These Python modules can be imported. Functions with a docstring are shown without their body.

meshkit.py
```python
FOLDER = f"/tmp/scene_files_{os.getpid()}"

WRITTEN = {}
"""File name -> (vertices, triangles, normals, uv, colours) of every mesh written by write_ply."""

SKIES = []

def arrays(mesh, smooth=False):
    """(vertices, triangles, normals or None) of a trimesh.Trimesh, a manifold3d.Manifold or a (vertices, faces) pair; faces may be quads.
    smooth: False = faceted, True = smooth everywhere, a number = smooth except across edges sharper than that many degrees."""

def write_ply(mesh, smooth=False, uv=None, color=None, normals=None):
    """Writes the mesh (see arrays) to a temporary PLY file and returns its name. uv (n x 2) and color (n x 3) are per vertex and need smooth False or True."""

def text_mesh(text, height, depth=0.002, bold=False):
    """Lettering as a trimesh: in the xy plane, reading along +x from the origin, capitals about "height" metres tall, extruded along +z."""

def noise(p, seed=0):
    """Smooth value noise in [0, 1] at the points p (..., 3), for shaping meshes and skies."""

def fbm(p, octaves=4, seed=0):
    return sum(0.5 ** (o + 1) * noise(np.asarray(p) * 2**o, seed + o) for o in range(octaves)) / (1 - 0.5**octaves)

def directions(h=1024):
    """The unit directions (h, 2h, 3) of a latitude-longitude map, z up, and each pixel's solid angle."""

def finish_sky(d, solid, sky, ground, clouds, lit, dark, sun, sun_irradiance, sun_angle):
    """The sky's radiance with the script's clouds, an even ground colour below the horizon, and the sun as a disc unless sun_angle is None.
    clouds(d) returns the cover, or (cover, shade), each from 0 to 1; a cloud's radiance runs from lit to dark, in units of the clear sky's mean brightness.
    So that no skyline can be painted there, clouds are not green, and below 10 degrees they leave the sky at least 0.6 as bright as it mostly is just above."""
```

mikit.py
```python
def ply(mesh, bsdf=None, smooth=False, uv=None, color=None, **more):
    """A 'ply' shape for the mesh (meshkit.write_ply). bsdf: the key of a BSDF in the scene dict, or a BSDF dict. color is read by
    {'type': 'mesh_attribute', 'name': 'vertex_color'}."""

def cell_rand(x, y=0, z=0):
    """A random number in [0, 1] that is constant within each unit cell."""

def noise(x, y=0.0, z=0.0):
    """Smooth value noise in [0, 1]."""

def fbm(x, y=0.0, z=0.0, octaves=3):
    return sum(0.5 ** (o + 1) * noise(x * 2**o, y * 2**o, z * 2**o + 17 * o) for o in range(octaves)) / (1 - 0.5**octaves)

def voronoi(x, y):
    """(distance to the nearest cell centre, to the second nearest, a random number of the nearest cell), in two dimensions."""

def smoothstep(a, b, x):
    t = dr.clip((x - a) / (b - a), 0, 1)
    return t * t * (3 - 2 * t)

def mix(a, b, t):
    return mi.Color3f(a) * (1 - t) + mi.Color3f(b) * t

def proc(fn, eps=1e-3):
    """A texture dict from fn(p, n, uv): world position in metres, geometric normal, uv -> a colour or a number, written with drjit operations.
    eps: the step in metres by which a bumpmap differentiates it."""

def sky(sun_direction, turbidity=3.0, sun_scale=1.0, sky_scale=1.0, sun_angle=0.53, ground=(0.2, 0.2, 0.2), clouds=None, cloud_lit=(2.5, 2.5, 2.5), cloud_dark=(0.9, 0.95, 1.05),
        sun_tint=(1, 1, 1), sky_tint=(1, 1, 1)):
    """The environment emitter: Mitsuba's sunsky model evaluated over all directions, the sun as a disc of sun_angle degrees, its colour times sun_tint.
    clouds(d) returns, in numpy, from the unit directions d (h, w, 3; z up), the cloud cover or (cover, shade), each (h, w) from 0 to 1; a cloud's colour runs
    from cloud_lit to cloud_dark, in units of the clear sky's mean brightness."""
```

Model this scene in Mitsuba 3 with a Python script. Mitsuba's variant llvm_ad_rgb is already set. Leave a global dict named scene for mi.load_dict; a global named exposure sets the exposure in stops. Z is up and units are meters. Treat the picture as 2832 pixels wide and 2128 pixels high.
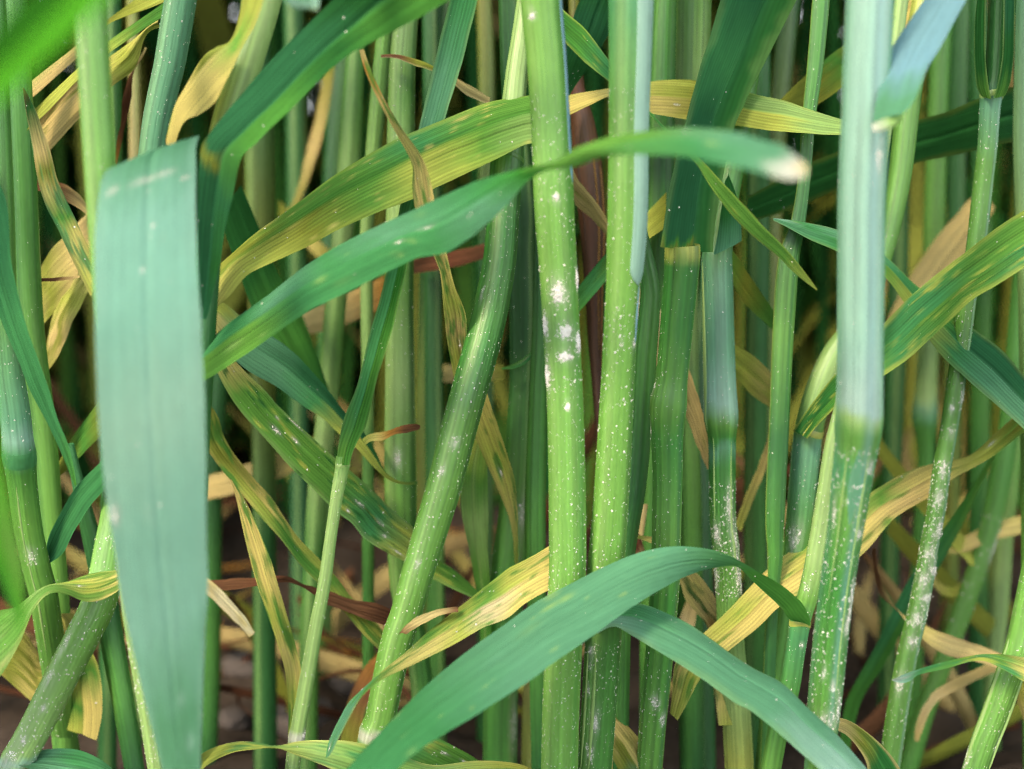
import math, random
import numpy as np, trimesh, mitsuba as mi, drjit as dr
import mikit, meshkit
from scipy.interpolate import PchipInterpolator, Akima1DInterpolator

# ------------------------------------------------------------------ camera, sky, exposure
T4 = mi.ScalarTransform4f
CAM_Z, PITCH, FOV = 0.1, 9.0, 42.0
_p = math.radians(PITCH)
scene, labels = {}, {}
scene['camera'] = {
    'type': 'thinlens', 'fov': FOV, 'fov_axis': 'x', 'near_clip': 0.005, 'far_clip': 400.0,
    'aperture_radius': 0.00135, 'focus_distance': 0.163,
    'to_world': T4().look_at(origin=[0, 0, CAM_Z], target=[0, math.cos(_p), CAM_Z - math.sin(_p)], up=[0, 0, 1])}
# soft light of a bright overcast day, a little stronger from the upper left behind the photographer
scene['sky'] = mikit.sky([-0.55, -0.75, 0.75], turbidity=3, sun_scale=0.30, sun_angle=14, clouds=lambda d: 1.0,
                         cloud_lit=(2.42, 2.5, 2.62), cloud_dark=(0.9, 0.95, 1.05), ground=(0.12, 0.13, 0.07))
exposure = 4.05

# ------------------------------------------------------------------ colours (albedo) and materials
def lin(c):
    c = np.array(c) / 255.0
    return np.where(c <= 0.04045, c / 12.92, ((c + 0.055) / 1.055) ** 2.4)
RGB = {'br': (124, 88, 64),
 'cr': (240, 225, 175),
 'db': (90, 60, 45),
 'dg': (55, 120, 60),
 'dt': (58, 122, 80),
 'g': (110, 170, 75),
 'g1': (126, 188, 82),
 'g2': (90, 160, 70),
 'g3': (70, 150, 60),
 'gb': (140, 190, 205),
 'gc': (146, 204, 182),
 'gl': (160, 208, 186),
 'gm': (82, 160, 98),
 'gt': (108, 173, 132),
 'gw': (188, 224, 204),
 'ol': (145, 155, 65),
 'or': (205, 150, 75),
 'pg': (170, 210, 125),
 'rb': (118, 76, 58),
 'tan': (226, 204, 138),
 'vd': (45, 105, 28),
 'vg': (84, 168, 42),
 'w': (225, 228, 215),
 'y': (242, 226, 136),
 'yg': (202, 214, 102)}
PAL = {k: lin(v) for k, v in RGB.items()}
LEAF_K, STEM_K = 0.55, 0.42

def vein_height(p, n, uv):
    v = uv.y
    ridge = 0.5 + 0.5 * dr.cos(v * (2 * math.pi / 0.42))
    return ridge * 0.8 + mikit.noise(uv.x * 1.3, v * 5.0, 3.0) * 0.6
def bump(inner, scale):
    return {'type': 'bumpmap', 'arbitrary': mikit.proc(vein_height, eps=4e-5), 'scale': scale, 'bsdf': inner}
VC = {'type': 'mesh_attribute', 'name': 'vertex_color'}
scene['leaf_skin'] = bump({'type': 'principledthin', 'base_color': VC, 'roughness': 0.52, 'diff_trans': 0.9, 'spec_trans': 0.0, 'eta': 1.42}, 2.0e-5)
scene['dry_skin'] = bump({'type': 'principledthin', 'base_color': VC, 'roughness': 0.7, 'diff_trans': 0.6, 'spec_trans': 0.0, 'eta': 1.3}, 2.4e-5)
scene['stem_skin'] = {'type': 'twosided', 'bsdf': bump({'type': 'principled', 'base_color': VC, 'roughness': 0.42, 'specular': 0.5, 'sheen': 0.25}, 1.9e-5)}
def powder(p, n, uv):
    return mikit.mix((0.36, 0.345, 0.31), (0.66, 0.655, 0.61), mikit.noise(p.x * 6000, p.y * 6000, p.z * 6000))
scene['mildew_powder'] = {'type': 'twosided', 'bsdf': {'type': 'diffuse', 'reflectance': mikit.proc(powder)}}
def soil_colour(p, n, uv):
    a = mikit.fbm(p.x * 60, p.y * 60, p.z * 60, 4)
    b = mikit.noise(p.x * 700, p.y * 700, 1.0)
    return mikit.mix((0.016, 0.012, 0.010), (0.060, 0.047, 0.038), a * 0.75 + b * 0.25)
scene['soil'] = {'type': 'twosided', 'bsdf': {'type': 'diffuse', 'reflectance': mikit.proc(soil_colour)}}
def stone_colour(p, n, uv):
    return mikit.mix((0.035, 0.03, 0.028), (0.10, 0.088, 0.083), mikit.fbm(p.x * 250, p.y * 250, p.z * 250, 4))
scene['stone_skin'] = {'type': 'twosided', 'bsdf': {'type': 'diffuse', 'reflectance': mikit.proc(stone_colour)}}

# ------------------------------------------------------------------ naming
def numbered(name):
    if name not in labels:
        return name
    k = 1
    while f'{name}_{k:03d}' in labels:
        k += 1
    return f'{name}_{k:03d}'
def thing(name, label, cat, group=None, kind=None):
    key = numbered(name)
    labels[key] = {'label': label, 'category': cat}
    if group: labels[key]['group'] = group
    if kind: labels[key]['kind'] = kind
    return key
def part(parent, name, shape, **tags):
    key, k = f'{parent}__{name}', 0
    while key in scene:
        k += 1
        key = f'{parent}__{name}_{k:03d}'
    scene[key] = shape
    if tags: labels[key] = tags
    return key

# ------------------------------------------------------------------ geometry helpers (millimetres in, metres out)
def chord(P):
    d = np.linalg.norm(np.diff(P[:, :3], axis=0), axis=1)
    return np.concatenate([[0], np.cumsum(np.maximum(d, 1e-6))])
def curve(P, t):
    """smooth curve through the control points at the fractions t of its length"""
    P = np.asarray(P, float)
    c = chord(P); c /= c[-1]
    if len(P) < 3:
        return np.stack([np.interp(t, c, P[:, k]) for k in range(P.shape[1])], 1)
    f = Akima1DInterpolator(c, P) if len(P) >= 5 else PchipInterpolator(c, P)
    return f(np.clip(t, 0, 1))
def unit(v):
    return v / np.maximum(np.linalg.norm(v, axis=-1, keepdims=True), 1e-12)
def grid_faces(n, m, wrap=False):
    i, j = np.meshgrid(np.arange(n - 1), np.arange(m if wrap else m - 1), indexing='ij')
    a, b = i * m + j, i * m + (j + 1) % m
    q = np.stack([a, b, b + m, a + m], -1).reshape(-1, 4)
    return np.vstack([q[:, [0, 1, 2]], q[:, [0, 2, 3]]])
def stops(x, st):
    """colour along x from [(x, name), ...]"""
    xs = np.array([s[0] for s in st], float); cs = np.array([PAL[s[1]] for s in st])
    o = np.argsort(xs)
    return np.stack([np.interp(x, xs[o], cs[o][:, k]) for k in range(3)], -1)
def sm(a, b, x):
    t = np.clip((x - a) / (b - a), 0, 1)
    return t * t * (3 - 2 * t)
def n3(u, v, seed, oct=3):
    return meshkit.fbm(np.stack([u, v, np.full_like(u, 0.37)], -1), oct, seed)

def leaf_surface(A, B, far=False, curl=0.0, crease=0.0, wave=0.12, seed=1, rib=0.05, fold=0.0, dry=False):
    A, B = np.array(A, float), np.array(B, float)
    La, Lb = chord(A)[-1], chord(B)[-1]
    L = max(La, Lb)
    step = 1.1 if far else 0.55
    n = int(np.clip(L / step, 20, 190))
    t = np.linspace(0, 1, n)
    a, b = curve(A, t), curve(B, t)
    W = np.linalg.norm(b - a, axis=1)
    x, jit = t * L, (0.26 if dry else 0.09) * np.minimum(1, W / 3)         # edges are never quite even
    ja, jb = ((n3(x / 2.6, 0 * x, seed + q, 3) - 0.5) * 2 * jit for q in (201, 202))
    e = (b - a) / np.maximum(W, 1e-6)[:, None]
    a, b = a - e * ja[:, None], b + e * jb[:, None]
    m = int(np.clip(W.max() / (0.3 if far else 0.13), 9, 85)) | 1
    s = np.linspace(-1, 1, m)
    mid = (a + b) / 2
    tan = unit(np.gradient(mid, axis=0))
    N = unit(np.cross(tan, b - a))
    k = 3
    Np = np.pad(N, ((k, k), (0, 0)), mode='edge')
    N = unit(sum(Np[i:i + n] for i in range(2 * k + 1)))
    if N[:, 1].mean() > 0:
        N = -N
    P = a[:, None] + (b - a)[:, None] * ((s + 1) / 2)[None, :, None]
    prof = curl * (1 - s ** 2) + crease * (1 - np.abs(s - fold) / np.where(s > fold, 1 - fold, 1 + fold)) - rib * np.exp(-((s - fold) / 0.09) ** 2)
    off = (W / 2)[:, None] * prof[None, :]
    u = chord(mid)[:, None] + 0 * s[None]
    v = (W / 2)[:, None] * s[None]
    if wave:
        off = off + wave * (n3(u / 6.0 + seed * 3.1, s[None] * 1.6 + 0 * u, seed, 2) - 0.5) * 2 * np.minimum(1, W / 2)[:, None]
    if dry:
        off = off + 0.55 * (n3(u / 1.9 + seed, s[None] * 2.5 + 0 * u, seed + 7, 3) - 0.5) * np.minimum(1, W / 2)[:, None]
    P = P + N[:, None] * off[..., None]
    return dict(P=P, N=N, W=W, t=t, s=s, u=u, v=v, n=n, m=m)

def leaf_colour(S, col, seed, k, mot=None, marg=None, mid=None, spots=None, vein=0.16, halfB=None, fold=0.0, patches=(), bloom=()):
    n, m = S['n'], S['m']
    tt = S['t'][:, None] + 0 * S['s'][None]
    ss = 0 * tt + S['s'][None]
    u, v = S['u'] + seed * 7.7, S['v'] + seed * 3.3
    wob = (n3(u / 5.0, v / 1.4, seed + 5) - 0.5) * min(0.22, 7.0 / S['u'].max())
    c = stops(tt + wob, col)
    if halfB:                                               # other half of a two-toned blade; painted fold shade on the dark teal one
        w = sm(fold - 0.08, fold + 0.10, ss)[..., None]
        c = c * (1 - w) + stops(tt + wob, halfB) * w
    if marg:
        w = sm(0.72, 1.0, np.abs(ss) + (n3(u / 4, v * 0, seed + 9) - 0.5) * 0.5)[..., None] * marg[1]
        c = c * (1 - w) + PAL[marg[0]] * w
    if mid:
        w = np.exp(-((ss - fold) / 0.14) ** 2)[..., None] * mid[1]
        c = c * (1 - w) + PAL[mid[0]] * w
    for mm in ([mot] if isinstance(mot, tuple) else (mot or [])):  # blotches drawn out along the veins
        f = n3(u / (mm[2] if len(mm) > 2 else 3.2), v / 0.75, seed + 21 + len(mm[0]) * 3, 4)
        w = sm(0.60 - 0.45 * mm[1], 0.78 - 0.45 * mm[1], f)[..., None] * 0.85
        c = c * (1 - w) + PAL[mm[0]] * w
    if spots:                                               # small pale flecks
        r = np.random.default_rng(seed + 77)
        hw = S['W'].max() / 2
        for _ in range(spots[0]):
            u0, v0 = r.uniform(0, S['u'].max()), r.uniform(-0.85, 0.85) * hw
            a = spots[2] * r.lognormal(-0.15, 0.5)
            d = ((S['u'] - u0) / (r.uniform(1.1, 2.6) * a)) ** 2 + ((S['v'] - v0) / (0.8 * a)) ** 2
            w = np.exp(-d)[..., None] * r.uniform(0.15, 0.7)
            c = c * (1 - w) + PAL[spots[1]] * w
    for (pt, ps, pa, pb, sl) in bloom:                       # thin mealy streaks
        i, j = int(pt * (n - 1)), int((ps + 1) / 2 * (m - 1))
        du, dv = S['u'] - S['u'][i, j], S['v'] - S['v'][i, j]
        f = n3(S['u'] / 0.35, S['v'] / 0.9, seed + 91) * 0.5 + n3(S['u'] / 0.2, S['v'] / 0.15, seed + 92) * 0.5
        w = (np.exp(-((du - sl * dv) / pa) ** 2 - (dv / pb) ** 4) * (2.2 * f - 0.35)).clip(0, 0.8)[..., None]
        c = c * (1 - w) + PAL['w'] * w
    for (pt, ps, pa, pb) in patches:                        # mould bloom under the loose grains
        i, j = int(pt * (n - 1)), int((ps + 1) / 2 * (m - 1))
        dd = ((S['u'] - S['u'][i, j]) / (1.2 * pa)) ** 2 + ((S['v'] - S['v'][i, j]) / (1.2 * pb)) ** 2
        w = (np.exp(-dd) * (1.9 * n3(S['u'] / 0.28, S['v'] / 0.24, seed + 81) - 0.4)).clip(0, 0.75)[..., None]
        c = c * (1 - w) + PAL['w'] * 0.8 * w
    stripe = n3(u / 60.0, v / 0.30, seed + 31, 2) - 0.5 + 0.22 * np.cos(v * 2 * np.pi / 0.47)
    broad = n3(u / 18.0, v / 0.9, seed + 41, 2) - 0.5
    fine = n3(u / 1.2, v / 0.17, seed + 51, 2) - 0.5
    c = c * (1 + vein * 2.6 * stripe + vein * 1.8 * broad + 0.26 * fine)[..., None]
    return np.clip(c * k, 0.004, 0.85).reshape(-1, 3)

def leaf_shape(S, colours, skin='leaf_skin'):
    v = S['P'].reshape(-1, 3) / 1000.0
    uv = np.stack([S['u'].ravel(), S['v'].ravel()], 1)
    return mikit.ply((v, grid_faces(S['n'], S['m'])), skin, smooth=True, uv=uv, color=colours)

def frames(C):
    T = unit(np.gradient(C, axis=0))
    R = np.array([1.0, 0, 0]) - T * T[:, :1]
    R = unit(R)
    F = np.cross(R, T)
    F *= np.sign(-F[:, 1:2])
    return T, R, F
def tube_surface(P, far=False):
    """P: rows x, y, z, r in mm from the top down"""
    P = np.asarray(P, float)
    L = chord(P)[-1]
    f = np.linspace(0, 1, 4000)
    z = curve(P, f)[:, 2]
    w = np.cumsum(np.where(z > 130, 0.18, 1.0))             # sparse rows on the part above the picture
    n = int(np.clip(L * w[-1] / 4000 / (1.6 if far else 0.62), 24, 230))
    Q = curve(P, np.interp(np.linspace(w[0], w[-1], n), w, f))
    Q[:, 3] = np.maximum(Q[:, 3], 0.12)
    return Q
def tube_mesh(Q, k, a0=0.0, a1=None, off=0.0, flat=1.0, narrow=None):
    C, r = Q[:, :3], Q[:, 3]
    T, R, F = frames(C)
    wrap = a1 is None
    ang = np.arange(k) * 2 * np.pi / k + np.pi if wrap else np.linspace(a0, a1, k)
    o = 0 if wrap else off * np.sqrt(np.clip(1 - np.linspace(-1, 1, k) ** 2, 0, 1)) - 0.012
    rr = r[:, None] + o
    aa = ang[None] + 0 * rr
    if narrow is not None:
        aa = (a0 + a1) / 2 + (aa - (a0 + a1) / 2) * narrow[:, None]
    P = C[:, None] + rr[..., None] * (np.cos(aa)[..., None] * F[:, None] * flat + np.sin(aa)[..., None] * R[:, None])
    u = chord(C)[:, None] + 0 * ang[None]
    v = r.max() * ang[None] + 0 * u
    return P, u, v, ang, grid_faces(len(Q), k, wrap)

def speck_mesh(points, normals, sizes, rng, lump=0.6):
    base = trimesh.creation.icosahedron()
    bv, bf = np.array(base.vertices), np.array(base.faces)
    V, Fc = [], []
    for i, (p, n, s) in enumerate(zip(points, normals, sizes)):
        a = unit(np.cross(n, [0.31, 0.2, 0.93])); b = np.cross(n, a)
        q = bv * rng.uniform(0.6, 1.4, (12, 1))
        V.append(p + s * (q[:, :1] * a * rng.uniform(0.7, 1.3) + q[:, 1:2] * b * rng.uniform(0.7, 1.5) + q[:, 2:] * n * lump))
        Fc.append(bf + 12 * i)
    return np.vstack(V) / 1000.0, np.vstack(Fc)

def patch_mesh(p, n, t, a, b, seed, fluffy=False):
    """a crumbly pad of mould: many tiny grains, dense in the middle, a long t and b across"""
    rng = np.random.default_rng(seed)
    m = int(np.clip(a * b * (480 if fluffy else 170), 12, 190 if fluffy else 80))
    x = np.cross(n, t)
    q = rng.normal(0, 0.55, (m, 2))
    r = np.linalg.norm(q, axis=1)
    P = p + q[:, :1] * a * t + q[:, 1:] * b * x - n * (0.02 + 0.35 * np.minimum(b, 0.5) * 0 + 0.0)
    P = P - n * ((q[:, 1:] * b) ** 2 * 0.22)
    sz = 0.035 + 0.07 * rng.random(m) ** 2
    if fluffy:
        sz = sz + 0.10 * np.exp(-r ** 2 * 1.5) * rng.random(m)
        P = P + n * (0.10 * np.exp(-r ** 2 * 1.2))[:, None]
    return speck_mesh(P, [n] * m, sz, rng, 0.7)

# ------------------------------------------------------------------ builders
def add_leaf(d, parent=None, name='blade'):
    seed = d['seed']
    far = d.get('far', False)
    S = leaf_surface(d['A'], d['B'], far, d.get('curl', 0.12), d.get('crease', 0.0), d.get('wave', 0.12), seed, d.get('rib', 0.05), d.get('fold', 0.0), d.get('dry', False))
    c = leaf_colour(S, d['col'], seed, LEAF_K, d.get('mot'), d.get('marg'), d.get('mid'), d.get('spots'), d.get('vein', 0.27), halfB=d.get('halfB'), fold=d.get('fold', 0.0), patches=d.get('patches', []), bloom=d.get('bloom', []))
    skin = 'dry_skin' if d.get('dry') else 'leaf_skin'
    sh = leaf_shape(S, c, skin)
    if parent is None:
        key = thing(d['name'], d['label'], d['cat'], d.get('group'))
        scene[key] = sh
    else:
        key = part(parent, name, sh, **({'label': d['label']} if d.get('label') else {}))
    holder = key
    rng = np.random.default_rng(seed + 500)
    if d.get('specks'):
        num, size = int(d['specks'][0] * 0.45), d['specks'][1] * 0.6
        pts, nrm, sz = [], [], []
        for _ in range(num):
            i, j = rng.integers(1, S['n'] - 1), rng.integers(1, S['m'] - 1)
            if S['W'][i] < 0.4: continue
            pts.append(S['P'][i, j] + S['N'][i] * 0.02); nrm.append(S['N'][i]); sz.append(size * rng.lognormal(0, 0.45))
        part(holder, 'mildew', mikit.ply(speck_mesh(pts, nrm, sz, rng), 'mildew_powder'), kind='stuff')
    for (t, s, a, b) in d.get('patches', []):
        i, j = int(t * (S['n'] - 1)), int((s + 1) / 2 * (S['m'] - 1))
        tn = unit(np.gradient(S['P'][:, j], axis=0)[i])
        part(holder, 'mildew_patch', mikit.ply(patch_mesh(S['P'][i, j], S['N'][i], tn, a, b, seed + int(100 * t)), 'mildew_powder'))
    return key

def add_stalk(d):
    key = thing(d.get('name', 'wheat_stalk'), d['label'], d.get('cat', 'wheat stalk'), d.get('group'))
    seed, far = d['seed'], d.get('far', False)
    Q = tube_surface(d['P'], far)
    flat = d.get('flat', 0.92)
    for (z, half, bulge, cn) in d.get('nodes', []):
        Q[:, 3] *= 1 + bulge * np.exp(-((Q[:, 2] - z) / half) ** 2)
    rm = Q[:, 3].max()
    k = int(np.clip(2 * np.pi * rm / (0.3 if far else 0.15), 16, 110))
    P, u, v, ang, f = tube_mesh(Q, k, flat=flat)
    z = P[..., 2]
    cs, sn = np.cos(ang) * rm, np.sin(ang) * rm
    def nn(fu, fv, sd, o=3):
        return meshkit.fbm(np.stack([u * fu + seed * 5.1, cs[None] * fv + 0 * u, sn[None] * fv + 0 * u], -1), o, sd)
    c = stops(z + (nn(0.2, 0.4, seed) - 0.5) * 4, d['col'])
    for (cn, amt) in d.get('mot', []):
        w = sm(0.62 - 0.45 * amt, 0.80 - 0.45 * amt, nn(0.22, 1.0, seed + 13 + len(cn)))[..., None] * 0.8
        c = c * (1 - w) + PAL[cn] * w
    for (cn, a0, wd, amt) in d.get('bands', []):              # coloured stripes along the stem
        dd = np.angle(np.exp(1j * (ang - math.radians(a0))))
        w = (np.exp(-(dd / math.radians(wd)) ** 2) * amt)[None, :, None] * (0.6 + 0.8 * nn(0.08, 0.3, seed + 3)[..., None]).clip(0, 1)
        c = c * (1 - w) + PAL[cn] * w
    for (zz, half, bulge, cn) in d.get('nodes', []):
        if cn:
            w = np.exp(-((z - zz) / half) ** 4)[..., None] * 0.85
            c = c * (1 - w) + PAL[cn] * w
    for (zz, a0, l, wd) in d.get('patches', []):
        dd = ((z - zz) / (1.3 * l)) ** 2 + (np.angle(np.exp(1j * (ang - math.radians(a0))))[None] * rm / (1.3 * wd)) ** 2
        w = (np.exp(-dd) * (1.9 * nn(3.5, 3.5, seed + 15) - 0.45)).clip(0, 0.75)[..., None]
        c = c * (1 - w) + PAL['w'] * w
    vein = d.get('vein', 0.27)
    rib = np.cos(ang * np.round(2 * np.pi * rm / 0.5))[None] * 0.5 * nn(0.05, 1.5, seed + 2, 2)
    c = c * (1 + vein * 2.8 * (nn(0.015, 3.2, seed + 4, 2) - 0.5) + vein * 0.9 * rib + vein * 2.0 * (nn(0.05, 1.0, seed + 6, 2) - 0.5) + 0.24 * (nn(0.8, 4.5, seed + 8, 2) - 0.5))[..., None]
    c = np.clip(c * STEM_K, 0.004, 0.85).reshape(-1, 3)
    uv = np.stack([u.ravel(), v.ravel()], 1)
    part(key, 'stem', mikit.ply((P.reshape(-1, 3) / 1000, f), 'stem_skin', smooth=True, uv=uv, color=c))
    rng = np.random.default_rng(seed + 900)
    for st in d.get('strips', []):                           # raised sheath margins and sheath faces; one has sky sheen in its colour
        z0, z1, a0, a1, cn, off, nm = st[:7]
        sel = np.where((Q[:, 2] <= z0) & (Q[:, 2] >= z1))[0]
        if len(sel) < 3: continue
        ln = chord(Q[sel])[-1]
        q = curve(Q[sel], np.linspace(0, 1, max(20, int(ln / 0.5))))
        x = chord(q); tl = 1.6 if nm == 'sheath' else 5.0
        e = np.clip(np.minimum(x, ln - x) / tl, 0, 1)
        q[:, 3] += off * (np.sqrt(e) - 1) * 0.5
        kk = max(7, int(math.radians(abs(a1 - a0)) * rm / 0.15))
        p2, u2, v2, an2, f2 = tube_mesh(q, kk, math.radians(a0), math.radians(a1), off, flat, np.sqrt(e) * (1 + (0.02 if nm == 'sheath' else 0.18) * np.sin(np.arange(len(q)) * 0.21 + seed)))
        w = (n3(u2 / 2.5 + seed, v2 / 0.5, seed + 61) - 0.5)
        st2 = n3(u2 / 30, v2 / 0.17, seed + 62, 2) - 0.5
        cc = stops(p2[..., 2], st[7]) if len(st) > 7 else PAL[cn] + 0 * p2
        cc = np.clip(cc * (1 + 0.25 * w + 0.4 * st2)[..., None] * STEM_K, 0.004, 0.85)
        part(key, nm, mikit.ply((p2.reshape(-1, 3) / 1000, f2), 'stem_skin', smooth=True, uv=np.stack([u2.ravel(), v2.ravel()], 1), color=cc.reshape(-1, 3)))
    for (zz, half, bulge, cn) in d.get('nodes', []):
        if not cn: continue
        sel = np.where(np.abs(Q[:, 2] - zz) <= half * 0.8)[0]
        if len(sel) < 3: continue
        q = curve(Q[sel], np.linspace(0, 1, 14))
        e = np.linspace(-1, 1, 14)
        q[:, 3] += 0.035 * (1 - e ** 4) - 0.01
        p2, u2, v2, an2, f2 = tube_mesh(q, k, flat=flat)
        cc = PAL[cn] * (1 + 0.3 * (n3(u2, v2 / 0.3, seed + 71) - 0.5))[..., None] * STEM_K
        part(key, 'node', mikit.ply((p2.reshape(-1, 3) / 1000, f2), 'stem_skin', smooth=True, uv=np.stack([u2.ravel(), v2.ravel()], 1), color=np.clip(cc, 0, .85).reshape(-1, 3)))
    for (zz, half, cn) in d.get('collars', []):               # the pale rim where a blade leaves its sheath
        i = np.argmin(np.abs(Q[:, 2] - zz))
        lo, hi = max(0, i - 8), min(len(Q), i + 9)
        q = curve(Q[lo:hi], np.linspace(0, 1, 61))
        q = q[np.abs(q[:, 2] - zz) <= half]
        if len(q) < 4: continue
        q = curve(q, np.linspace(0, 1, 10))
        q[:, 3] += 0.06 * np.sqrt(1 - np.linspace(-1, 1, 10) ** 2 * 0.999)
        q[:, 2] += 0
        p2, u2, v2, an2, f2 = tube_mesh(q, k, flat=flat)
        p2[..., 2] += 0.25 * np.sin(an2 * 2 + seed)[None]
        cc = PAL[cn] * (1 + 0.5 * (n3(u2 * 2, v2 / 0.3, seed + 73) - 0.5))[..., None] * STEM_K
        part(key, 'collar', mikit.ply((p2.reshape(-1, 3) / 1000, f2), 'stem_skin', smooth=True, uv=np.stack([u2.ravel(), v2.ravel()], 1), color=np.clip(cc, 0, .85).reshape(-1, 3)))
    if d.get('specks'):
        T, R, F = frames(Q[:, :3])
        pts, nrm, sz = [], [], []
        for (num, size, z0, z1) in d['specks']:
            num = int(num * 2.5)
            ok = np.where((Q[:, 2] <= z0) & (Q[:, 2] >= z1))[0]
            if len(ok) < 2: continue
            cl = rng.choice(ok, max(2, num // 14))
            for _ in range(num):
                i = rng.choice(ok) if rng.random() < 0.6 else int(np.clip(rng.choice(cl) + rng.normal(0, 3), ok[0], ok[-1]))
                a = rng.uniform(-2.4, 2.4)
                nn_ = unit(math.cos(a) * F[i] + math.sin(a) * R[i])
                pts.append(Q[i, :3] + Q[i, 3] * (math.cos(a) * F[i] * flat + math.sin(a) * R[i]) + T[i] * rng.uniform(-.4, .4)); nrm.append(nn_)
                sz.append(size * 0.66 * min(2.1, rng.lognormal(0, 0.45)))
        part(key, 'mildew', mikit.ply(speck_mesh(pts, nrm, sz, rng), 'mildew_powder'), kind='stuff')
    for (zz, a, l, w) in d.get('patches', []):
        T, R, F = frames(Q[:, :3])
        i = int(np.argmin(np.abs(Q[:, 2] - zz))); a = math.radians(a)
        nrm = unit(math.cos(a) * F[i] + math.sin(a) * R[i])
        p = Q[i, :3] + Q[i, 3] * (math.cos(a) * F[i] * flat + math.sin(a) * R[i])
        part(key, 'mildew_patch', mikit.ply(patch_mesh(p, nrm, T[i], l, w, seed + int(abs(zz) * 10), d.get('fluffy', False)), 'mildew_powder'))
    for b in d.get('blades', []):
        add_leaf(b, key, b.get('part', 'blade'))
    return key

# ------------------------------------------------------------------ ground
def axis(near, half, far):
    a = np.arange(-half, half + 1e-9, near)
    g = half * 1.25 ** np.arange(1, 60); g = g[g < far]
    return np.concatenate([-g[::-1], a, g])
gx, gy = axis(0.004, 0.34, 120.0), axis(0.004, 0.34, 120.0) + 0.30
X, Y = np.meshgrid(gx, gy)
near = np.exp(-((np.abs(X) / 0.5) ** 4 + (np.abs(Y - 0.3) / 0.5) ** 4))
Pn = np.stack([X * 45, Y * 45, 0 * X], -1)
Z = (meshkit.fbm(Pn, 5, 3) - 0.5) * 0.022 * near
scene['ground'] = mikit.ply((np.stack([X, Y, Z], -1).reshape(-1, 3), grid_faces(len(gy), len(gx))), 'soil', smooth=True)
labels['ground'] = {'label': 'dark brown crumbly soil under the wheat', 'category': 'ground', 'kind': 'structure'}
def ground_z(x, y):
    return float(Z[np.argmin(np.abs(gy - y)), np.argmin(np.abs(gx - x))])

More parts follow.
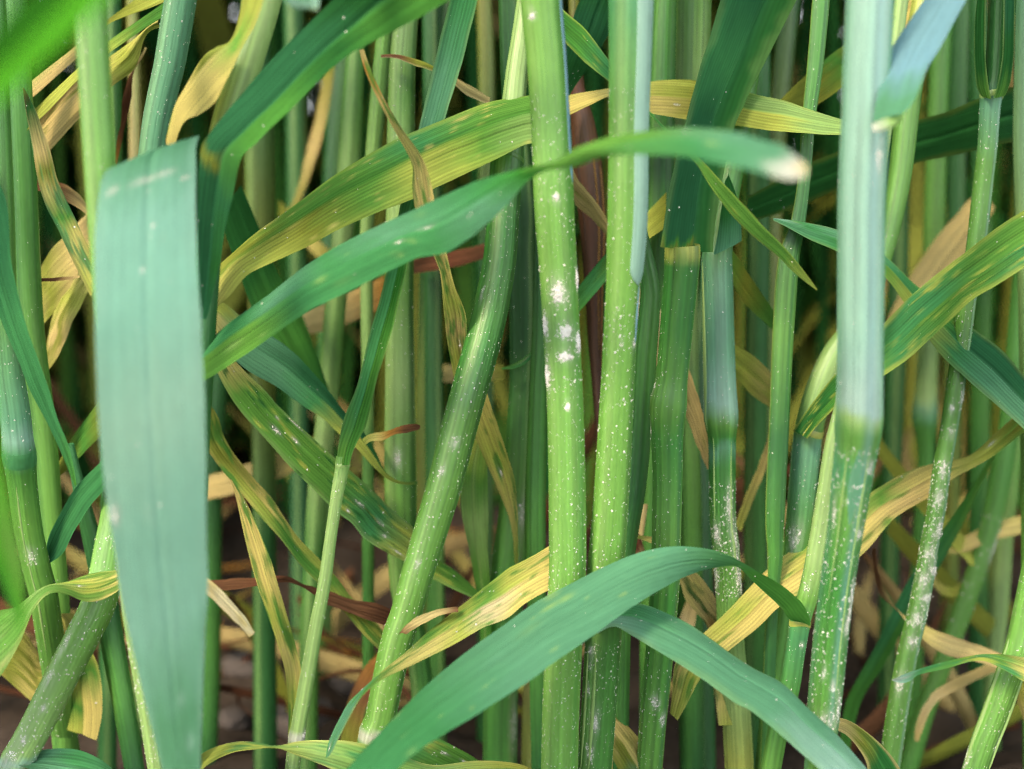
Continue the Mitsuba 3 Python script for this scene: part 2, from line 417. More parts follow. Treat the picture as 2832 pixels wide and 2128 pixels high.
for (x, y, r, s, label) in [(np.float64(-0.0505), np.float64(0.2466), np.float64(0.0054), 1, 'grey stone on the soil right of the wide hanging blade'), (np.float64(-0.038), np.float64(0.2272), np.float64(0.0062), 4, 'largest grey-brown stone, behind the foot of the thin pale stalk'), (np.float64(-0.0501), np.float64(0.2272), np.float64(0.0033), 7, 'small stone at the bottom just right of the wide hanging blade'), (np.float64(-0.0337), np.float64(0.249), np.float64(0.0036), 10, 'small stone on the soil left of the diagonal stalk'), (np.float64(0.0495), np.float64(0.3509), np.float64(0.0069), 13, 'stone in the dark gap between the two jointed stalks'), (np.float64(-0.0471), np.float64(0.2614), np.float64(0.0029), 16, 'smallest stone, behind the hanging yellow leaf')]:
    m = trimesh.creation.icosphere(subdivisions=3)
    q = np.array(m.vertices) * (0.65 + 0.7 * meshkit.fbm(np.array(m.vertices) * 1.4 + s, 4, s))[:, None] * [1, 0.8, 0.62] * r
    key = thing('stone', label, 'stone')
    scene[key] = mikit.ply((q + [x, y, ground_z(x, y) + r * 0.28], m.faces), 'stone_skin', smooth=True)

# ------------------------------------------------------------------ the plants
DATA = [
 {'label': 'pale green stalk at the far left running down behind the wide hanging blade', 'P': [(-42.01, 135.0, 254.14, 1.02), (-41.9, 135.0, 219.14, 1.16), (-41.76, 135.0, 184.14, 1.31), (-41.57, 135.0, 149.14, 1.45), (-41.32, 135.0, 114.14, 1.59), (-41.26, 135.0, 107.91, 1.58), (-41.18, 135.0, 101.13, 1.55), (-41.09, 135.0, 94.23, 1.49), (-40.98, 135.0, 84.87, 1.41), (-40.9, 135.46, 75.21, 1.39), (-41.31, 138.32, 63.13, 1.38), (-41.33, 141.08, 50.84, 1.38), (-40.95, 143.09, 41.43, 1.36), (-40.63, 145.0, 32.11, 1.33), (-40.33, 146.81, 23.3, 1.33), (-40.09, 148.26, 14.42, 1.33), (-39.9, 149.42, 5.5, 1.33), (-39.74, 150.35, -3.45, 1.33)], 'col': [(114.14, 'g'), (96.06, 'g1'), (77.17, 'g1'), (55.87, 'pg'), (32.11, 'pg')], 'seed': 101, 'specks': [(60, 0.07, 114.14, 32.11), (70, 0.12, 49.11, 32.11)], 'bands': [('pg', -25, 22, 0.5)], 'flat': 0.9},
 {'label': 'stalk carrying the wide hanging blade and a dark blade, left of centre', 'P': [(-5.92, 159.73, 258.06, 1.15), (-9.21, 158.69, 223.23, 1.31), (-13.59, 157.3, 188.54, 1.47), (-19.4, 155.45, 154.07, 1.64), (-27.12, 153.0, 120.02, 1.8), (-28.51, 152.56, 115.48, 1.85), (-29.68, 152.21, 111.94, 1.86), (-30.86, 151.87, 108.39, 1.81), (-31.99, 151.52, 104.83, 1.71), (-32.59, 151.28, 102.28, 1.6), (-33.17, 150.98, 98.7, 1.5), (-33.69, 150.79, 94.59, 1.46), (-34.34, 150.54, 89.16, 1.41), (-34.92, 150.27, 83.15, 1.42), (-35.67, 150.0, 75.23, 1.48), (-36.7, 150.0, 61.67, 1.47), (-37.95, 150.77, 44.61, 1.48), (-39.23, 152.0, 28.84, 1.51), (-39.96, 152.7, 19.89, 1.51), (-40.54, 153.26, 10.93, 1.51), (-41.01, 153.71, 1.95, 1.51), (-41.25, 153.95, -4.0, 1.51)], 'col': [(119.01, 'pg'), (105.85, 'pg'), (103.81, 'ol'), (101.52, 'dt'), (93.56, 'dt'), (83.15, 'dg'), (28.84, 'dg')], 'seed': 104, 'blades': [{'A': [(-31.5, 136.5, 103.71), (-31.53, 135.04, 102.49), (-30.21, 128.56, 97.15), (-29.26, 124.18, 92.69), (-28.56, 121.5, 88.93), (-28.05, 119.81, 84.12), (-27.81, 118.97, 79.76), (-27.78, 118.48, 74.04), (-27.99, 118.58, 67.65), (-28.16, 118.96, 62.87), (-28.79, 119.56, 56.35), (-29.41, 120.27, 49.62), (-30.06, 121.0, 42.5), (-30.1, 121.74, 34.93), (-30.48, 122.48, 26.13), (-31.12, 123.12, 17.62)], 'B': [(-38.27, 127.5, 100.29), (-38.54, 126.16, 98.92), (-37.99, 122.31, 94.77), (-37.38, 119.46, 90.07), (-37.05, 117.72, 85.15), (-37.02, 117.37, 80.03), (-36.88, 117.35, 75.14), (-36.68, 117.59, 70.38), (-36.41, 118.03, 66.36), (-36.14, 118.79, 61.29), (-35.38, 119.64, 54.73), (-34.64, 120.24, 49.4), (-33.54, 121.0, 42.5), (-33.05, 121.74, 34.93), (-32.22, 122.48, 26.13), (-31.19, 123.12, 17.62)], 'col': [(np.float64(0.0), 'gt'), (np.float64(0.108), 'gc'), (np.float64(0.216), 'gc'), (np.float64(0.323), 'gl'), (np.float64(0.431), 'gc'), (np.float64(0.539), 'gc'), (np.float64(0.647), 'gt'), (np.float64(0.754), 'gt')], 'seed': 102, 'curl': 0.1, 'crease': 0, 'spots': (40, 'gl', 0.32), 'vein': 0.1, 'rib': 0.03, 'patches': [(0.4, 0.86, 0.8, 0.38), (0.12, -0.1, 0.2, 0.15), (0.17, 0.1, 0.2, 0.14)], 'bloom': [(0.05, -0.05, 0.35, 2.6, -0.06), (0.045, 0.75, 0.4, 0.7, 0), (0.07, -0.75, 0.25, 0.6, 0)], 'specks': (26, 0.1), 'wave': 0.03, 'marg': ('gl', 0.35), 'label': 'very wide glaucous blade bent over sharply and hanging down'}, {'A': [(-34.53, 146.5, 84.09), (-34.11, 145.32, 90.79), (-33.57, 143.95, 96.8), (-33.06, 142.85, 101.19), (-32.54, 143.08, 103.36), (-31.77, 143.29, 104.38), (-30.37, 143.87, 106.22), (-28.34, 144.92, 108.78), (-25.49, 144.85, 111.84), (-22.14, 143.98, 114.8), (-18.6, 141.94, 117.65), (-15.65, 139.0, 119.99), (-8.2, 132.64, 123.38), (0.52, 125.67, 124.93), (9.14, 119.16, 124.77)], 'B': [(-33.49, 145.5, 84.2), (-31.91, 144.69, 89.33), (-30.67, 143.88, 94.35), (-29.31, 142.78, 98.77), (-28.07, 141.48, 101.9), (-26.71, 141.12, 102.98), (-25.04, 140.91, 104.59), (-23.41, 140.6, 106.04), (-19.6, 140.67, 109.69), (-16.5, 140.23, 112.11), (-12.13, 138.89, 114.1), (-6.2, 135.72, 116.88), (-2.94, 133.0, 118.7), (2.6, 127.54, 122.28), (6.87, 122.67, 124.28), (9.39, 119.04, 124.74)], 'col': [(np.float64(0.0), 'dt'), (np.float64(0.22), 'dt'), (np.float64(0.24), 'ol'), (np.float64(0.259), 'dt'), (np.float64(0.285), 'dt'), (np.float64(0.463), 'dt'), (np.float64(0.555), 'dg'), (np.float64(0.648), 'dt')], 'seed': 103, 'halfB': [(np.float64(0.0), 'dt'), (np.float64(0.093), 'dg'), (np.float64(0.185), 'dt'), (np.float64(0.278), 'g2'), (np.float64(0.37), 'g2'), (np.float64(0.463), 'dg'), (np.float64(0.555), 'g2'), (np.float64(0.648), 'g2')], 'crease': -0.22, 'curl': 0.0, 'mid': ('dt', 0.5), 'specks': (30, 0.1), 'label': 'dark green blade bending out of its sheath towards the upper right'}]},  # wide blade: pale margin tint paints the light on its curled rim
 {'label': 'blue-green stalk beside a yellow curled leaf near the top left', 'P': [(-16.55, 145.88, 328.43, 0.84), (-18.14, 146.91, 293.48, 1.0), (-20.25, 148.27, 258.57, 1.17), (-23.06, 150.09, 223.73, 1.33), (-26.8, 152.51, 189.02, 1.5), (-31.77, 155.73, 154.52, 1.66), (-38.37, 160.0, 120.42, 1.83), (-39.31, 160.61, 116.83, 1.84), (-40.26, 161.21, 113.18, 1.8), (-41.44, 161.83, 109.48, 1.73), (-42.53, 162.44, 105.72, 1.69), (-43.24, 162.95, 102.46, 1.67), (-45.05, 164.41, 92.98, 1.7), (-47.21, 165.83, 81.41, 1.79), (-48.23, 163.54, 70.07, 1.85), (-48.86, 161.35, 59.95, 1.9), (-49.61, 159.88, 54.32, 2.06), (-51.72, 157.58, 45.8, 2.11), (-54.86, 156.3, 39.79, 2.05), (-58.41, 155.12, 32.92, 1.99), (-60.6, 154.44, 29.02, 1.93), (-61.95, 154.0, 26.51, 1.87), (-66.16, 152.64, 18.68, 1.87), (-69.61, 151.53, 10.44, 1.87), (-72.4, 150.63, 1.93, 1.87), (-73.94, 150.13, -4.0, 1.87)], 'col': [(119.91, 'gt'), (102.46, 'gt'), (70.07, 'g1'), (54.32, 'g1'), (45.16, 'g1'), (27.79, 'pg')], 'seed': 106, 'nodes': [(29.02, 0.6, 0.08, 'gl')], 'specks': [(60, 0.07, 119.91, 101.91), (260, 0.085, 56.08, 29.02)], 'patches': [(42.97, -35, 0.95, 0.42), (39.06, -30, 0.6, 0.54), (31.81, -10, 0.48, 0.42), (35.71, 5, 0.36, 0.36), (29.3, -20, 0.6, 0.72)], 'bands': [('pg', -40, 25, 0.3)], 'blades': [{'A': [(-48.64, 158.5, 51.77), (-51.07, 156.81, 51.94), (-53.36, 155.14, 51.41), (-56.43, 154.12, 50.12), (-58.8, 152.84, 49.04), (-60.67, 151.92, 48.89), (-62.51, 151.0, 48.75), (-70.53, 147.2, 43.06), (-78.36, 142.8, 34.9), (-84.9, 138.49, 25.86)], 'B': [(-46.89, 153.5, 50.83), (-48.81, 151.9, 50.04), (-50.35, 150.75, 50.36), (-51.77, 149.5, 51.61), (-53.07, 148.65, 52.11), (-54.49, 147.97, 51.22), (-56.66, 146.56, 46.44), (-58.64, 145.65, 43.06), (-60.62, 145.0, 41.2), (-68.92, 142.1, 36.64), (-77.42, 139.8, 31.12), (-84.86, 138.37, 25.71)], 'col': [(np.float64(0.0), 'y'), (np.float64(0.089), 'yg'), (np.float64(0.178), 'pg'), (np.float64(0.268), 'g'), (np.float64(0.357), 'pg'), (np.float64(0.446), 'pg')], 'seed': 105, 'mot': ('g', 0.5, 4), 'marg': ('tan', 0.4), 'specks': (50, 0.1), 'curl': 0.25, 'patches': [(0.1, 0.2, 0.4, 0.25)], 'label': 'mottled yellow-green blade turning left'}]},
 {'label': 'leaning green stalk at the left edge with a swollen pale joint', 'P': [(-56.47, 154.0, 246.44, 0.87), (-56.73, 154.0, 211.45, 1.0), (-57.09, 154.0, 176.45, 1.12), (-57.57, 154.0, 141.45, 1.24), (-58.21, 154.0, 106.46, 1.36), (-58.42, 154.0, 97.63, 1.43), (-58.78, 154.0, 88.11, 1.5), (-59.3, 155.64, 77.06, 1.64), (-59.18, 156.49, 71.36, 1.77), (-59.39, 157.4, 66.66, 1.84), (-59.75, 158.98, 61.7, 1.75), (-60.03, 160.77, 55.96, 1.73), (-59.86, 162.38, 50.71, 1.75), (-59.63, 163.6, 46.68, 1.77), (-60.24, 167.07, 38.62, 1.76), (-61.01, 171.16, 29.28, 1.75), (-61.96, 176.0, 17.6, 1.75), (-62.62, 179.43, 9.31, 1.75), (-63.16, 182.22, 0.76, 1.75), (-63.4, 183.44, -4.0, 1.75)], 'col': [(106.46, 'g2'), (88.11, 'g'), (71.36, 'gt'), (67.88, 'gl'), (64.81, 'g2'), (57.9, 'g1'), (38.62, 'g')], 'seed': 107, 'nodes': [(66.35, 1.56, 0.08, 'gm')], 'strips': [(63.58, 38.62, -10, 0, 'pg', 0.1, 'sheath_margin')], 'specks': [(140, 0.075, 82.65, 17.6)], 'patches': [(53.36, 10, 0.79, 0.56)]},
 {'label': 'yellowish green stalk second from the left edge, behind the jointed one', 'P': [(-59.78, 166.16, 284.9, 0.86), (-59.95, 166.56, 249.9, 1.0), (-60.18, 167.09, 214.91, 1.14), (-60.48, 167.8, 179.92, 1.28), (-60.89, 168.74, 144.93, 1.42), (-61.43, 170.0, 109.96, 1.56), (-61.61, 170.41, 101.42, 1.6), (-61.9, 170.82, 92.7, 1.65), (-62.15, 171.2, 84.4, 1.67), (-62.08, 171.53, 77.15, 1.68), (-61.65, 171.86, 69.78, 1.63), (-61.41, 172.09, 62.3, 1.65), (-61.26, 172.3, 52.81, 1.54), (-61.07, 172.45, 45.73, 1.55), (-61.12, 172.64, 36.58, 1.5), (-61.54, 173.0, 19.0, 1.47), (-61.75, 173.18, 10.01, 1.47), (-61.92, 173.33, 1.01, 1.47), (-61.99, 173.39, -4.0, 1.47)], 'col': [(109.96, 'g2'), (93.15, 'g2'), (75.63, 'g'), (57.44, 'g1'), (38.58, 'g1'), (19.0, 'g')], 'seed': 108, 'specks': [(30, 0.06, 104.29, 43.13)], 'bands': [('dg', -30, 18, 0.5)]},
 {'label': 'slim teal stalk leaning right under the left yellow-green leaf', 'P': [(-57.52, 170.0, 65.22, 0.6), (-56.84, 170.45, 60.18, 0.79), (-56.16, 170.85, 55.72, 1.04), (-54.91, 171.53, 47.94, 1.42), (-53.57, 171.51, 36.99, 1.56), (-52.08, 170.67, 27.51, 1.44), (-50.98, 170.0, 19.88, 1.32), (-49.7, 169.22, 11.0, 1.32), (-48.68, 168.59, 2.08, 1.32), (-48.12, 168.25, -4.0, 1.32)], 'col': [(65.22, 'gm'), (53.95, 'dg'), (42.33, 'dg'), (31.16, 'g2'), (19.88, 'dg')], 'seed': 109},
 {'label': 'soft green stalk between the dark blade and the thick central stalk', 'P': [(-15.65, 197.35, 263.37, 0.78), (-16.67, 197.76, 228.39, 0.88), (-18.03, 198.3, 193.42, 0.99), (-19.85, 199.03, 158.47, 1.1), (-22.27, 200.0, 123.57, 1.21), (-22.89, 200.25, 116.84, 1.35), (-23.63, 200.55, 108.61, 1.57), (-24.2, 200.8, 101.54, 1.65), (-25.69, 201.26, 88.63, 1.53), (-26.64, 201.53, 81.0, 1.61), (-27.54, 201.79, 73.26, 1.62), (-28.64, 201.84, 62.33, 1.57), (-29.97, 201.48, 51.46, 1.65), (-31.16, 201.02, 37.49, 1.52), (-31.88, 200.65, 26.29, 1.53), (-32.22, 200.33, 16.08, 1.54), (-32.57, 200.0, 5.74, 1.55), (-32.87, 199.72, -3.25, 1.55)], 'col': [(123.57, 'g2'), (108.03, 'g'), (92.0, 'pg'), (75.46, 'g'), (58.52, 'pg'), (41.3, 'g2'), (23.71, 'g'), (5.74, 'g2')], 'seed': 110, 'bands': [('pg', -10, 25, 0.5)]},
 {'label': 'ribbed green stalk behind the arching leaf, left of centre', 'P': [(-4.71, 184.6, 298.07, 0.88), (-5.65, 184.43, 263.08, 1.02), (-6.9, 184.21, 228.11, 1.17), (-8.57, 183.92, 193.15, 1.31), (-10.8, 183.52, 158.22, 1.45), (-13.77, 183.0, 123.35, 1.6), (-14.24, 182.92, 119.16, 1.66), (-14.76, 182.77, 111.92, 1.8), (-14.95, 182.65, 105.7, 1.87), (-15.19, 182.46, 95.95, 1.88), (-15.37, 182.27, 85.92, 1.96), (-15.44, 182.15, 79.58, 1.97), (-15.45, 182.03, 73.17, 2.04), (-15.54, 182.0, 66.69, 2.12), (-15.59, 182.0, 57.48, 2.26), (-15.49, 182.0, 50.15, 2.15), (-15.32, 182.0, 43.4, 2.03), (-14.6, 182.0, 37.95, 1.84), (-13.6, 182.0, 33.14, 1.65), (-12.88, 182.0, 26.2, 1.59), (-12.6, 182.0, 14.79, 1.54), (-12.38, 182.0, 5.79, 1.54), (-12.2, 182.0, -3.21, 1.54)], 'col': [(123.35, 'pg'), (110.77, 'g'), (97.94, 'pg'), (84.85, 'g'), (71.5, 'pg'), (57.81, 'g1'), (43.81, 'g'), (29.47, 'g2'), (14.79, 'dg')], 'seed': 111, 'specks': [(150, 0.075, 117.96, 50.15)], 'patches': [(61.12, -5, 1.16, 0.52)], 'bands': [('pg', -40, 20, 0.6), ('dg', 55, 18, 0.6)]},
 {'label': 'thin pale stalk with a long narrow blade, left foreground of centre', 'P': [(-20.57, 159.0, 66.03, 0.85), (-20.64, 158.97, 64.88, 0.87), (-21.45, 158.87, 60.8, 0.76), (-22.28, 158.74, 55.64, 0.74), (-23.05, 158.62, 50.5, 0.8), (-24.32, 158.47, 44.3, 0.86), (-25.34, 158.34, 38.82, 0.92), (-26.32, 158.22, 33.72, 0.95), (-27.04, 158.13, 29.78, 0.99), (-27.58, 158.05, 26.25, 0.93), (-27.85, 158.0, 24.29, 0.93), (-29.11, 157.79, 15.39, 0.93), (-30.12, 157.63, 6.44, 0.93), (-30.93, 157.5, -2.52, 0.93), (-31.14, 157.46, -5.51, 0.93)], 'col': [(66.03, 'g'), (62.87, 'pg'), (50.67, 'pg'), (26.01, 'pg')], 'seed': 113, 'nodes': [(30.39, 0.7, 0.1, 'w')], 'collars': [(65.0, 0.39, 'pg')], 'specks': [(70, 0.07, 65.17, 26.13)], 'patches': [(30.51, 60, 0.58, 0.35)], 'bands': [('g', 60, 25, 0.4)], 'blades': [{'A': [(-21.37, 158.5, 64.93), (-20.85, 158.94, 68.63), (-20.27, 159.22, 70.97), (-18.74, 159.71, 74.82), (-17.27, 161.58, 80.98), (-16.22, 162.97, 84.58), (-15.22, 164.52, 89.0), (-13.67, 168.6, 97.41), (-11.77, 171.7, 105.76), (-9.77, 173.88, 114.22), (-7.79, 174.32, 121.96), (-7.07, 174.5, 125.1), (-4.65, 175.2, 133.76), (-1.88, 175.8, 140.69), (0.81, 176.23, 145.25)], 'B': [(-19.56, 157.5, 65.21), (-18.97, 157.6, 67.3), (-17.49, 157.74, 70.11), (-15.97, 158.02, 76.26), (-15.0, 158.8, 79.35), (-13.73, 160.31, 84.27), (-12.58, 162.19, 89.27), (-10.38, 167.02, 98.56), (-8.29, 170.26, 107.14), (-6.18, 172.35, 114.09), (-4.25, 173.17, 121.82), (-3.55, 173.5, 124.95), (-1.66, 174.35, 133.63), (-0.12, 175.3, 140.62), (0.88, 176.21, 145.25)], 'col': [(np.float64(0.0), 'g'), (np.float64(0.116), 'gm'), (np.float64(0.233), 'gm'), (np.float64(0.349), 'gm'), (np.float64(0.465), 'gt'), (np.float64(0.582), 'gt'), (np.float64(0.698), 'gm')], 'seed': 112, 'halfB': [(np.float64(0.0), 'g2'), (np.float64(0.14), 'g2'), (np.float64(0.279), 'g3'), (np.float64(0.419), 'gm'), (np.float64(0.558), 'gt'), (np.float64(0.698), 'gm')], 'crease': -0.16, 'specks': (70, 0.07), 'marg': ('pg', 0.3)}]},
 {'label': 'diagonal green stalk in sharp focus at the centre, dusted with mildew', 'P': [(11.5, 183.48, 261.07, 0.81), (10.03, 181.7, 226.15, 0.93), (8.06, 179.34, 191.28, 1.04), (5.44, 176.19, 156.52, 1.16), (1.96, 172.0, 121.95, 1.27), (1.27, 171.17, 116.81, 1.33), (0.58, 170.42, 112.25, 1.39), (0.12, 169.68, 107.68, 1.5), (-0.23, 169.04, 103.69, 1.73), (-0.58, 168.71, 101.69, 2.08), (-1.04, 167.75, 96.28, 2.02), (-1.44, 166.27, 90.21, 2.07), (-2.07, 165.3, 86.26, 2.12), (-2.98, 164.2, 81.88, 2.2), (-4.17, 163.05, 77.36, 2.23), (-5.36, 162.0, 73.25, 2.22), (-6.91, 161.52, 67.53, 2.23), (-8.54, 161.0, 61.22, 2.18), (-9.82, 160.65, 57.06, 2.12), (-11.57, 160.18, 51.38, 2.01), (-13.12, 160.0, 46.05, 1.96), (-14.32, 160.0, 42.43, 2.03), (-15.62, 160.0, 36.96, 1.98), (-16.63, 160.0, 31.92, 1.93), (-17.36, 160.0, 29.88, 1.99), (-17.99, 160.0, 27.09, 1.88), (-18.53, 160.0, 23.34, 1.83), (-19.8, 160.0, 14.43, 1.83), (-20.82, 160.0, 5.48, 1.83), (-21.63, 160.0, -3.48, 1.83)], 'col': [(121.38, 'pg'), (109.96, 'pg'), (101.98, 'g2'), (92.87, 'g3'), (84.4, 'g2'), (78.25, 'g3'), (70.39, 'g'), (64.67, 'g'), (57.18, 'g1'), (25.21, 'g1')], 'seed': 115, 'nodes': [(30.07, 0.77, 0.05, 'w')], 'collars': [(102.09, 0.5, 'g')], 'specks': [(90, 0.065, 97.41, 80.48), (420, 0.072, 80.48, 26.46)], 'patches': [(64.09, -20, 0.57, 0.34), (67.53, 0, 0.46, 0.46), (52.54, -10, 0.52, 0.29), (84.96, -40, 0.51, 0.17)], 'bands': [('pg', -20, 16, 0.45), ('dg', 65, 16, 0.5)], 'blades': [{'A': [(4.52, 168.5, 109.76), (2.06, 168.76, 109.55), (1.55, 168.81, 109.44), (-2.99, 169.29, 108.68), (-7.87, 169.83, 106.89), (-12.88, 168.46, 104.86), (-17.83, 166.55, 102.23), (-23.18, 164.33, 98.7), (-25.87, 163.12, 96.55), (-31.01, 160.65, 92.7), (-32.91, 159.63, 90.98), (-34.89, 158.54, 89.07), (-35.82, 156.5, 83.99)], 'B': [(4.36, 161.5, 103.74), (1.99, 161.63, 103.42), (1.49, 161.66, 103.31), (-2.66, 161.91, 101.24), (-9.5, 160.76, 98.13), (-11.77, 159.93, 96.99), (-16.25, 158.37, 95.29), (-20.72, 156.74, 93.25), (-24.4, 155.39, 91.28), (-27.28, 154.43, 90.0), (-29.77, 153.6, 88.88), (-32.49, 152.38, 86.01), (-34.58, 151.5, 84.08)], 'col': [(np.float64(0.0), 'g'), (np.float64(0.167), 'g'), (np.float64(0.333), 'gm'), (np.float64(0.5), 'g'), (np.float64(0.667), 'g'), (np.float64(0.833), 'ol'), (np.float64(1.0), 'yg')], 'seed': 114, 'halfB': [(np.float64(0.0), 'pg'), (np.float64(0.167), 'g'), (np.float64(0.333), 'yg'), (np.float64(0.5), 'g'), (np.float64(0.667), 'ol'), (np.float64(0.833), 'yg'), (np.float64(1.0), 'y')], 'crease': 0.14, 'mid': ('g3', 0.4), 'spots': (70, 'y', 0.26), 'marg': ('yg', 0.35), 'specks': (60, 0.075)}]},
 {'label': 'thick bright green stalk at the centre with white mildew pads', 'P': [(-3.26, 146.09, 294.09, 1.24), (-2.6, 146.39, 259.1, 1.44), (-1.72, 146.79, 224.11, 1.64), (-0.55, 147.33, 189.14, 1.85), (1.02, 148.05, 154.18, 2.05), (3.1, 149.0, 119.26, 2.25), (3.31, 149.1, 116.6, 2.21), (3.74, 149.25, 112.45, 2.17), (4.17, 149.47, 106.27, 2.14), (4.46, 149.65, 101.15, 2.18), (4.63, 149.77, 97.7, 2.24), (4.86, 149.9, 93.9, 2.2), (5.2, 150.0, 89.2, 2.13), (5.55, 150.0, 83.18, 2.09), (5.96, 150.0, 76.35, 2.08), (6.28, 150.0, 67.14, 2.13), (6.43, 150.0, 59.91, 2.17), (6.42, 150.0, 53.35, 2.16), (6.14, 150.0, 46.6, 2.17), (5.9, 150.0, 40.33, 2.19), (5.72, 150.0, 33.39, 2.2), (5.64, 150.0, 28.13, 2.21), (5.5, 150.0, 19.13, 2.21), (5.39, 150.0, 10.13, 2.21), (5.31, 150.0, 1.13, 2.21), (5.26, 150.0, -4.0, 2.21)], 'col': [(119.26, 'g1'), (105.31, 'g1'), (90.84, 'g1'), (75.9, 'g1'), (60.48, 'g1'), (44.56, 'g1'), (28.13, 'g1')], 'seed': 116, 'strips': [(132.85, 98.71, 58, 86, 'gb', 0.1, 'sheath')], 'specks': [(170, 0.075, 108.75, 87.37), (420, 0.07, 76.83, 29.77), (60, 0.1, 90.49, 75.76)], 'patches': [(86.96, -4, 1.15, 0.78), (82.55, 10, 0.79, 0.68), (79.75, 6, 0.47, 0.79), (82.92, -62, 1.26, 0.47), (81.07, 60, 1.05, 0.47), (77.57, -66, 1.47, 0.53), (88.42, 70, 1.15, 0.31), (116.84, -30, 0.35, 0.35), (97.19, 5, 0.36, 0.31), (74.16, 5, 0.32, 0.32)], 'bands': [('g2', 48, 14, 0.7), ('pg', -45, 18, 0.3)], 'fluffy': True, 'vein': 0.2},  # bluish sheath strip: sky light on the stem side, put into its colour
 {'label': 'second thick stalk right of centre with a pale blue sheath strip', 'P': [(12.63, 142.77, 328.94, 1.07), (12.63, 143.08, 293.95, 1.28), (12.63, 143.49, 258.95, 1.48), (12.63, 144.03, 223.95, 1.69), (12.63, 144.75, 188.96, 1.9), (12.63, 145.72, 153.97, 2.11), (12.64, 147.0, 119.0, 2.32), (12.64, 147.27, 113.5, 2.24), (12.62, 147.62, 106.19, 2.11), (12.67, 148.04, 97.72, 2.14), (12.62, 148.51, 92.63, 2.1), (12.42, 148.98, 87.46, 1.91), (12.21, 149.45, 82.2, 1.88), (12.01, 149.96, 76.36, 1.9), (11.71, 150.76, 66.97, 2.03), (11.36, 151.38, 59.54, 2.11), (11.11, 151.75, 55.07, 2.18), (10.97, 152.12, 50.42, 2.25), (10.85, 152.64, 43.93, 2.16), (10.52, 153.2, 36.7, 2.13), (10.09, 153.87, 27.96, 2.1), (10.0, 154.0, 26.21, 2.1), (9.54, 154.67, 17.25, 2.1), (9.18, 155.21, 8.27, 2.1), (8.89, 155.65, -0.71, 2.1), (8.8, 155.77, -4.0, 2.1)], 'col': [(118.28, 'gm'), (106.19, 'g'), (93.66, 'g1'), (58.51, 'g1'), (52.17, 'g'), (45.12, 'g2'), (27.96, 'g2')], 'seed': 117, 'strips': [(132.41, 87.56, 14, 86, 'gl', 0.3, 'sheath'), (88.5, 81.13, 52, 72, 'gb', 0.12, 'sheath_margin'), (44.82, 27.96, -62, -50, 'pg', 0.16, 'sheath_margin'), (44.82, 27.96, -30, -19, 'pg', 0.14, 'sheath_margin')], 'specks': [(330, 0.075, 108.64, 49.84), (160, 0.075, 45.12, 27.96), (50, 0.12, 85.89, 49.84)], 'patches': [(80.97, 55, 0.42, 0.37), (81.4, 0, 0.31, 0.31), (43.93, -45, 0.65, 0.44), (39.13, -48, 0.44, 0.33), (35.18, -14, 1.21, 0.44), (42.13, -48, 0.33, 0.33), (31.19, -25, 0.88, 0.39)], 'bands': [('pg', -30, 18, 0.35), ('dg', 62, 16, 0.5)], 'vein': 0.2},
 {'label': 'dark green stalk half hidden behind the second thick stalk', 'P': [(15.22, 166.0, 94.05, 1.14), (16.44, 166.0, 89.48, 1.21), (17.18, 166.0, 86.03, 1.21), (17.12, 166.0, 82.55, 1.33), (16.73, 166.0, 77.89, 1.45), (16.4, 166.0, 69.62, 1.41), (15.76, 166.0, 60.62, 1.36), (15.18, 166.0, 55.63, 1.19), (14.66, 166.0, 50.23, 1.07), (14.39, 166.0, 39.02, 1.02), (14.3, 166.0, 22.28, 1.04), (14.26, 166.0, 13.28, 1.04), (14.22, 166.0, 4.28, 1.04), (14.19, 166.0, -4.0, 1.04)], 'col': [(94.05, 'dg'), (76.98, 'g2'), (59.34, 'dg'), (41.12, 'g2'), (22.28, 'dg')], 'seed': 118},
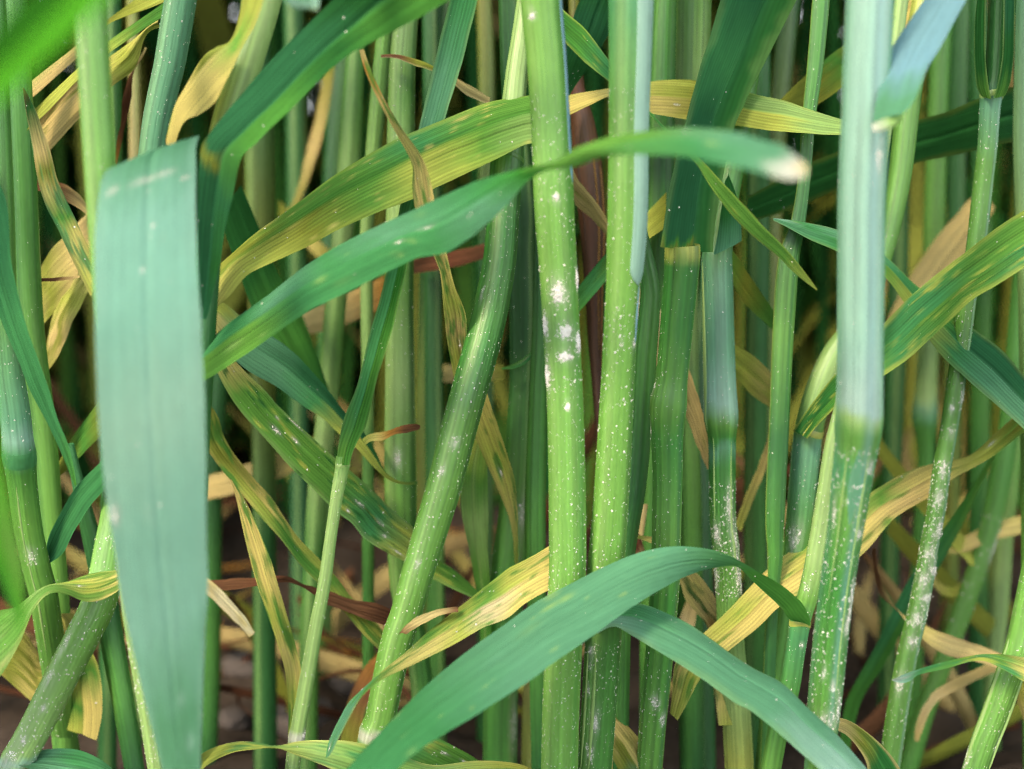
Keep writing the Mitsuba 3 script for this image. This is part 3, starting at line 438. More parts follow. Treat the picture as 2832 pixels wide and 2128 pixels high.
 {'label': 'jointed green stalk carrying the broad dark teal blade, right of centre', 'P': [(20.35, 160.0, 91.51, 2.1), (20.39, 160.07, 90.02, 2.13), (20.21, 160.24, 86.51, 2.03), (19.97, 160.42, 82.69, 1.99), (19.52, 160.74, 75.68, 1.92), (19.15, 160.9, 72.28, 2.18), (19.07, 161.07, 68.5, 1.99), (19.27, 161.34, 62.31, 1.84), (19.28, 161.58, 56.81, 1.82), (19.32, 161.87, 50.27, 1.83), (19.08, 162.09, 45.17, 1.81), (18.7, 162.37, 38.57, 1.77), (18.38, 162.55, 34.15, 1.78), (18.02, 162.78, 28.54, 1.73), (17.77, 163.0, 23.18, 1.68), (17.36, 163.37, 14.19, 1.68), (17.02, 163.66, 5.2, 1.68), (16.75, 163.89, -3.79, 1.68)], 'col': [(91.51, 'yg'), (90.24, 'yg'), (88.74, 'g3'), (82.01, 'g3'), (71.7, 'g'), (67.62, 'g3'), (55.73, 'g'), (46.59, 'g3'), (23.69, 'g')], 'seed': 120, 'nodes': [(71.41, 1.94, 0.05, None)], 'specks': [(130, 0.06, 89.85, 58.73), (120, 0.075, 58.73, 23.69)], 'patches': [(74.01, -80, 0.68, 0.23), (69.08, -84, 0.68, 0.23), (33.77, -5, 0.71, 0.59), (31.22, 40, 0.71, 0.47)], 'bands': [('dt', 48, 13, 0.6), ('g1', -20, 14, 0.35)], 'blades': [{'A': [(17.48, 157.5, 91.43), (18.06, 157.92, 95.42), (18.68, 158.33, 99.28), (20.38, 160.65, 105.39), (22.26, 163.05, 111.98), (23.82, 164.57, 116.43), (25.15, 165.64, 120.87), (26.15, 166.5, 124.48), (30.13, 169.15, 132.69), (35.21, 172.5, 139.23), (40.55, 176.01, 143.51)], 'B': [(24.15, 160.5, 90.66), (24.34, 161.37, 93.11), (24.94, 162.55, 96.39), (26.05, 164.7, 101.26), (27.71, 167.32, 106.34), (30.75, 169.89, 112.21), (33.84, 171.86, 118.01), (35.75, 172.76, 121.76), (37.14, 173.5, 124.95), (39.47, 175.1, 133.09), (40.71, 176.0, 139.47), (40.77, 176.15, 143.52)], 'col': [(np.float64(0.0), 'ol'), (np.float64(0.012), 'g2'), (np.float64(0.029), 'dt'), (np.float64(0.292), 'dt'), (np.float64(0.409), 'gm'), (np.float64(0.584), 'dt')], 'seed': 119, 'fold': 0.5, 'halfB': [(np.float64(0.0), 'dg'), (np.float64(0.146), 'dg'), (np.float64(0.292), 'dg'), (np.float64(0.438), 'dg'), (np.float64(0.584), 'dg')], 'crease': -0.42, 'mid': ('gm', 0.35), 'marg': ('pg', 0.25), 'specks': (60, 0.1), 'vein': 0.12}]},  # right half of the blade: shadow side of the fold, painted in
 {'label': 'glaucous stalk with a pale swollen joint between the dark teal blade and the right stalks', 'P': [(42.03, 185.7, 296.78, 0.72), (40.94, 184.69, 261.81, 0.83), (39.49, 183.35, 226.87, 0.95), (37.56, 181.56, 191.97, 1.07), (34.99, 179.17, 157.15, 1.18), (31.57, 176.0, 122.46, 1.3), (30.72, 175.22, 116.06, 1.36), (29.58, 174.29, 108.47, 1.42), (28.44, 173.5, 102.03, 1.54), (27.28, 172.78, 96.16, 1.72), (26.42, 172.03, 89.99, 1.9), (26.31, 171.89, 88.81, 2.02), (26.53, 171.02, 81.55, 2.06), (26.76, 170.15, 74.26, 2.09), (27.02, 170.0, 69.8, 2.19), (27.3, 170.0, 65.71, 1.8), (27.38, 170.0, 62.45, 1.75), (27.7, 170.0, 54.56, 1.73), (28.14, 170.0, 51.43, 1.77), (28.65, 170.0, 45.68, 1.74), (29.23, 170.0, 37.55, 1.79), (30.05, 170.0, 29.76, 1.86), (30.44, 170.0, 24.51, 1.93), (30.83, 170.0, 19.21, 1.94), (31.49, 170.0, 10.24, 1.94), (32.02, 170.0, 1.25, 1.94), (32.27, 170.0, -4.0, 1.94)], 'col': [(121.88, 'g2'), (92.64, 'g2'), (86.74, 'gt'), (77.28, 'gt'), (70.71, 'gl'), (67.97, 'g'), (66.14, 'g3'), (64.91, 'gt'), (62.14, 'g3'), (45.87, 'g'), (31.07, 'pg'), (20.41, 'yg')], 'seed': 122, 'nodes': [(68.15, 1.56, 0.06, None)], 'strips': [(89.1, 66.75, -80, -60, 'pg', 0.12, 'sheath_margin'), (66.75, 54.69, -50, -40, 'pg', 0.12, 'sheath_margin'), (66.44, 46.5, 28, 36, 'pg', 0.1, 'sheath_margin')], 'specks': [(60, 0.065, 89.1, 67.05), (300, 0.085, 60.29, 44.59)], 'patches': [(56.87, 25, 2.42, 0.48), (51.55, 45, 3.05, 0.61), (53.44, -40, 1.22, 0.49), (47.77, -70, 1.47, 0.49), (47.13, 50, 1.47, 0.49)], 'blades': [{'A': [(28.93, 168.5, 91.64), (28.8, 169.17, 94.51), (28.25, 169.85, 97.39), (27.24, 170.5, 99.98)], 'B': [(24.92, 165.5, 89.97), (25.33, 165.9, 91.77), (25.82, 166.52, 94.6), (26.43, 167.5, 99.13)], 'col': [(np.float64(0.0), 'gt'), (np.float64(0.5), 'dg'), (np.float64(1.0), 'dg')], 'seed': 121, 'part': 'sheath', 'label': 'short sheath lip'}]},
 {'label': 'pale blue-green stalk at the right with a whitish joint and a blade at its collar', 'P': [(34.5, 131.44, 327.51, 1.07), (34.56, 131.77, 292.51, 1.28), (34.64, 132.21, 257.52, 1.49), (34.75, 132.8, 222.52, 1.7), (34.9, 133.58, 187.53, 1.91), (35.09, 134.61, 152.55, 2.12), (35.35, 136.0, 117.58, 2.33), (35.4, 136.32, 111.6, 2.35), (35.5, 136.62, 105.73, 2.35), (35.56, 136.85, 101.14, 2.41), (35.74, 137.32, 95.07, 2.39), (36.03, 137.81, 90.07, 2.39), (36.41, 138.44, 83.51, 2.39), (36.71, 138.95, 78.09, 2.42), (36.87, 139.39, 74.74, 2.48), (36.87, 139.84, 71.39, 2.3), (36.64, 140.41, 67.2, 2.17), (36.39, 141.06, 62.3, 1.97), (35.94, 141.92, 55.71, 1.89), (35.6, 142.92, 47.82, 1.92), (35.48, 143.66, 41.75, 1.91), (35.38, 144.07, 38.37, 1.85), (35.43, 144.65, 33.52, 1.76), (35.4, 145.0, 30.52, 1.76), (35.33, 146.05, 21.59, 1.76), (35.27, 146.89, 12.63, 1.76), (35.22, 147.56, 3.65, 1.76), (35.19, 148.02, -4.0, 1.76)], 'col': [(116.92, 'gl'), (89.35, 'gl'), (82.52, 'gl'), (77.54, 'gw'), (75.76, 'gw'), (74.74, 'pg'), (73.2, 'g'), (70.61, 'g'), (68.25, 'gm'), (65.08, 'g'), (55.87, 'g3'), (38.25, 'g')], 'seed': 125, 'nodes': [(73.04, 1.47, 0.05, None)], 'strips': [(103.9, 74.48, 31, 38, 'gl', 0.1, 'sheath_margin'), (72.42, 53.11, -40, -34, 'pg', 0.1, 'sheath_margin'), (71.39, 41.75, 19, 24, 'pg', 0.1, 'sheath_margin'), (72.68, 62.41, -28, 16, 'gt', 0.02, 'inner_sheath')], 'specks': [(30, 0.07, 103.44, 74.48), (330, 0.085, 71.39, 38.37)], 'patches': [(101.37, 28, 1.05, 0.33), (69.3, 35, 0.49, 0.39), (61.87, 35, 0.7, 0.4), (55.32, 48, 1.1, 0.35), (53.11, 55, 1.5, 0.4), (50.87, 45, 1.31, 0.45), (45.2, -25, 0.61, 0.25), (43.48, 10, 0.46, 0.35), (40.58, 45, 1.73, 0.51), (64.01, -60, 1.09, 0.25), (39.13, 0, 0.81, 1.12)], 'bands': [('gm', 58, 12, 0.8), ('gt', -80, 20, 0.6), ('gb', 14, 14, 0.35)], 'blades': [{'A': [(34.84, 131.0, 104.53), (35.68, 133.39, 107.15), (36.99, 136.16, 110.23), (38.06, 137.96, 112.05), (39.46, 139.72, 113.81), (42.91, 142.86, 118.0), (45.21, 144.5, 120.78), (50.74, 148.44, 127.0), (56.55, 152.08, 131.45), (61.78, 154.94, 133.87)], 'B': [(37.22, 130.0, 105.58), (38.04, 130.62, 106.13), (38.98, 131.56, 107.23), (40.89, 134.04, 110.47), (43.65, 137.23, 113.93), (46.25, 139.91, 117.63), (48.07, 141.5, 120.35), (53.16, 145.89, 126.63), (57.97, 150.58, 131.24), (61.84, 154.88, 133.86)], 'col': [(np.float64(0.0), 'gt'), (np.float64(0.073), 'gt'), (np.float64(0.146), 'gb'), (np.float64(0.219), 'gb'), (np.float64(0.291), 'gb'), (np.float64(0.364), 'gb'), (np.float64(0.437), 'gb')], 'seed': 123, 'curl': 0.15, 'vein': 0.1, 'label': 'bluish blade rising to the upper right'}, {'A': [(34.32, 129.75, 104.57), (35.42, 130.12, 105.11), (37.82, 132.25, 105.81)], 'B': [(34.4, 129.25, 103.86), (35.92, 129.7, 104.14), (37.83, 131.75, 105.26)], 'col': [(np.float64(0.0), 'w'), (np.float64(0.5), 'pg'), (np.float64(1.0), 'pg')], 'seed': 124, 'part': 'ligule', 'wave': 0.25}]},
 {'label': 'stalk whose arching blade sweeps left across the lower foreground', 'P': [(52.9, 160.46, 287.47, 0.4), (51.98, 160.21, 252.49, 0.48), (50.77, 159.87, 217.51, 0.56), (49.15, 159.43, 182.55, 0.64), (46.99, 158.84, 147.62, 0.72), (44.11, 158.05, 112.75, 0.8), (40.27, 157.0, 77.97, 0.88), (39.54, 156.8, 72.99, 0.99), (38.48, 156.57, 67.4, 1.11), (37.29, 156.21, 58.25, 1.12), (36.5, 156.0, 52.36, 1.23), (35.83, 156.0, 48.87, 1.24), (35.13, 156.0, 46.23, 1.27), (34.65, 156.0, 42.04, 1.19), (34.21, 156.0, 38.3, 1.25), (33.52, 156.0, 34.95, 1.25), (32.82, 156.0, 31.94, 1.26), (32.07, 156.0, 26.47, 1.24), (30.84, 156.0, 17.56, 1.24), (29.86, 156.0, 8.61, 1.24), (29.08, 156.0, -0.35, 1.24), (28.82, 156.0, -4.0, 1.24)], 'col': [(76.87, 'pg'), (54.37, 'pg'), (48.57, 'g1'), (44.46, 'gm'), (36.74, 'g2'), (26.96, 'g')], 'seed': 127, 'collars': [(45.93, 0.51, 'yg')], 'specks': [(110, 0.07, 71.31, 36.74)], 'patches': [(50.62, -30, 0.39, 0.28), (43.28, 20, 0.28, 0.28)], 'blades': [{'A': [(35.81, 153.25, 46.48), (35.31, 152.69, 47.94), (33.86, 151.69, 50.28), (30.98, 150.25, 52.77), (27.79, 148.74, 54.96), (25.66, 147.73, 56.37), (23.5, 146.95, 57.47), (20.61, 146.33, 58.19), (17.77, 145.82, 58.34), (14.08, 145.41, 57.7), (10.36, 144.89, 56.35), (6.68, 143.82, 54.79), (2.62, 142.52, 52.91), (-0.61, 140.88, 51.07), (-5.04, 137.57, 48.89), (-9.1, 134.24, 46.54), (-12.78, 130.75, 43.81), (-16.89, 127.0, 40.24), (-22.86, 121.4, 34.28), (-28.31, 115.41, 26.77), (-32.51, 109.91, 19.12)], 'B': [(35.59, 154.75, 46.31), (33.0, 153.71, 47.36), (32.25, 153.21, 48.57), (30.46, 152.27, 50.49), (28.28, 151.15, 52.66), (26.67, 150.27, 54.39), (23.84, 148.8, 55.06), (20.72, 146.68, 55.04), (17.71, 144.68, 54.31), (13.84, 142.05, 52.91), (9.07, 138.36, 50.8), (4.54, 134.4, 49.15), (1.1, 131.76, 47.53), (-0.57, 130.51, 46.93), (-4.71, 127.38, 45.46), (-9.47, 124.44, 43.48), (-11.6, 123.0, 41.93), (-18.37, 118.0, 35.72), (-25.67, 113.41, 27.61), (-32.4, 109.83, 19.15)], 'col': [(np.float64(0.0), 'g2'), (np.float64(0.118), 'g2'), (np.float64(0.237), 'gt'), (np.float64(0.355), 'gt'), (np.float64(0.474), 'gt'), (np.float64(0.592), 'gm'), (np.float64(0.71), 'gm')], 'seed': 126, 'curl': 0.16, 'spots': (46, 'pg', 0.26), 'specks': (40, 0.08), 'vein': 0.11, 'rib': 0.02, 'label': 'wide arching blue-green blade'}]},
 {'label': 'green stalk behind the pale right stalk, with a mottled blade crossing to the right edge', 'P': [(61.83, 183.66, 262.58, 0.84), (60.49, 182.79, 227.62, 0.96), (58.7, 181.62, 192.68, 1.08), (56.31, 180.07, 157.8, 1.2), (53.14, 178.0, 123.0, 1.31), (52.38, 177.51, 116.85, 1.5), (51.64, 177.0, 110.37, 1.56), (50.82, 176.3, 101.47, 1.51), (49.56, 175.54, 93.7, 1.39), (47.81, 174.78, 87.41, 1.39), (45.15, 173.93, 80.5, 1.52), (42.13, 173.34, 76.3, 1.64), (40.37, 172.94, 72.06, 1.76), (39.6, 172.82, 68.99, 1.83), (38.97, 172.68, 65.29, 1.89), (38.56, 172.47, 59.71, 1.84), (38.16, 172.25, 53.96, 1.75), (37.65, 172.1, 49.68, 1.6), (36.83, 172.0, 43.94, 1.49), (36.15, 172.0, 38.12, 1.37), (35.45, 172.0, 32.23, 1.32), (34.88, 172.0, 26.28, 1.26), (34.47, 172.0, 18.93, 1.27), (33.97, 172.0, 9.95, 1.27), (33.56, 172.0, 0.96, 1.27), (33.38, 172.0, -4.0, 1.27)], 'col': [(122.13, 'yg'), (110.37, 'g'), (86.51, 'g'), (74.49, 'pg'), (66.53, 'g'), (64.67, 'gt'), (52.83, 'g2'), (19.47, 'g')], 'seed': 129, 'collars': [(66.4, 0.55, 'yg')], 'specks': [(70, 0.07, 92.51, 68.37), (50, 0.08, 64.67, 46.51)], 'patches': [(52.52, -20, 1.61, 0.74), (81.1, 20, 0.6, 0.48)], 'blades': [{'A': [(36.73, 171.0, 66.86), (38.96, 169.21, 71.21), (41.18, 167.6, 74.82), (43.93, 166.52, 78.29), (46.4, 165.43, 81.51), (48.87, 164.33, 84.68), (50.23, 163.76, 86.16), (53.09, 162.48, 89.03), (54.72, 161.72, 90.48), (57.22, 160.79, 92.91), (60.94, 159.5, 95.81), (68.35, 156.6, 100.21), (75.53, 153.0, 102.26), (81.49, 149.29, 102.08)], 'B': [(37.74, 167.0, 66.55), (40.02, 163.6, 70.94), (42.15, 161.08, 73.51), (44.97, 159.14, 75.93), (47.26, 157.77, 78.09), (49.54, 156.16, 81.01), (51.27, 154.94, 83.17), (53.33, 153.94, 85.65), (55.6, 153.34, 87.2), (58.66, 152.5, 89.44), (66.42, 150.65, 94.8), (74.4, 149.5, 99.08), (81.44, 149.15, 101.96)], 'col': [(np.float64(0.0), 'dg'), (np.float64(0.098), 'dg'), (np.float64(0.196), 'g2'), (np.float64(0.294), 'gm'), (np.float64(0.391), 'gm'), (np.float64(0.489), 'g'), (np.float64(0.587), 'g')], 'seed': 128, 'halfB': [(np.float64(0.0), 'dg'), (np.float64(0.098), 'g2'), (np.float64(0.196), 'g'), (np.float64(0.294), 'gm'), (np.float64(0.391), 'g'), (np.float64(0.489), 'g'), (np.float64(0.587), 'gm')], 'mot': ('yg', 0.14, 3), 'marg': ('yg', 0.6), 'crease': -0.2, 'specks': (50, 0.08), 'label': 'broad green blade flecked yellow along its margins'}]},
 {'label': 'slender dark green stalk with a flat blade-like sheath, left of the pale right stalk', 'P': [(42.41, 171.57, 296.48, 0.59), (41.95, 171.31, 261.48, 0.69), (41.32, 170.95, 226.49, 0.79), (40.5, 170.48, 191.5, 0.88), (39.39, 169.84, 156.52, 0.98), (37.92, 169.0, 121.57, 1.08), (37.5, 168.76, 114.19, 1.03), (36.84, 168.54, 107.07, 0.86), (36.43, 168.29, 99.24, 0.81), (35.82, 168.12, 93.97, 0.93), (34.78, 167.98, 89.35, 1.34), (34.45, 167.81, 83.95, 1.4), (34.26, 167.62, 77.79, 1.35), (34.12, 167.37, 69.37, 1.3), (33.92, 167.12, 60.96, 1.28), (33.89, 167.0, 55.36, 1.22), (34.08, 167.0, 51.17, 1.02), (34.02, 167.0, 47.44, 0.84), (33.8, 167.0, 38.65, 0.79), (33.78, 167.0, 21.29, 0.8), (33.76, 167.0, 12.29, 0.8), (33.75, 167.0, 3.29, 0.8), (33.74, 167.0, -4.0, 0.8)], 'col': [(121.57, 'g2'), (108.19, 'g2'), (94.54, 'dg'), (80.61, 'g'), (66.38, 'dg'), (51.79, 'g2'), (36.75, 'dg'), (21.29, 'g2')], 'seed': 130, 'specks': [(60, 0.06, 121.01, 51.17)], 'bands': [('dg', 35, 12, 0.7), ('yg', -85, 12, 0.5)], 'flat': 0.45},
 {'label': 'slim mildewed stalk near the right edge with a cup-shaped collar on top', 'P': [(57.69, 166.36, 331.91, 0.6), (57.87, 166.62, 296.91, 0.72), (58.11, 166.97, 261.92, 0.84), (58.42, 167.44, 226.92, 0.96), (58.85, 168.06, 191.93, 1.08), (59.41, 168.89, 156.94, 1.19), (60.17, 170.0, 121.97, 1.31), (60.32, 170.22, 116.72, 1.32), (60.35, 170.41, 112.24, 1.33), (60.01, 170.52, 109.71, 1.39), (59.93, 170.57, 108.35, 1.31), (59.94, 170.78, 103.32, 1.25), (59.64, 170.97, 97.19, 1.26), (59.19, 170.72, 91.0, 1.24), (58.24, 170.43, 83.7, 1.19), (57.93, 170.27, 79.54, 1.13), (57.29, 170.02, 73.19, 1.19), (56.66, 170.0, 66.75, 1.14), (56.09, 170.0, 62.45, 1.18), (55.51, 170.0, 55.87, 1.21), (54.88, 170.0, 51.43, 1.19), (54.43, 170.0, 47.01, 1.28), (53.69, 169.69, 42.59, 1.32), (52.53, 169.27, 37.11, 1.35), (51.68, 168.85, 31.6, 1.42), (50.95, 168.44, 26.05, 1.42), (50.28, 168.0, 20.16, 1.42), (49.28, 167.34, 11.24, 1.42), (48.47, 166.8, 2.29, 1.42), (48.02, 166.51, -4.0, 1.42)], 'col': [(121.14, 'dg'), (111.12, 'dg'), (108.29, 'gt'), (101.42, 'g'), (68.89, 'g'), (21.3, 'g')], 'seed': 133, 'collars': [(109.71, 0.46, 'pg')], 'specks': [(190, 0.075, 108.29, 62.76), (360, 0.085, 62.76, 40.91), (80, 0.08, 40.91, 21.3)], 'patches': [(71.92, 45, 1.44, 0.42), (70.1, -20, 0.54, 0.36), (66.75, 0, 0.54, 0.42), (62.14, -10, 0.97, 0.36), (58.43, -10, 0.85, 0.48), (54.06, 20, 0.97, 0.55), (50.92, -10, 0.61, 0.61), (48.72, 35, 0.85, 0.73), (47.13, -20, 0.98, 0.55), (44.64, 20, 0.61, 0.67), (42.16, -10, 0.74, 0.61), (39.04, 0, 0.62, 0.62), (33.42, -30, 1.11, 0.43)], 'bands': [('gl', 42, 12, 0.5)], 'blades': [{'A': [(58.51, 170.0, 109.56), (57.75, 169.87, 111.08), (57.2, 169.57, 114.98), (56.96, 169.22, 119.39), (57.07, 169.0, 122.11), (56.77, 168.08, 131.0), (56.5, 166.95, 138.15), (56.3, 165.81, 142.88)], 'B': [(59.1, 168.0, 109.06), (58.54, 167.85, 110.95), (57.83, 167.51, 115.35), (57.41, 167.0, 121.85), (57.05, 166.38, 130.78), (56.67, 165.95, 138.02), (56.3, 165.77, 142.88)], 'col': [(np.float64(0.0), 'g'), (np.float64(0.105), 'dg'), (np.float64(0.209), 'dg'), (np.float64(0.314), 'dg')], 'seed': 131, 'marg': ('pg', 0.5)}, {'A': [(59.38, 168.0, 109.17), (59.69, 167.72, 110.94), (59.81, 167.03, 115.31), (59.18, 166.0, 121.72), (58.34, 164.6, 130.51), (57.7, 163.4, 137.61), (57.34, 162.56, 142.35)], 'B': [(61.57, 170.0, 109.62), (62.02, 169.67, 111.63), (61.91, 169.05, 115.49), (61.5, 168.35, 119.84), (61.25, 168.0, 121.98), (60.09, 166.3, 130.73), (58.73, 164.4, 137.74), (57.38, 162.6, 142.36)], 'col': [(np.float64(0.0), 'g'), (np.float64(0.103), 'dg'), (np.float64(0.207), 'dg'), (np.float64(0.31), 'dt')], 'seed': 132, 'marg': ('pg', 0.5)}]},
 {'label': 'thick leaning stalk in the bottom right corner with loose pale sheath edges', 'P': [(79.84, 162.55, 267.37, 0.79), (78.84, 162.37, 232.38, 0.94), (77.51, 162.12, 197.41, 1.1), (75.74, 161.8, 162.45, 1.25), (73.38, 161.36, 127.53, 1.41), (70.23, 160.78, 92.68, 1.56), (66.04, 160.0, 57.94, 1.71), (64.91, 159.79, 50.91, 1.72), (63.59, 159.54, 42.6, 1.68), (62.4, 159.42, 38.41, 1.62), (60.89, 159.27, 33.34, 1.6), (59.36, 159.12, 28.6, 1.58), (58.26, 159.0, 24.44, 1.52), (55.95, 158.74, 15.74, 1.52), (54.1, 158.54, 6.94, 1.52), (52.61, 158.37, -1.94, 1.52), (52.21, 158.33, -4.91, 1.52)], 'col': [(57.94, 'g'), (46.96, 'g1'), (35.8, 'g1'), (24.44, 'g')], 'seed': 134, 'strips': [(42.6, 25.54, -88, -64, 'pg', 0.22, 'sheath_margin'), (39.01, 25.54, 55, 75, 'pg', 0.28, 'sheath_margin')], 'specks': [(120, 0.07, 50.32, 25.54)], 'patches': [(43.19, 20, 0.92, 0.58), (29.33, 70, 1.52, 0.47), (26.89, -80, 1.17, 0.41)]},
 {'label': 'blurred green stalk at the right behind the slim mildewed one', 'P': [(73.36, 230.0, 304.34, 0.89), (73.23, 230.0, 269.34, 1.04), (73.07, 230.0, 234.35, 1.18), (72.84, 230.0, 199.35, 1.33), (72.55, 230.0, 164.35, 1.48), (72.15, 230.0, 129.35, 1.62), (72.03, 230.0, 121.08, 1.63), (72.02, 230.0, 111.94, 1.68), (72.13, 230.0, 101.76, 1.77), (72.31, 230.0, 91.75, 1.82), (72.57, 230.0, 83.43, 1.91), (72.3, 230.0, 72.6, 1.85), (72.33, 230.0, 63.74, 1.86), (72.37, 230.0, 57.9, 2.19), (72.65, 230.0, 53.77, 1.71), (72.89, 230.0, 50.45, 1.47), (72.85, 230.0, 41.23, 1.48), (72.72, 230.0, 28.48, 1.49), (72.71, 230.0, 11.13, 1.51), (72.78, 230.0, -8.4, 1.53)], 'col': [(128.6, 'g2'), (90.17, 'g'), (62.02, 'pg'), (59.14, 'gt'), (56.25, 'g2'), (-7.68, 'g2')], 'seed': 135, 'nodes': [(57.49, 1.79, 0.08, None)], 'far': True},
 {'label': 'blurred diagonal green stalk at the lower right', 'P': [(80.91, 205.0, 314.77, 0.56), (80.76, 205.0, 279.77, 0.69), (80.55, 205.0, 244.77, 0.83), (80.29, 205.0, 209.77, 0.97), (79.93, 205.0, 174.77, 1.1), (79.45, 205.0, 139.77, 1.24), (78.81, 205.0, 104.78, 1.37), (77.96, 205.0, 69.79, 1.51), (77.65, 205.0, 60.27, 1.59), (77.05, 205.0, 54.35, 1.64), (76.42, 205.0, 48.74, 1.64), (74.56, 205.0, 40.06, 1.58), (71.97, 205.0, 30.65, 1.59), (69.17, 205.0, 21.58, 1.53), (66.23, 205.0, 11.35, 1.58), (64.49, 205.0, 3.38, 1.59), (62.89, 205.0, -4.0, 1.59)], 'col': [(69.79, 'g2'), (53.79, 'g2'), (37.4, 'g'), (20.6, 'g'), (3.38, 'g2')], 'seed': 136, 'specks': [(40, 0.1, 47.62, 24.69)], 'patches': [(41.58, 50, 2.2, 0.59)], 'far': True},
 {'label': 'blurred pale stalk close to the right edge, lower half', 'P': [(80.16, 220.0, 261.01, 0.71), (80.53, 220.0, 226.01, 0.83), (81.04, 220.0, 191.02, 0.95), (81.71, 220.0, 156.02, 1.06), (82.6, 220.0, 121.04, 1.18), (83.79, 220.0, 86.06, 1.29), (84.28, 220.0, 75.34, 1.46), (84.35, 220.0, 63.67, 1.55), (84.12, 220.0, 51.8, 1.64), (83.57, 220.0, 39.74, 1.65), (83.48, 220.0, 27.47, 1.67), (83.32, 220.0, 19.18, 1.52), (83.96, 220.0, -3.69, 1.46)], 'col': [(86.06, 'g'), (68.98, 'pg'), (51.48, 'g'), (33.55, 'pg'), (15.17, 'pg'), (-3.69, 'g2')], 'seed': 137, 'far': True},
 {'label': 'pale green stalk cut by the top right corner', 'P': [(66.69, 185.0, 298.59, 0.68), (66.93, 185.0, 263.59, 0.8), (67.24, 185.0, 228.59, 0.91), (67.66, 185.0, 193.59, 1.02), (68.22, 185.0, 158.6, 1.13), (68.97, 185.0, 123.61, 1.24), (69.2, 185.0, 115.74, 1.25), (69.46, 185.0, 107.14, 1.2), (70.18, 185.0, 97.15, 1.14), (71.26, 185.0, 85.71, 1.09), (73.23, 185.0, 59.47, 1.12), (76.47, 185.0, 12.81, 1.16), (77.09, 185.0, 3.83, 1.16), (77.52, 185.0, -4.0, 1.16)], 'col': [(123.61, 'gt'), (88.91, 'pg'), (52.05, 'g'), (12.81, 'g2')], 'seed': 138, 'far': True},
 {'label': 'broad pale stalk at the top behind the second thick stalk', 'P': [(24.91, 190.0, 264.25, 1.63), (24.92, 190.0, 229.25, 1.86), (24.93, 190.0, 194.25, 2.09), (24.94, 190.0, 159.25, 2.32), (24.95, 190.0, 124.25, 2.55), (24.96, 190.0, 118.04, 2.53), (24.88, 190.0, 112.39, 2.48), (24.65, 190.0, 104.78, 2.4), (24.45, 190.0, 95.78, 2.29), (24.39, 190.0, 78.7, 2.19), (25.07, 190.0, 65.22, 2.01), (25.75, 190.0, 51.45, 1.97), (26.47, 190.0, 30.2, 1.86), (27.16, 190.0, 10.45, 1.82), (27.47, 190.0, 1.46, 1.82), (27.63, 190.0, -4.0, 1.82)], 'col': [(124.25, 'g'), (103.12, 'pg'), (81.23, 'pg'), (58.51, 'g'), (34.94, 'g2'), (10.45, 'dg')], 'seed': 139, 'bands': [('g2', -20, 16, 0.4)]},
 {'label': 'dark green ribbed stalk right behind the second thick stalk', 'P': [(22.27, 184.0, 298.47, 0.88), (22.07, 184.0, 263.47, 1.03), (21.82, 184.0, 228.47, 1.17), (21.47, 184.0, 193.47, 1.32), (21.01, 184.0, 158.47, 1.46), (20.39, 184.0, 123.48, 1.61), (20.25, 184.0, 117.47, 1.74), (20.18, 184.0, 107.71, 1.88), (20.15, 184.0, 98.42, 1.96), (20.15, 184.0, 90.87, 1.97), (20.09, 184.0, 83.23, 1.92), (20.01, 184.0, 72.88, 1.87), (19.97, 184.0, 59.69, 1.76), (20.04, 184.0, 39.34, 1.66), (20.2, 184.0, 13.28, 1.63), (20.25, 184.0, 4.28, 1.63), (20.29, 184.0, -4.0, 1.63)], 'col': [(123.48, 'g2'), (103.02, 'dg'), (81.82, 'g2'), (59.82, 'g2'), (36.99, 'g2'), (13.28, 'dg')], 'seed': 140, 'bands': [('g', -40, 14, 0.4)]},
 {'label': 'dark green stalk left of the thick central stalk, with a broad base', 'P': [(-3.76, 183.59, 298.18, 0.74), (-3.42, 183.42, 263.18, 0.86), (-2.97, 183.2, 228.19, 0.98), (-2.36, 182.91, 193.19, 1.1), (-1.56, 182.52, 158.2, 1.22), (-0.49, 182.0, 123.22, 1.34), (-0.25, 181.88, 117.27, 1.41), (0.12, 181.75, 110.65, 1.54), (0.75, 181.6, 102.74, 1.74), (1.25, 181.47, 95.97, 1.87), (1.19, 181.34, 89.32, 1.91), (1.39, 181.21, 82.22, 1.8), (1.33, 181.07, 74.6, 1.65), (1.15, 180.97, 69.47, 1.66), (0.77, 180.81, 60.39, 1.92), (0.13, 180.65, 51.72, 2.19), (-0.65, 180.51, 43.87, 2.4), (-1.31, 180.33, 33.75, 2.45), (-1.65, 180.15, 23.49, 2.44), (-1.73, 180.0, 14.46, 2.45), (-1.8, 179.85, 5.46, 2.45), (-1.86, 179.72, -3.54, 2.45)], 'col': [(122.63, 'g2'), (98.44, 'dg'), (76.51, 'dg'), (66.89, 'g2'), (57.12, 'g'), (43.87, 'g2'), (15.72, 'g2')], 'seed': 141, 'specks': [(60, 0.07, 92.25, 40.51)], 'patches': [(53.17, 30, 1.94, 0.52), (22.8, 55, 2.65, 0.66)], 'bands': [('pg', 40, 12, 0.35)]},
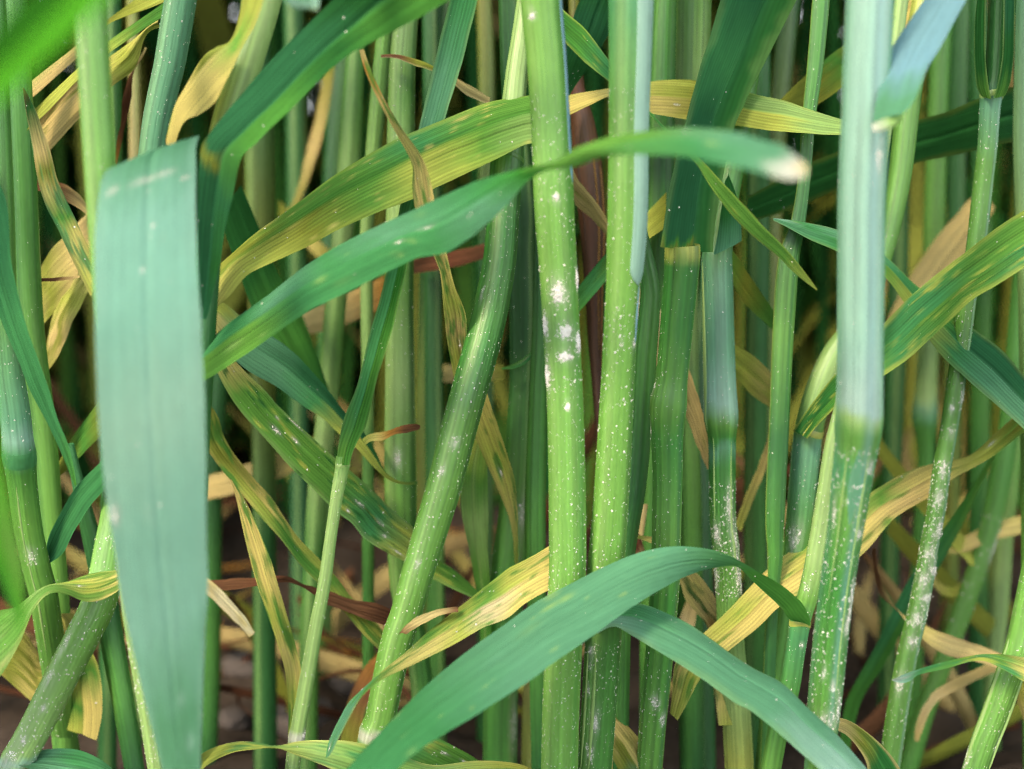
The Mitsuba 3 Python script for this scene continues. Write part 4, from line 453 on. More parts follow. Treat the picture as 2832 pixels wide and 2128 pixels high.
 {'label': 'narrow dark stalk squeezed just left of the thick central stalk', 'P': [(3.92, 174.0, 104.38, 0.89), (3.95, 174.0, 97.32, 0.96), (3.85, 174.0, 89.75, 1.02), (3.76, 174.0, 80.49, 1.12), (3.43, 174.0, 71.26, 1.22), (3.21, 174.0, 61.88, 1.36), (3.11, 174.0, 53.49, 1.43), (3.25, 174.0, 45.89, 1.31), (3.53, 174.0, 36.08, 1.26), (3.97, 174.0, 17.99, 1.28), (4.19, 174.0, 8.99, 1.28), (4.37, 174.0, -0.0, 1.28), (4.43, 174.0, -4.0, 1.28)], 'col': [(104.38, 'dg'), (88.13, 'dg'), (71.39, 'g2'), (54.13, 'g2'), (36.34, 'g2'), (17.99, 'dg')], 'seed': 142},
 {'label': 'yellowish dry stem at the bottom left of the thick central stalk', 'P': [(3.39, 188.0, 39.43, 1.02), (2.99, 187.4, 31.16, 1.09), (2.73, 186.9, 24.21, 1.13), (2.53, 186.4, 17.23, 1.13), (2.47, 186.0, 11.61, 1.13), (2.37, 185.36, 2.63, 1.13), (2.31, 184.98, -4.0, 1.13)], 'col': [(39.43, 'yg'), (30.23, 'tan'), (20.96, 'yg'), (11.61, 'yg')], 'seed': 143, 'specks': [(14, 0.07, 31.16, 12.87)], 'cat': 'dry stalk', 'name': 'dry_stalk'},
 {'label': 'pale straw-coloured stem standing right of the second thick stalk at the bottom', 'P': [(17.94, 176.0, 55.67, 0.5), (16.77, 175.56, 47.37, 0.54), (15.58, 175.15, 39.63, 0.57), (15.05, 174.88, 34.43, 0.57), (14.52, 174.61, 29.2, 0.54), (13.94, 174.27, 22.61, 0.51), (13.6, 174.0, 17.31, 0.51), (13.02, 173.54, 8.34, 0.51), (12.56, 173.18, -0.64, 0.51), (12.42, 173.07, -4.0, 0.51)], 'col': [(55.67, 'tan'), (43.08, 'tan'), (30.29, 'cr'), (17.31, 'tan')], 'seed': 144, 'cat': 'dry stalk', 'name': 'dry_stalk'},
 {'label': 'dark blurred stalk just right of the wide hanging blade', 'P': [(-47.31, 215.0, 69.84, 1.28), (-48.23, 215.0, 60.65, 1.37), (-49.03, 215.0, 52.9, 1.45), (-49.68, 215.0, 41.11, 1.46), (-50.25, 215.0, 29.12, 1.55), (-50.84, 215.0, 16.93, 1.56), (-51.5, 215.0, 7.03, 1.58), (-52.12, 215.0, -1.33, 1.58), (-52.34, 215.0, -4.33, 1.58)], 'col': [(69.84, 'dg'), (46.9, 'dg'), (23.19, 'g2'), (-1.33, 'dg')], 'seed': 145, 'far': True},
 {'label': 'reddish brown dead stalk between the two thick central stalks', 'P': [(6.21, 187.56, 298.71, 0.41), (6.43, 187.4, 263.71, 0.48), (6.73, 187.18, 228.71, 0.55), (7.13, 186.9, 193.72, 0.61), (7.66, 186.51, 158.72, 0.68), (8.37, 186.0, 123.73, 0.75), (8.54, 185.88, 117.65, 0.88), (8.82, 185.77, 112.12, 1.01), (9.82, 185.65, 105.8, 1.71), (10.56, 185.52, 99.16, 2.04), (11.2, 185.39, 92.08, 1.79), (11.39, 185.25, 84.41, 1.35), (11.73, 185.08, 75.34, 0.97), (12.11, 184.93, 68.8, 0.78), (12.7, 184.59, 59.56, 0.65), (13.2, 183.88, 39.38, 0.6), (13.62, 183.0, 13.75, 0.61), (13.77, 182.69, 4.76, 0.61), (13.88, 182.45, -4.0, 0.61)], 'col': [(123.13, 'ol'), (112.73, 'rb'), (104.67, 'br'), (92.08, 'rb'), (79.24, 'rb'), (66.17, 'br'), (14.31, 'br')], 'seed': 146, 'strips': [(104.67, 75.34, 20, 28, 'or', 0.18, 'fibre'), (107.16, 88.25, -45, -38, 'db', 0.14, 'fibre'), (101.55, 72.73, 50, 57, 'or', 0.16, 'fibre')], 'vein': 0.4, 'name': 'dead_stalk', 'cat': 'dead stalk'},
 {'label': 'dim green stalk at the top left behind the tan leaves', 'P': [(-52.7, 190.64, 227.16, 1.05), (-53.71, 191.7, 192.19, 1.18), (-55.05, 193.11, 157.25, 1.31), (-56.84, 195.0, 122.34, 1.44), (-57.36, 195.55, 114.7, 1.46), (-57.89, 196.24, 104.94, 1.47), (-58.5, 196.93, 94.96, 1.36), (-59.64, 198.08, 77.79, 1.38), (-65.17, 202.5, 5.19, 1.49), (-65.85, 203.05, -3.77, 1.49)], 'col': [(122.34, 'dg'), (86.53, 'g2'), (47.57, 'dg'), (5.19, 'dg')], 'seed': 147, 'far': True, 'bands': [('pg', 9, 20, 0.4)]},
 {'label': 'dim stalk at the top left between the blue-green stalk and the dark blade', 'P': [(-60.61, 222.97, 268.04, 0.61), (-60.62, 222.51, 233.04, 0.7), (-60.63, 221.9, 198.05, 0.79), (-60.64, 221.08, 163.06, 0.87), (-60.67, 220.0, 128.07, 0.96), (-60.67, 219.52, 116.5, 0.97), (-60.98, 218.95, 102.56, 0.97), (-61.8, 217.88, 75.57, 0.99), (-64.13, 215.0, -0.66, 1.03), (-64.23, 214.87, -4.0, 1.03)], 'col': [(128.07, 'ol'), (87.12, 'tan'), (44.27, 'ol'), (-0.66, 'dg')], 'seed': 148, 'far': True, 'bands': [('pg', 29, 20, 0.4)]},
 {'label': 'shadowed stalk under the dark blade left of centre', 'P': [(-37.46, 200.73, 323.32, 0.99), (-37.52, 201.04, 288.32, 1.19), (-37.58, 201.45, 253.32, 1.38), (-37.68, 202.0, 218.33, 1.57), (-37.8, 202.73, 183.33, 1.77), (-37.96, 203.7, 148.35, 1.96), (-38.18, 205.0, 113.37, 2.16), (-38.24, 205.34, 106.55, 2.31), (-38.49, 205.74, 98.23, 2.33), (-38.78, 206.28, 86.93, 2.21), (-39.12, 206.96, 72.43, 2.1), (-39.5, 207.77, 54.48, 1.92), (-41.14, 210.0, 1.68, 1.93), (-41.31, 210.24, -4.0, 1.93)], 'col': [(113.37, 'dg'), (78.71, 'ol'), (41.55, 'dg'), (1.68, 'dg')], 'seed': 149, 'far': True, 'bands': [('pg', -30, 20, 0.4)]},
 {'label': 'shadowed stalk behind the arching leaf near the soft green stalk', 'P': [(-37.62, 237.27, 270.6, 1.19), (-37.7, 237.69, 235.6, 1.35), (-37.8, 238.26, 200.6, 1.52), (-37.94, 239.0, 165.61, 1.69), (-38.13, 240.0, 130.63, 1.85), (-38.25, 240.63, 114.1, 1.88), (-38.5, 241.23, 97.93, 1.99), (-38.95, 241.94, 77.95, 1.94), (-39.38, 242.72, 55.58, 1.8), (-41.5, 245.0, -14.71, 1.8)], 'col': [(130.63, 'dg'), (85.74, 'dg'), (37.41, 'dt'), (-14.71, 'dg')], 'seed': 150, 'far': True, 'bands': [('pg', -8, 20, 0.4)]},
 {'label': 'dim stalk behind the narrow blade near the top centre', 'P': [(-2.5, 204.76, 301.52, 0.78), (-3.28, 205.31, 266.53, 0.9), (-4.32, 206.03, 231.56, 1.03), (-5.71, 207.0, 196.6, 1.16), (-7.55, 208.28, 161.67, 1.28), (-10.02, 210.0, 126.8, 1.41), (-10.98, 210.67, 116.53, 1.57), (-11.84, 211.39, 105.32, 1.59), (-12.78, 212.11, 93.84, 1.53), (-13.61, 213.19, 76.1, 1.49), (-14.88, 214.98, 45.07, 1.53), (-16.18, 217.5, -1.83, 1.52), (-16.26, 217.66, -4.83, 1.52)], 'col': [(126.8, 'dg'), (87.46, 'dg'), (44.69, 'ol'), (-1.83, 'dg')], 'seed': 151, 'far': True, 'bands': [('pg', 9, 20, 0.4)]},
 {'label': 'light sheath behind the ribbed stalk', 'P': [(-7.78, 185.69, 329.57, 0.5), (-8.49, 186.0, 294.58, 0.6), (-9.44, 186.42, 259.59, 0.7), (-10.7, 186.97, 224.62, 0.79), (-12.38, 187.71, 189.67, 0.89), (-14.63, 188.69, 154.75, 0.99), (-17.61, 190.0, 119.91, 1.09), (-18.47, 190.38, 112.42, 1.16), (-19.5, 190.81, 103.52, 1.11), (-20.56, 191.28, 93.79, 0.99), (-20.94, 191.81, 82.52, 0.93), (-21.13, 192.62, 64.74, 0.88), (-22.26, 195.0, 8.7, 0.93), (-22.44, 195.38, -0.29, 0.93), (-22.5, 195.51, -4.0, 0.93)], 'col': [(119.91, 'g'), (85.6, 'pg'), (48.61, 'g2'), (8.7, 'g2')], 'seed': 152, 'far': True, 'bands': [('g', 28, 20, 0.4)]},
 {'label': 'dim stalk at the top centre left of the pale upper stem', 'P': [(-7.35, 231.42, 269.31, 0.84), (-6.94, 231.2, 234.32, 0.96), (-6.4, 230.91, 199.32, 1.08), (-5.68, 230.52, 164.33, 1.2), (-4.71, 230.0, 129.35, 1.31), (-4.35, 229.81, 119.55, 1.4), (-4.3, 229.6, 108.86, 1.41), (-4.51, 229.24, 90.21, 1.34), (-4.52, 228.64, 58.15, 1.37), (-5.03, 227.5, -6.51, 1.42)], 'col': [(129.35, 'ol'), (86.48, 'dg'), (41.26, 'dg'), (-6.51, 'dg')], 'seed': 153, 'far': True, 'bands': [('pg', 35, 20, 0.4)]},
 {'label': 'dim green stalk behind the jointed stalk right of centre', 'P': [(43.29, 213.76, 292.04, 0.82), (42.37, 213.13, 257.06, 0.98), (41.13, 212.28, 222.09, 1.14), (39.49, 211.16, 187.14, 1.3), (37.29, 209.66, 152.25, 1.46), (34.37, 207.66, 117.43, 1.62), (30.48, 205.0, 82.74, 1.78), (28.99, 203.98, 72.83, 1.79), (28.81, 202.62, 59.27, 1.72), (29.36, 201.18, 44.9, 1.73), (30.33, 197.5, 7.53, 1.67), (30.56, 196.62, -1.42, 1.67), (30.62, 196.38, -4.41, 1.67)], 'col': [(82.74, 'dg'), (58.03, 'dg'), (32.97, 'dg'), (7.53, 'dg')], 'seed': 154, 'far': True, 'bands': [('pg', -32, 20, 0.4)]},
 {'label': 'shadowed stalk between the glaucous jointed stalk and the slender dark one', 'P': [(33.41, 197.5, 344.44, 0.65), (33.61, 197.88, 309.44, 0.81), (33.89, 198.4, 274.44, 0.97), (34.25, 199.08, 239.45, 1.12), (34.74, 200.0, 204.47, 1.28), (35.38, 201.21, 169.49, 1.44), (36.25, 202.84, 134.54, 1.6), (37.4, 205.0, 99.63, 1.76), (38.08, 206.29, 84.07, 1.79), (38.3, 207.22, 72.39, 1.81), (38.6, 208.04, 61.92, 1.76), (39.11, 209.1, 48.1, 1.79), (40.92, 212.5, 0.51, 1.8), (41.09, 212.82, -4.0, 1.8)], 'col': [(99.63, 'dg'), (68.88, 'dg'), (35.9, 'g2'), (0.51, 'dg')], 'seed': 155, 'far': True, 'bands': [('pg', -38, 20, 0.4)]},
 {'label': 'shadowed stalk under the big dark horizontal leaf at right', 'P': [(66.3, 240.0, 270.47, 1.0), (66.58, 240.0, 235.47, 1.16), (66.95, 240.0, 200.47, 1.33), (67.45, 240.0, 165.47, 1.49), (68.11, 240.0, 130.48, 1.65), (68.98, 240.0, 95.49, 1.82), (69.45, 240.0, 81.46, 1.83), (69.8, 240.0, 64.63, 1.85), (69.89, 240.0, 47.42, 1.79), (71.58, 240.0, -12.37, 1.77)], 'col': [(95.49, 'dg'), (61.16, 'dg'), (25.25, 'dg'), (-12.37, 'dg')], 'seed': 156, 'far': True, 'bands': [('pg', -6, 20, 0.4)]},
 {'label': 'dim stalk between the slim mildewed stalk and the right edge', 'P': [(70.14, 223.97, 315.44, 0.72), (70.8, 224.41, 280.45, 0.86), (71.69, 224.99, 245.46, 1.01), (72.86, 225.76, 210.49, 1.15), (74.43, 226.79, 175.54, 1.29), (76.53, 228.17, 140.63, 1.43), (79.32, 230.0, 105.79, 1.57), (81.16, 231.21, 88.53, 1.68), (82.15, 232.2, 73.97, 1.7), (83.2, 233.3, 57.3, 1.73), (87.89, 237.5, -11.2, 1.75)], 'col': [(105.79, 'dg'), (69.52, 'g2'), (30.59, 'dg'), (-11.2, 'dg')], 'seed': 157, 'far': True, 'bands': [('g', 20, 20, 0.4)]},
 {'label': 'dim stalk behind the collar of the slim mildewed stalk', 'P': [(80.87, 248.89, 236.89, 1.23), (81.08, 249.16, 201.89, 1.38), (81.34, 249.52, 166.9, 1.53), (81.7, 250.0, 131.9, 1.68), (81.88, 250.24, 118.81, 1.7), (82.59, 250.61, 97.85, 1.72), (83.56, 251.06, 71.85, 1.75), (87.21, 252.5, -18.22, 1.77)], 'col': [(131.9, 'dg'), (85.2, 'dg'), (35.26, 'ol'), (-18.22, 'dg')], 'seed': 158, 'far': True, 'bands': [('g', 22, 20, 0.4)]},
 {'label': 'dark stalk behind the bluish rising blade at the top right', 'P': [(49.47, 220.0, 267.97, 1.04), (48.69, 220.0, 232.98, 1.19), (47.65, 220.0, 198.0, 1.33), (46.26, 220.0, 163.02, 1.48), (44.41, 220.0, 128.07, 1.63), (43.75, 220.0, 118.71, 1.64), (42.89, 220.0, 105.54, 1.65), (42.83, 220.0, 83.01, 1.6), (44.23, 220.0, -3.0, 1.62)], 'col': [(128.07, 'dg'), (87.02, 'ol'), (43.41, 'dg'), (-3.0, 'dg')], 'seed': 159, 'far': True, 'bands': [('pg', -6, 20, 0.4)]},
 {'label': 'dim stalk at the top just right of the dark blade', 'P': [(-22.34, 264.2, 307.88, 1.06), (-23.23, 263.76, 272.89, 1.23), (-24.42, 263.18, 237.91, 1.4), (-26.0, 262.41, 202.96, 1.58), (-28.11, 261.37, 168.04, 1.75), (-30.91, 260.0, 133.18, 1.92), (-32.11, 259.41, 122.07, 2.02), (-33.33, 258.79, 109.98, 2.03), (-34.78, 257.71, 88.99, 1.96), (-37.75, 252.5, -18.22, 1.86)], 'col': [(133.18, 'dg'), (84.8, 'dg'), (34.41, 'g2'), (-18.22, 'dg')], 'seed': 160, 'far': True, 'bands': [('pg', 37, 20, 0.4)]},  # added stalk, blocks a bright glint of sky
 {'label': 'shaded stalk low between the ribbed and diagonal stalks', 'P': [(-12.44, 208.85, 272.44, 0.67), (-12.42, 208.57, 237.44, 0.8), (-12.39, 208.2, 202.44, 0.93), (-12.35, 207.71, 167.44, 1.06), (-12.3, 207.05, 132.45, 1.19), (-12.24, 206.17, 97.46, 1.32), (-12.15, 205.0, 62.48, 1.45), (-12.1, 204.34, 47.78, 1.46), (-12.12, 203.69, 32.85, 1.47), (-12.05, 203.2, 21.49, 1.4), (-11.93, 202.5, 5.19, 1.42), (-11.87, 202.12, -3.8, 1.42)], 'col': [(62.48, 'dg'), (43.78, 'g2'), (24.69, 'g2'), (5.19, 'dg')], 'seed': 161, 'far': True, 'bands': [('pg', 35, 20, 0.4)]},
 {'A': [(-46.11, 70.05, 87.62), (-41.98, 71.25, 93.94), (-36.76, 72.12, 99.94), (-31.16, 72.5, 104.49), (-28.85, 72.5, 105.93), (-27.05, 72.54, 107.6), (-25.59, 73.59, 109.63), (-24.32, 74.5, 111.44), (-20.2, 76.63, 116.09), (-15.56, 78.26, 119.4), (-11.13, 79.21, 121.15)], 'B': [(-46.04, 69.95, 87.58), (-40.06, 68.75, 92.83), (-33.48, 67.88, 98.05), (-27.3, 67.5, 102.27), (-25.38, 67.5, 103.53), (-24.1, 67.5, 104.58), (-22.97, 67.5, 105.61), (-21.66, 68.04, 106.91), (-20.3, 68.83, 108.65), (-19.22, 69.5, 110.22), (-15.86, 72.38, 115.06), (-13.02, 75.76, 118.79), (-11.03, 79.11, 121.13)], 'col': [(np.float64(0.386), 'vd'), (np.float64(0.5), 'vd'), (np.float64(0.614), 'vd')], 'seed': 162, 'halfB': [(np.float64(0.386), 'vg'), (np.float64(0.5), 'vg'), (np.float64(0.614), 'vg')], 'curl': 0.2, 'crease': -0.2, 'label': 'bright green blurred blade filling the top left corner', 'name': 'leaf_blade', 'cat': 'leaf'},
 {'A': [(-34.3, 83.7, 105.02), (-35.44, 86.07, 100.35), (-36.51, 88.64, 93.34), (-37.35, 91.0, 84.65), (-37.76, 92.1, 79.82), (-38.1, 93.71, 73.99), (-37.91, 95.27, 70.2), (-37.53, 96.4, 67.42), (-37.2, 97.0, 65.98)], 'B': [(-34.25, 83.66, 105.03), (-34.24, 85.07, 100.52), (-34.48, 86.94, 93.63), (-34.96, 89.0, 84.98), (-35.18, 90.04, 80.6), (-35.03, 90.94, 76.76), (-35.17, 92.5, 72.95), (-35.74, 94.1, 68.98), (-36.4, 95.0, 66.68)], 'col': [(np.float64(0.59), 'g3'), (np.float64(0.795), 'vg'), (np.float64(1.0), 'g3')], 'seed': 163, 'halfB': [(np.float64(0.59), 'vg'), (np.float64(0.795), 'g1'), (np.float64(1.0), 'vg')], 'label': 'blurred green blade tip pointing down at the left edge', 'name': 'leaf_blade', 'cat': 'leaf'},
 {'A': [(-74.28, 151.91, 111.19), (-69.3, 150.61, 110.68), (-63.7, 149.4, 107.19), (-58.29, 148.5, 100.74), (-56.32, 148.34, 98.73), (-55.29, 147.84, 89.61), (-53.58, 147.88, 81.13), (-52.43, 148.63, 76.56), (-51.75, 149.25, 72.68), (-50.8, 149.81, 69.19), (-50.41, 150.5, 64.57)], 'B': [(-74.32, 151.97, 110.94), (-70.28, 152.11, 104.46), (-65.36, 151.95, 96.61), (-60.24, 151.5, 88.3), (-58.76, 151.21, 84.9), (-57.29, 150.9, 81.23), (-56.0, 150.64, 78.12), (-54.99, 150.85, 74.87), (-53.6, 151.77, 71.08), (-52.55, 152.58, 67.62), (-51.55, 153.5, 63.47)], 'col': [(np.float64(0.512), 'dt'), (np.float64(0.634), 'gm'), (np.float64(0.756), 'gm'), (np.float64(0.878), 'gm'), (np.float64(1.0), 'g2')], 'seed': 164, 'crease': -0.15, 'label': 'narrow dark green leaf crossing the leftmost stalks and pointing down right', 'name': 'leaf_blade', 'cat': 'leaf'},
 {'A': [(-48.47, 160.0, 67.26), (-50.51, 161.14, 65.11), (-54.66, 163.3, 61.14), (-57.69, 164.69, 56.71), (-59.21, 165.28, 54.12), (-59.71, 166.0, 50.54)], 'B': [(-46.73, 156.0, 65.26), (-49.71, 158.01, 61.82), (-51.35, 159.02, 60.12), (-53.98, 160.48, 56.63), (-55.87, 161.34, 53.43), (-58.16, 162.0, 51.61)], 'col': [(np.float64(0.0), 'gm'), (np.float64(0.333), 'gm'), (np.float64(0.667), 'gm'), (np.float64(1.0), 'dt')], 'seed': 165, 'curl': 0.2, 'label': 'teal leaf slanting down left out from behind the wide hanging blade', 'name': 'leaf_blade', 'cat': 'leaf'},
 {'A': [(-54.07, 175.5, 71.33), (-55.81, 175.81, 69.21), (-58.27, 176.25, 66.16), (-60.83, 176.77, 62.23), (-63.45, 177.32, 57.93), (-64.71, 177.5, 56.85)], 'B': [(-53.01, 172.5, 66.88), (-54.92, 172.87, 65.13), (-56.5, 173.18, 63.63), (-58.92, 173.66, 61.33), (-61.68, 174.17, 59.0), (-63.55, 174.5, 57.52)], 'col': [(np.float64(0.0), 'ol'), (np.float64(0.333), 'g2'), (np.float64(0.667), 'ol'), (np.float64(1.0), 'ol')], 'seed': 166, 'label': 'olive leaf end behind the left stalks above the teal leaf', 'name': 'leaf_blade', 'cat': 'leaf'},
 {'A': [(-18.46, 183.81, 131.48), (-26.45, 183.4, 131.57), (-35.45, 182.6, 129.81), (-44.14, 181.5, 126.1), (-49.11, 180.67, 122.76), (-53.11, 179.98, 119.74), (-57.88, 179.12, 115.83), (-63.94, 178.05, 111.02), (-66.8, 177.5, 108.33)], 'B': [(-18.4, 183.75, 131.43), (-24.92, 181.9, 130.34), (-32.86, 180.05, 127.73), (-41.1, 178.5, 123.65), (-46.38, 177.73, 121.23), (-51.93, 176.92, 119.0), (-56.19, 176.09, 114.4), (-61.89, 175.07, 109.38), (-65.17, 174.5, 106.62)], 'col': [(np.float64(0.481), 'yg'), (np.float64(0.654), 'ol'), (np.float64(0.827), 'tan'), (np.float64(1.0), 'tan')], 'seed': 167, 'label': 'tan strap-like leaf highest of the three at the top left', 'name': 'leaf_blade', 'cat': 'leaf'},
 {'A': [(-17.85, 174.07, 131.04), (-24.82, 173.94, 130.37), (-32.92, 173.57, 127.75), (-40.98, 173.0, 123.2), (-43.9, 172.74, 121.03), (-50.33, 172.18, 116.63), (-54.75, 171.77, 112.91), (-60.07, 171.25, 108.04), (-62.74, 171.0, 105.74)], 'B': [(-17.84, 174.03, 131.0), (-24.62, 172.94, 129.26), (-32.58, 171.87, 125.87), (-40.58, 171.0, 120.99), (-44.04, 170.69, 118.72), (-49.82, 170.17, 114.92), (-54.18, 169.75, 111.24), (-58.7, 169.27, 106.76), (-61.5, 169.0, 104.37)], 'col': [(np.float64(0.51), 'g2'), (np.float64(0.633), 'g'), (np.float64(0.755), 'yg'), (np.float64(0.878), 'yg'), (np.float64(1.0), 'ol')], 'seed': 168, 'label': 'green-edged yellow leaf between the tan leaves at the top left', 'name': 'leaf_blade', 'cat': 'leaf'},
 {'A': [(-45.23, 176.0, 119.3), (-48.05, 176.67, 117.47), (-52.01, 177.58, 115.1), (-56.7, 178.64, 112.24), (-62.45, 180.11, 107.19), (-65.91, 181.0, 103.95)], 'B': [(-44.07, 172.0, 118.02), (-45.78, 172.22, 117.25), (-48.07, 172.82, 112.7), (-51.23, 173.26, 110.55), (-55.45, 173.9, 106.83), (-59.56, 174.54, 102.87), (-62.74, 175.0, 100.16)], 'col': [(np.float64(0.0), 'y'), (np.float64(0.25), 'yg'), (np.float64(0.5), 'tan'), (np.float64(0.75), 'tan'), (np.float64(1.0), 'tan')], 'seed': 169, 'mot': ('ol', 0.2, 4), 'curl': 0.2, 'label': 'wide tan leaf with its pointed tip beside the blue-green stalk', 'name': 'leaf_blade', 'cat': 'leaf'},
 {'A': [(-59.26, 165.0, 110.21), (-58.51, 164.65, 109.37), (-57.16, 163.79, 107.03), (-55.51, 162.43, 103.16), (-54.07, 160.95, 98.89), (-52.48, 159.83, 95.85), (-50.1, 158.24, 91.66), (-48.24, 157.0, 88.42)], 'B': [(-58.43, 163.0, 109.98), (-57.96, 162.19, 107.34), (-57.23, 161.17, 104.06), (-56.36, 159.98, 100.25), (-54.92, 158.64, 96.1), (-53.21, 157.64, 93.26), (-51.24, 156.35, 89.55), (-49.06, 155.0, 85.77)], 'col': [(np.float64(0.0), 'br'), (np.float64(0.12), 'dg'), (np.float64(0.3), 'tan'), (np.float64(0.4), 'ol'), (np.float64(0.5), 'y'), (np.float64(0.62), 'g2'), (np.float64(0.75), 'y'), (np.float64(1.0), 'yg')], 'seed': 170, 'mot': ('gm', 0.3, 4), 'marg': ('tan', 0.4), 'specks': (20, 0.08), 'label': 'mottled yellow and green leaf hanging from the top left corner', 'name': 'leaf_blade', 'cat': 'leaf'},
 {'A': [(-22.52, 140.76, 140.69), (-24.62, 142.27, 136.1), (-26.76, 143.94, 129.14), (-28.58, 145.5, 120.45), (-28.7, 146.22, 118.18), (-29.41, 146.95, 115.88), (-30.39, 147.77, 113.93), (-32.02, 149.0, 113.61), (-33.92, 150.58, 112.71), (-35.77, 152.72, 110.72), (-37.08, 153.5, 108.74), (-37.95, 153.5, 106.44), (-38.99, 153.5, 103.86), (-39.02, 153.5, 103.25)], 'B': [(-22.45, 140.74, 140.68), (-23.07, 141.77, 136.03), (-24.12, 143.09, 129.02), (-25.48, 144.5, 120.31), (-26.12, 144.5, 117.97), (-27.18, 144.5, 115.14), (-28.62, 144.5, 112.77), (-30.39, 144.5, 109.43), (-31.02, 144.5, 108.23), (-32.19, 145.38, 107.07), (-33.76, 146.67, 106.25), (-35.62, 148.05, 105.61), (-37.21, 150.06, 103.48), (-37.49, 150.5, 102.98)], 'col': [(np.float64(0.54), 'yg'), (np.float64(0.678), 'yg'), (np.float64(0.747), 'ol'), (np.float64(0.816), 'y'), (np.float64(0.885), 'y'), (np.float64(0.931), 'yg'), (np.float64(1.0), 'or')], 'seed': 171, 'halfB': [(np.float64(0.54), 'yg'), (np.float64(0.632), 'g1'), (np.float64(0.724), 'y'), (np.float64(0.816), 'y'), (np.float64(0.908), 'y'), (np.float64(1.0), 'y')], 'crease': 0.25, 'marg': ('y', 0.4), 'patches': [(0.5, 0.8, 0.35, 0.22)], 'label': 'curled yellow leaf drooping beside the blue-green stalk', 'name': 'leaf_blade', 'cat': 'leaf'},
 {'A': [(-49.44, 184.75, 116.81), (-50.52, 184.75, 114.8), (-51.73, 184.75, 112.97), (-52.81, 184.75, 109.9), (-53.42, 184.75, 106.2), (-54.44, 184.75, 101.85)], 'B': [(-48.79, 183.25, 116.55), (-49.73, 183.25, 114.98), (-50.53, 183.25, 113.77), (-51.41, 183.25, 109.21), (-52.53, 183.25, 105.23), (-53.6, 183.25, 100.91)], 'col': [(np.float64(0.0), 'tan'), (np.float64(0.25), 'br'), (np.float64(0.5), 'db'), (np.float64(0.75), 'br'), (np.float64(1.0), 'or')], 'seed': 172, 'dry': True, 'label': 'dangling brown withered tip at the top left', 'name': 'dead_leaf', 'cat': 'dead leaf'},
 {'A': [(-63.96, 177.5, 99.8), (-63.26, 177.5, 99.38), (-59.45, 177.5, 98.78), (-55.94, 177.5, 95.82)], 'B': [(-62.96, 174.5, 98.38), (-62.26, 174.5, 98.03), (-59.14, 174.5, 97.08), (-55.07, 174.5, 94.46)], 'col': [(np.float64(0.0), 'br'), (np.float64(0.5), 'br'), (np.float64(1.0), 'tan')], 'seed': 173, 'dry': True, 'label': 'brown withered leaf crossing behind the leftmost pale stalk', 'name': 'dead_leaf', 'cat': 'dead leaf'},
 {'A': [(-55.39, 184.0, 97.17), (-58.52, 184.45, 94.33), (-63.09, 185.09, 90.18), (-66.42, 185.67, 85.66), (-68.3, 186.0, 83.05)], 'B': [(-53.97, 180.0, 88.59), (-57.42, 180.55, 85.3), (-60.16, 180.93, 83.38), (-64.53, 181.62, 79.13), (-66.9, 182.0, 76.72)], 'col': [(np.float64(0.0), 'tan'), (np.float64(0.333), 'tan'), (np.float64(0.667), 'ol'), (np.float64(1.0), 'tan')], 'seed': 174, 'far': True, 'dry': True, 'label': 'wide pale straw leaf low behind the leftmost pale stalk', 'name': 'dead_leaf', 'cat': 'dead leaf'},
 {'A': [(-57.26, 178.5, 88.07), (-58.34, 178.73, 86.51), (-61.24, 179.32, 82.41), (-63.3, 179.97, 77.29), (-64.23, 180.5, 72.89)], 'B': [(-53.61, 175.5, 87.36), (-56.02, 175.95, 84.46), (-58.2, 176.44, 80.84), (-60.85, 177.11, 75.78), (-62.93, 177.5, 73.09)], 'col': [(np.float64(0.0), 'tan'), (np.float64(0.333), 'yg'), (np.float64(0.667), 'tan'), (np.float64(1.0), 'ol')], 'seed': 175, 'mot': ('ol', 0.4, 3), 'patches': [(0.93, 0, 0.4, 0.3)], 'dry': True, 'label': 'straw leaf with a mouldy tip hanging behind the left stalks', 'name': 'dead_leaf', 'cat': 'dead leaf'},
 {'A': [(-62.38, 173.5, 86.48), (-59.36, 173.5, 86.6), (-56.21, 173.5, 86.96)], 'B': [(-62.04, 172.5, 86.14), (-59.04, 172.5, 86.2), (-55.91, 172.5, 86.68)], 'col': [(np.float64(0.0), 'db'), (np.float64(0.5), 'br'), (np.float64(1.0), 'tan')], 'seed': 176, 'dry': True, 'label': 'thin twisted brown shred across the straw leaf at left', 'name': 'dead_leaf', 'cat': 'dead leaf'},
 {'A': [(-63.14, 169.5, 42.21), (-62.74, 170.38, 38.44), (-62.25, 171.46, 33.75), (-61.13, 171.5, 29.14), (-60.7, 171.5, 25.51)], 'B': [(-56.89, 166.5, 43.55), (-55.66, 166.93, 42.15), (-55.52, 167.55, 39.08), (-54.7, 168.29, 35.62), (-54.37, 168.5, 31.03), (-55.52, 168.5, 25.18)], 'col': [(np.float64(0.0), 'yg'), (np.float64(0.2), 'y'), (np.float64(0.4), 'yg'), (np.float64(0.6), 'yg'), (np.float64(0.8), 'g2'), (np.float64(1.0), 'yg')], 'seed': 177, 'halfB': [(np.float64(0.0), 'y'), (np.float64(0.25), 'yg'), (np.float64(0.5), 'g2'), (np.float64(0.75), 'y'), (np.float64(1.0), 'y')], 'crease': -0.2, 'marg': ('y', 0.5), 'specks': (30, 0.08), 'label': 'yellow blade folded down behind the diagonal lower left stalk', 'name': 'leaf_blade', 'cat': 'leaf'},
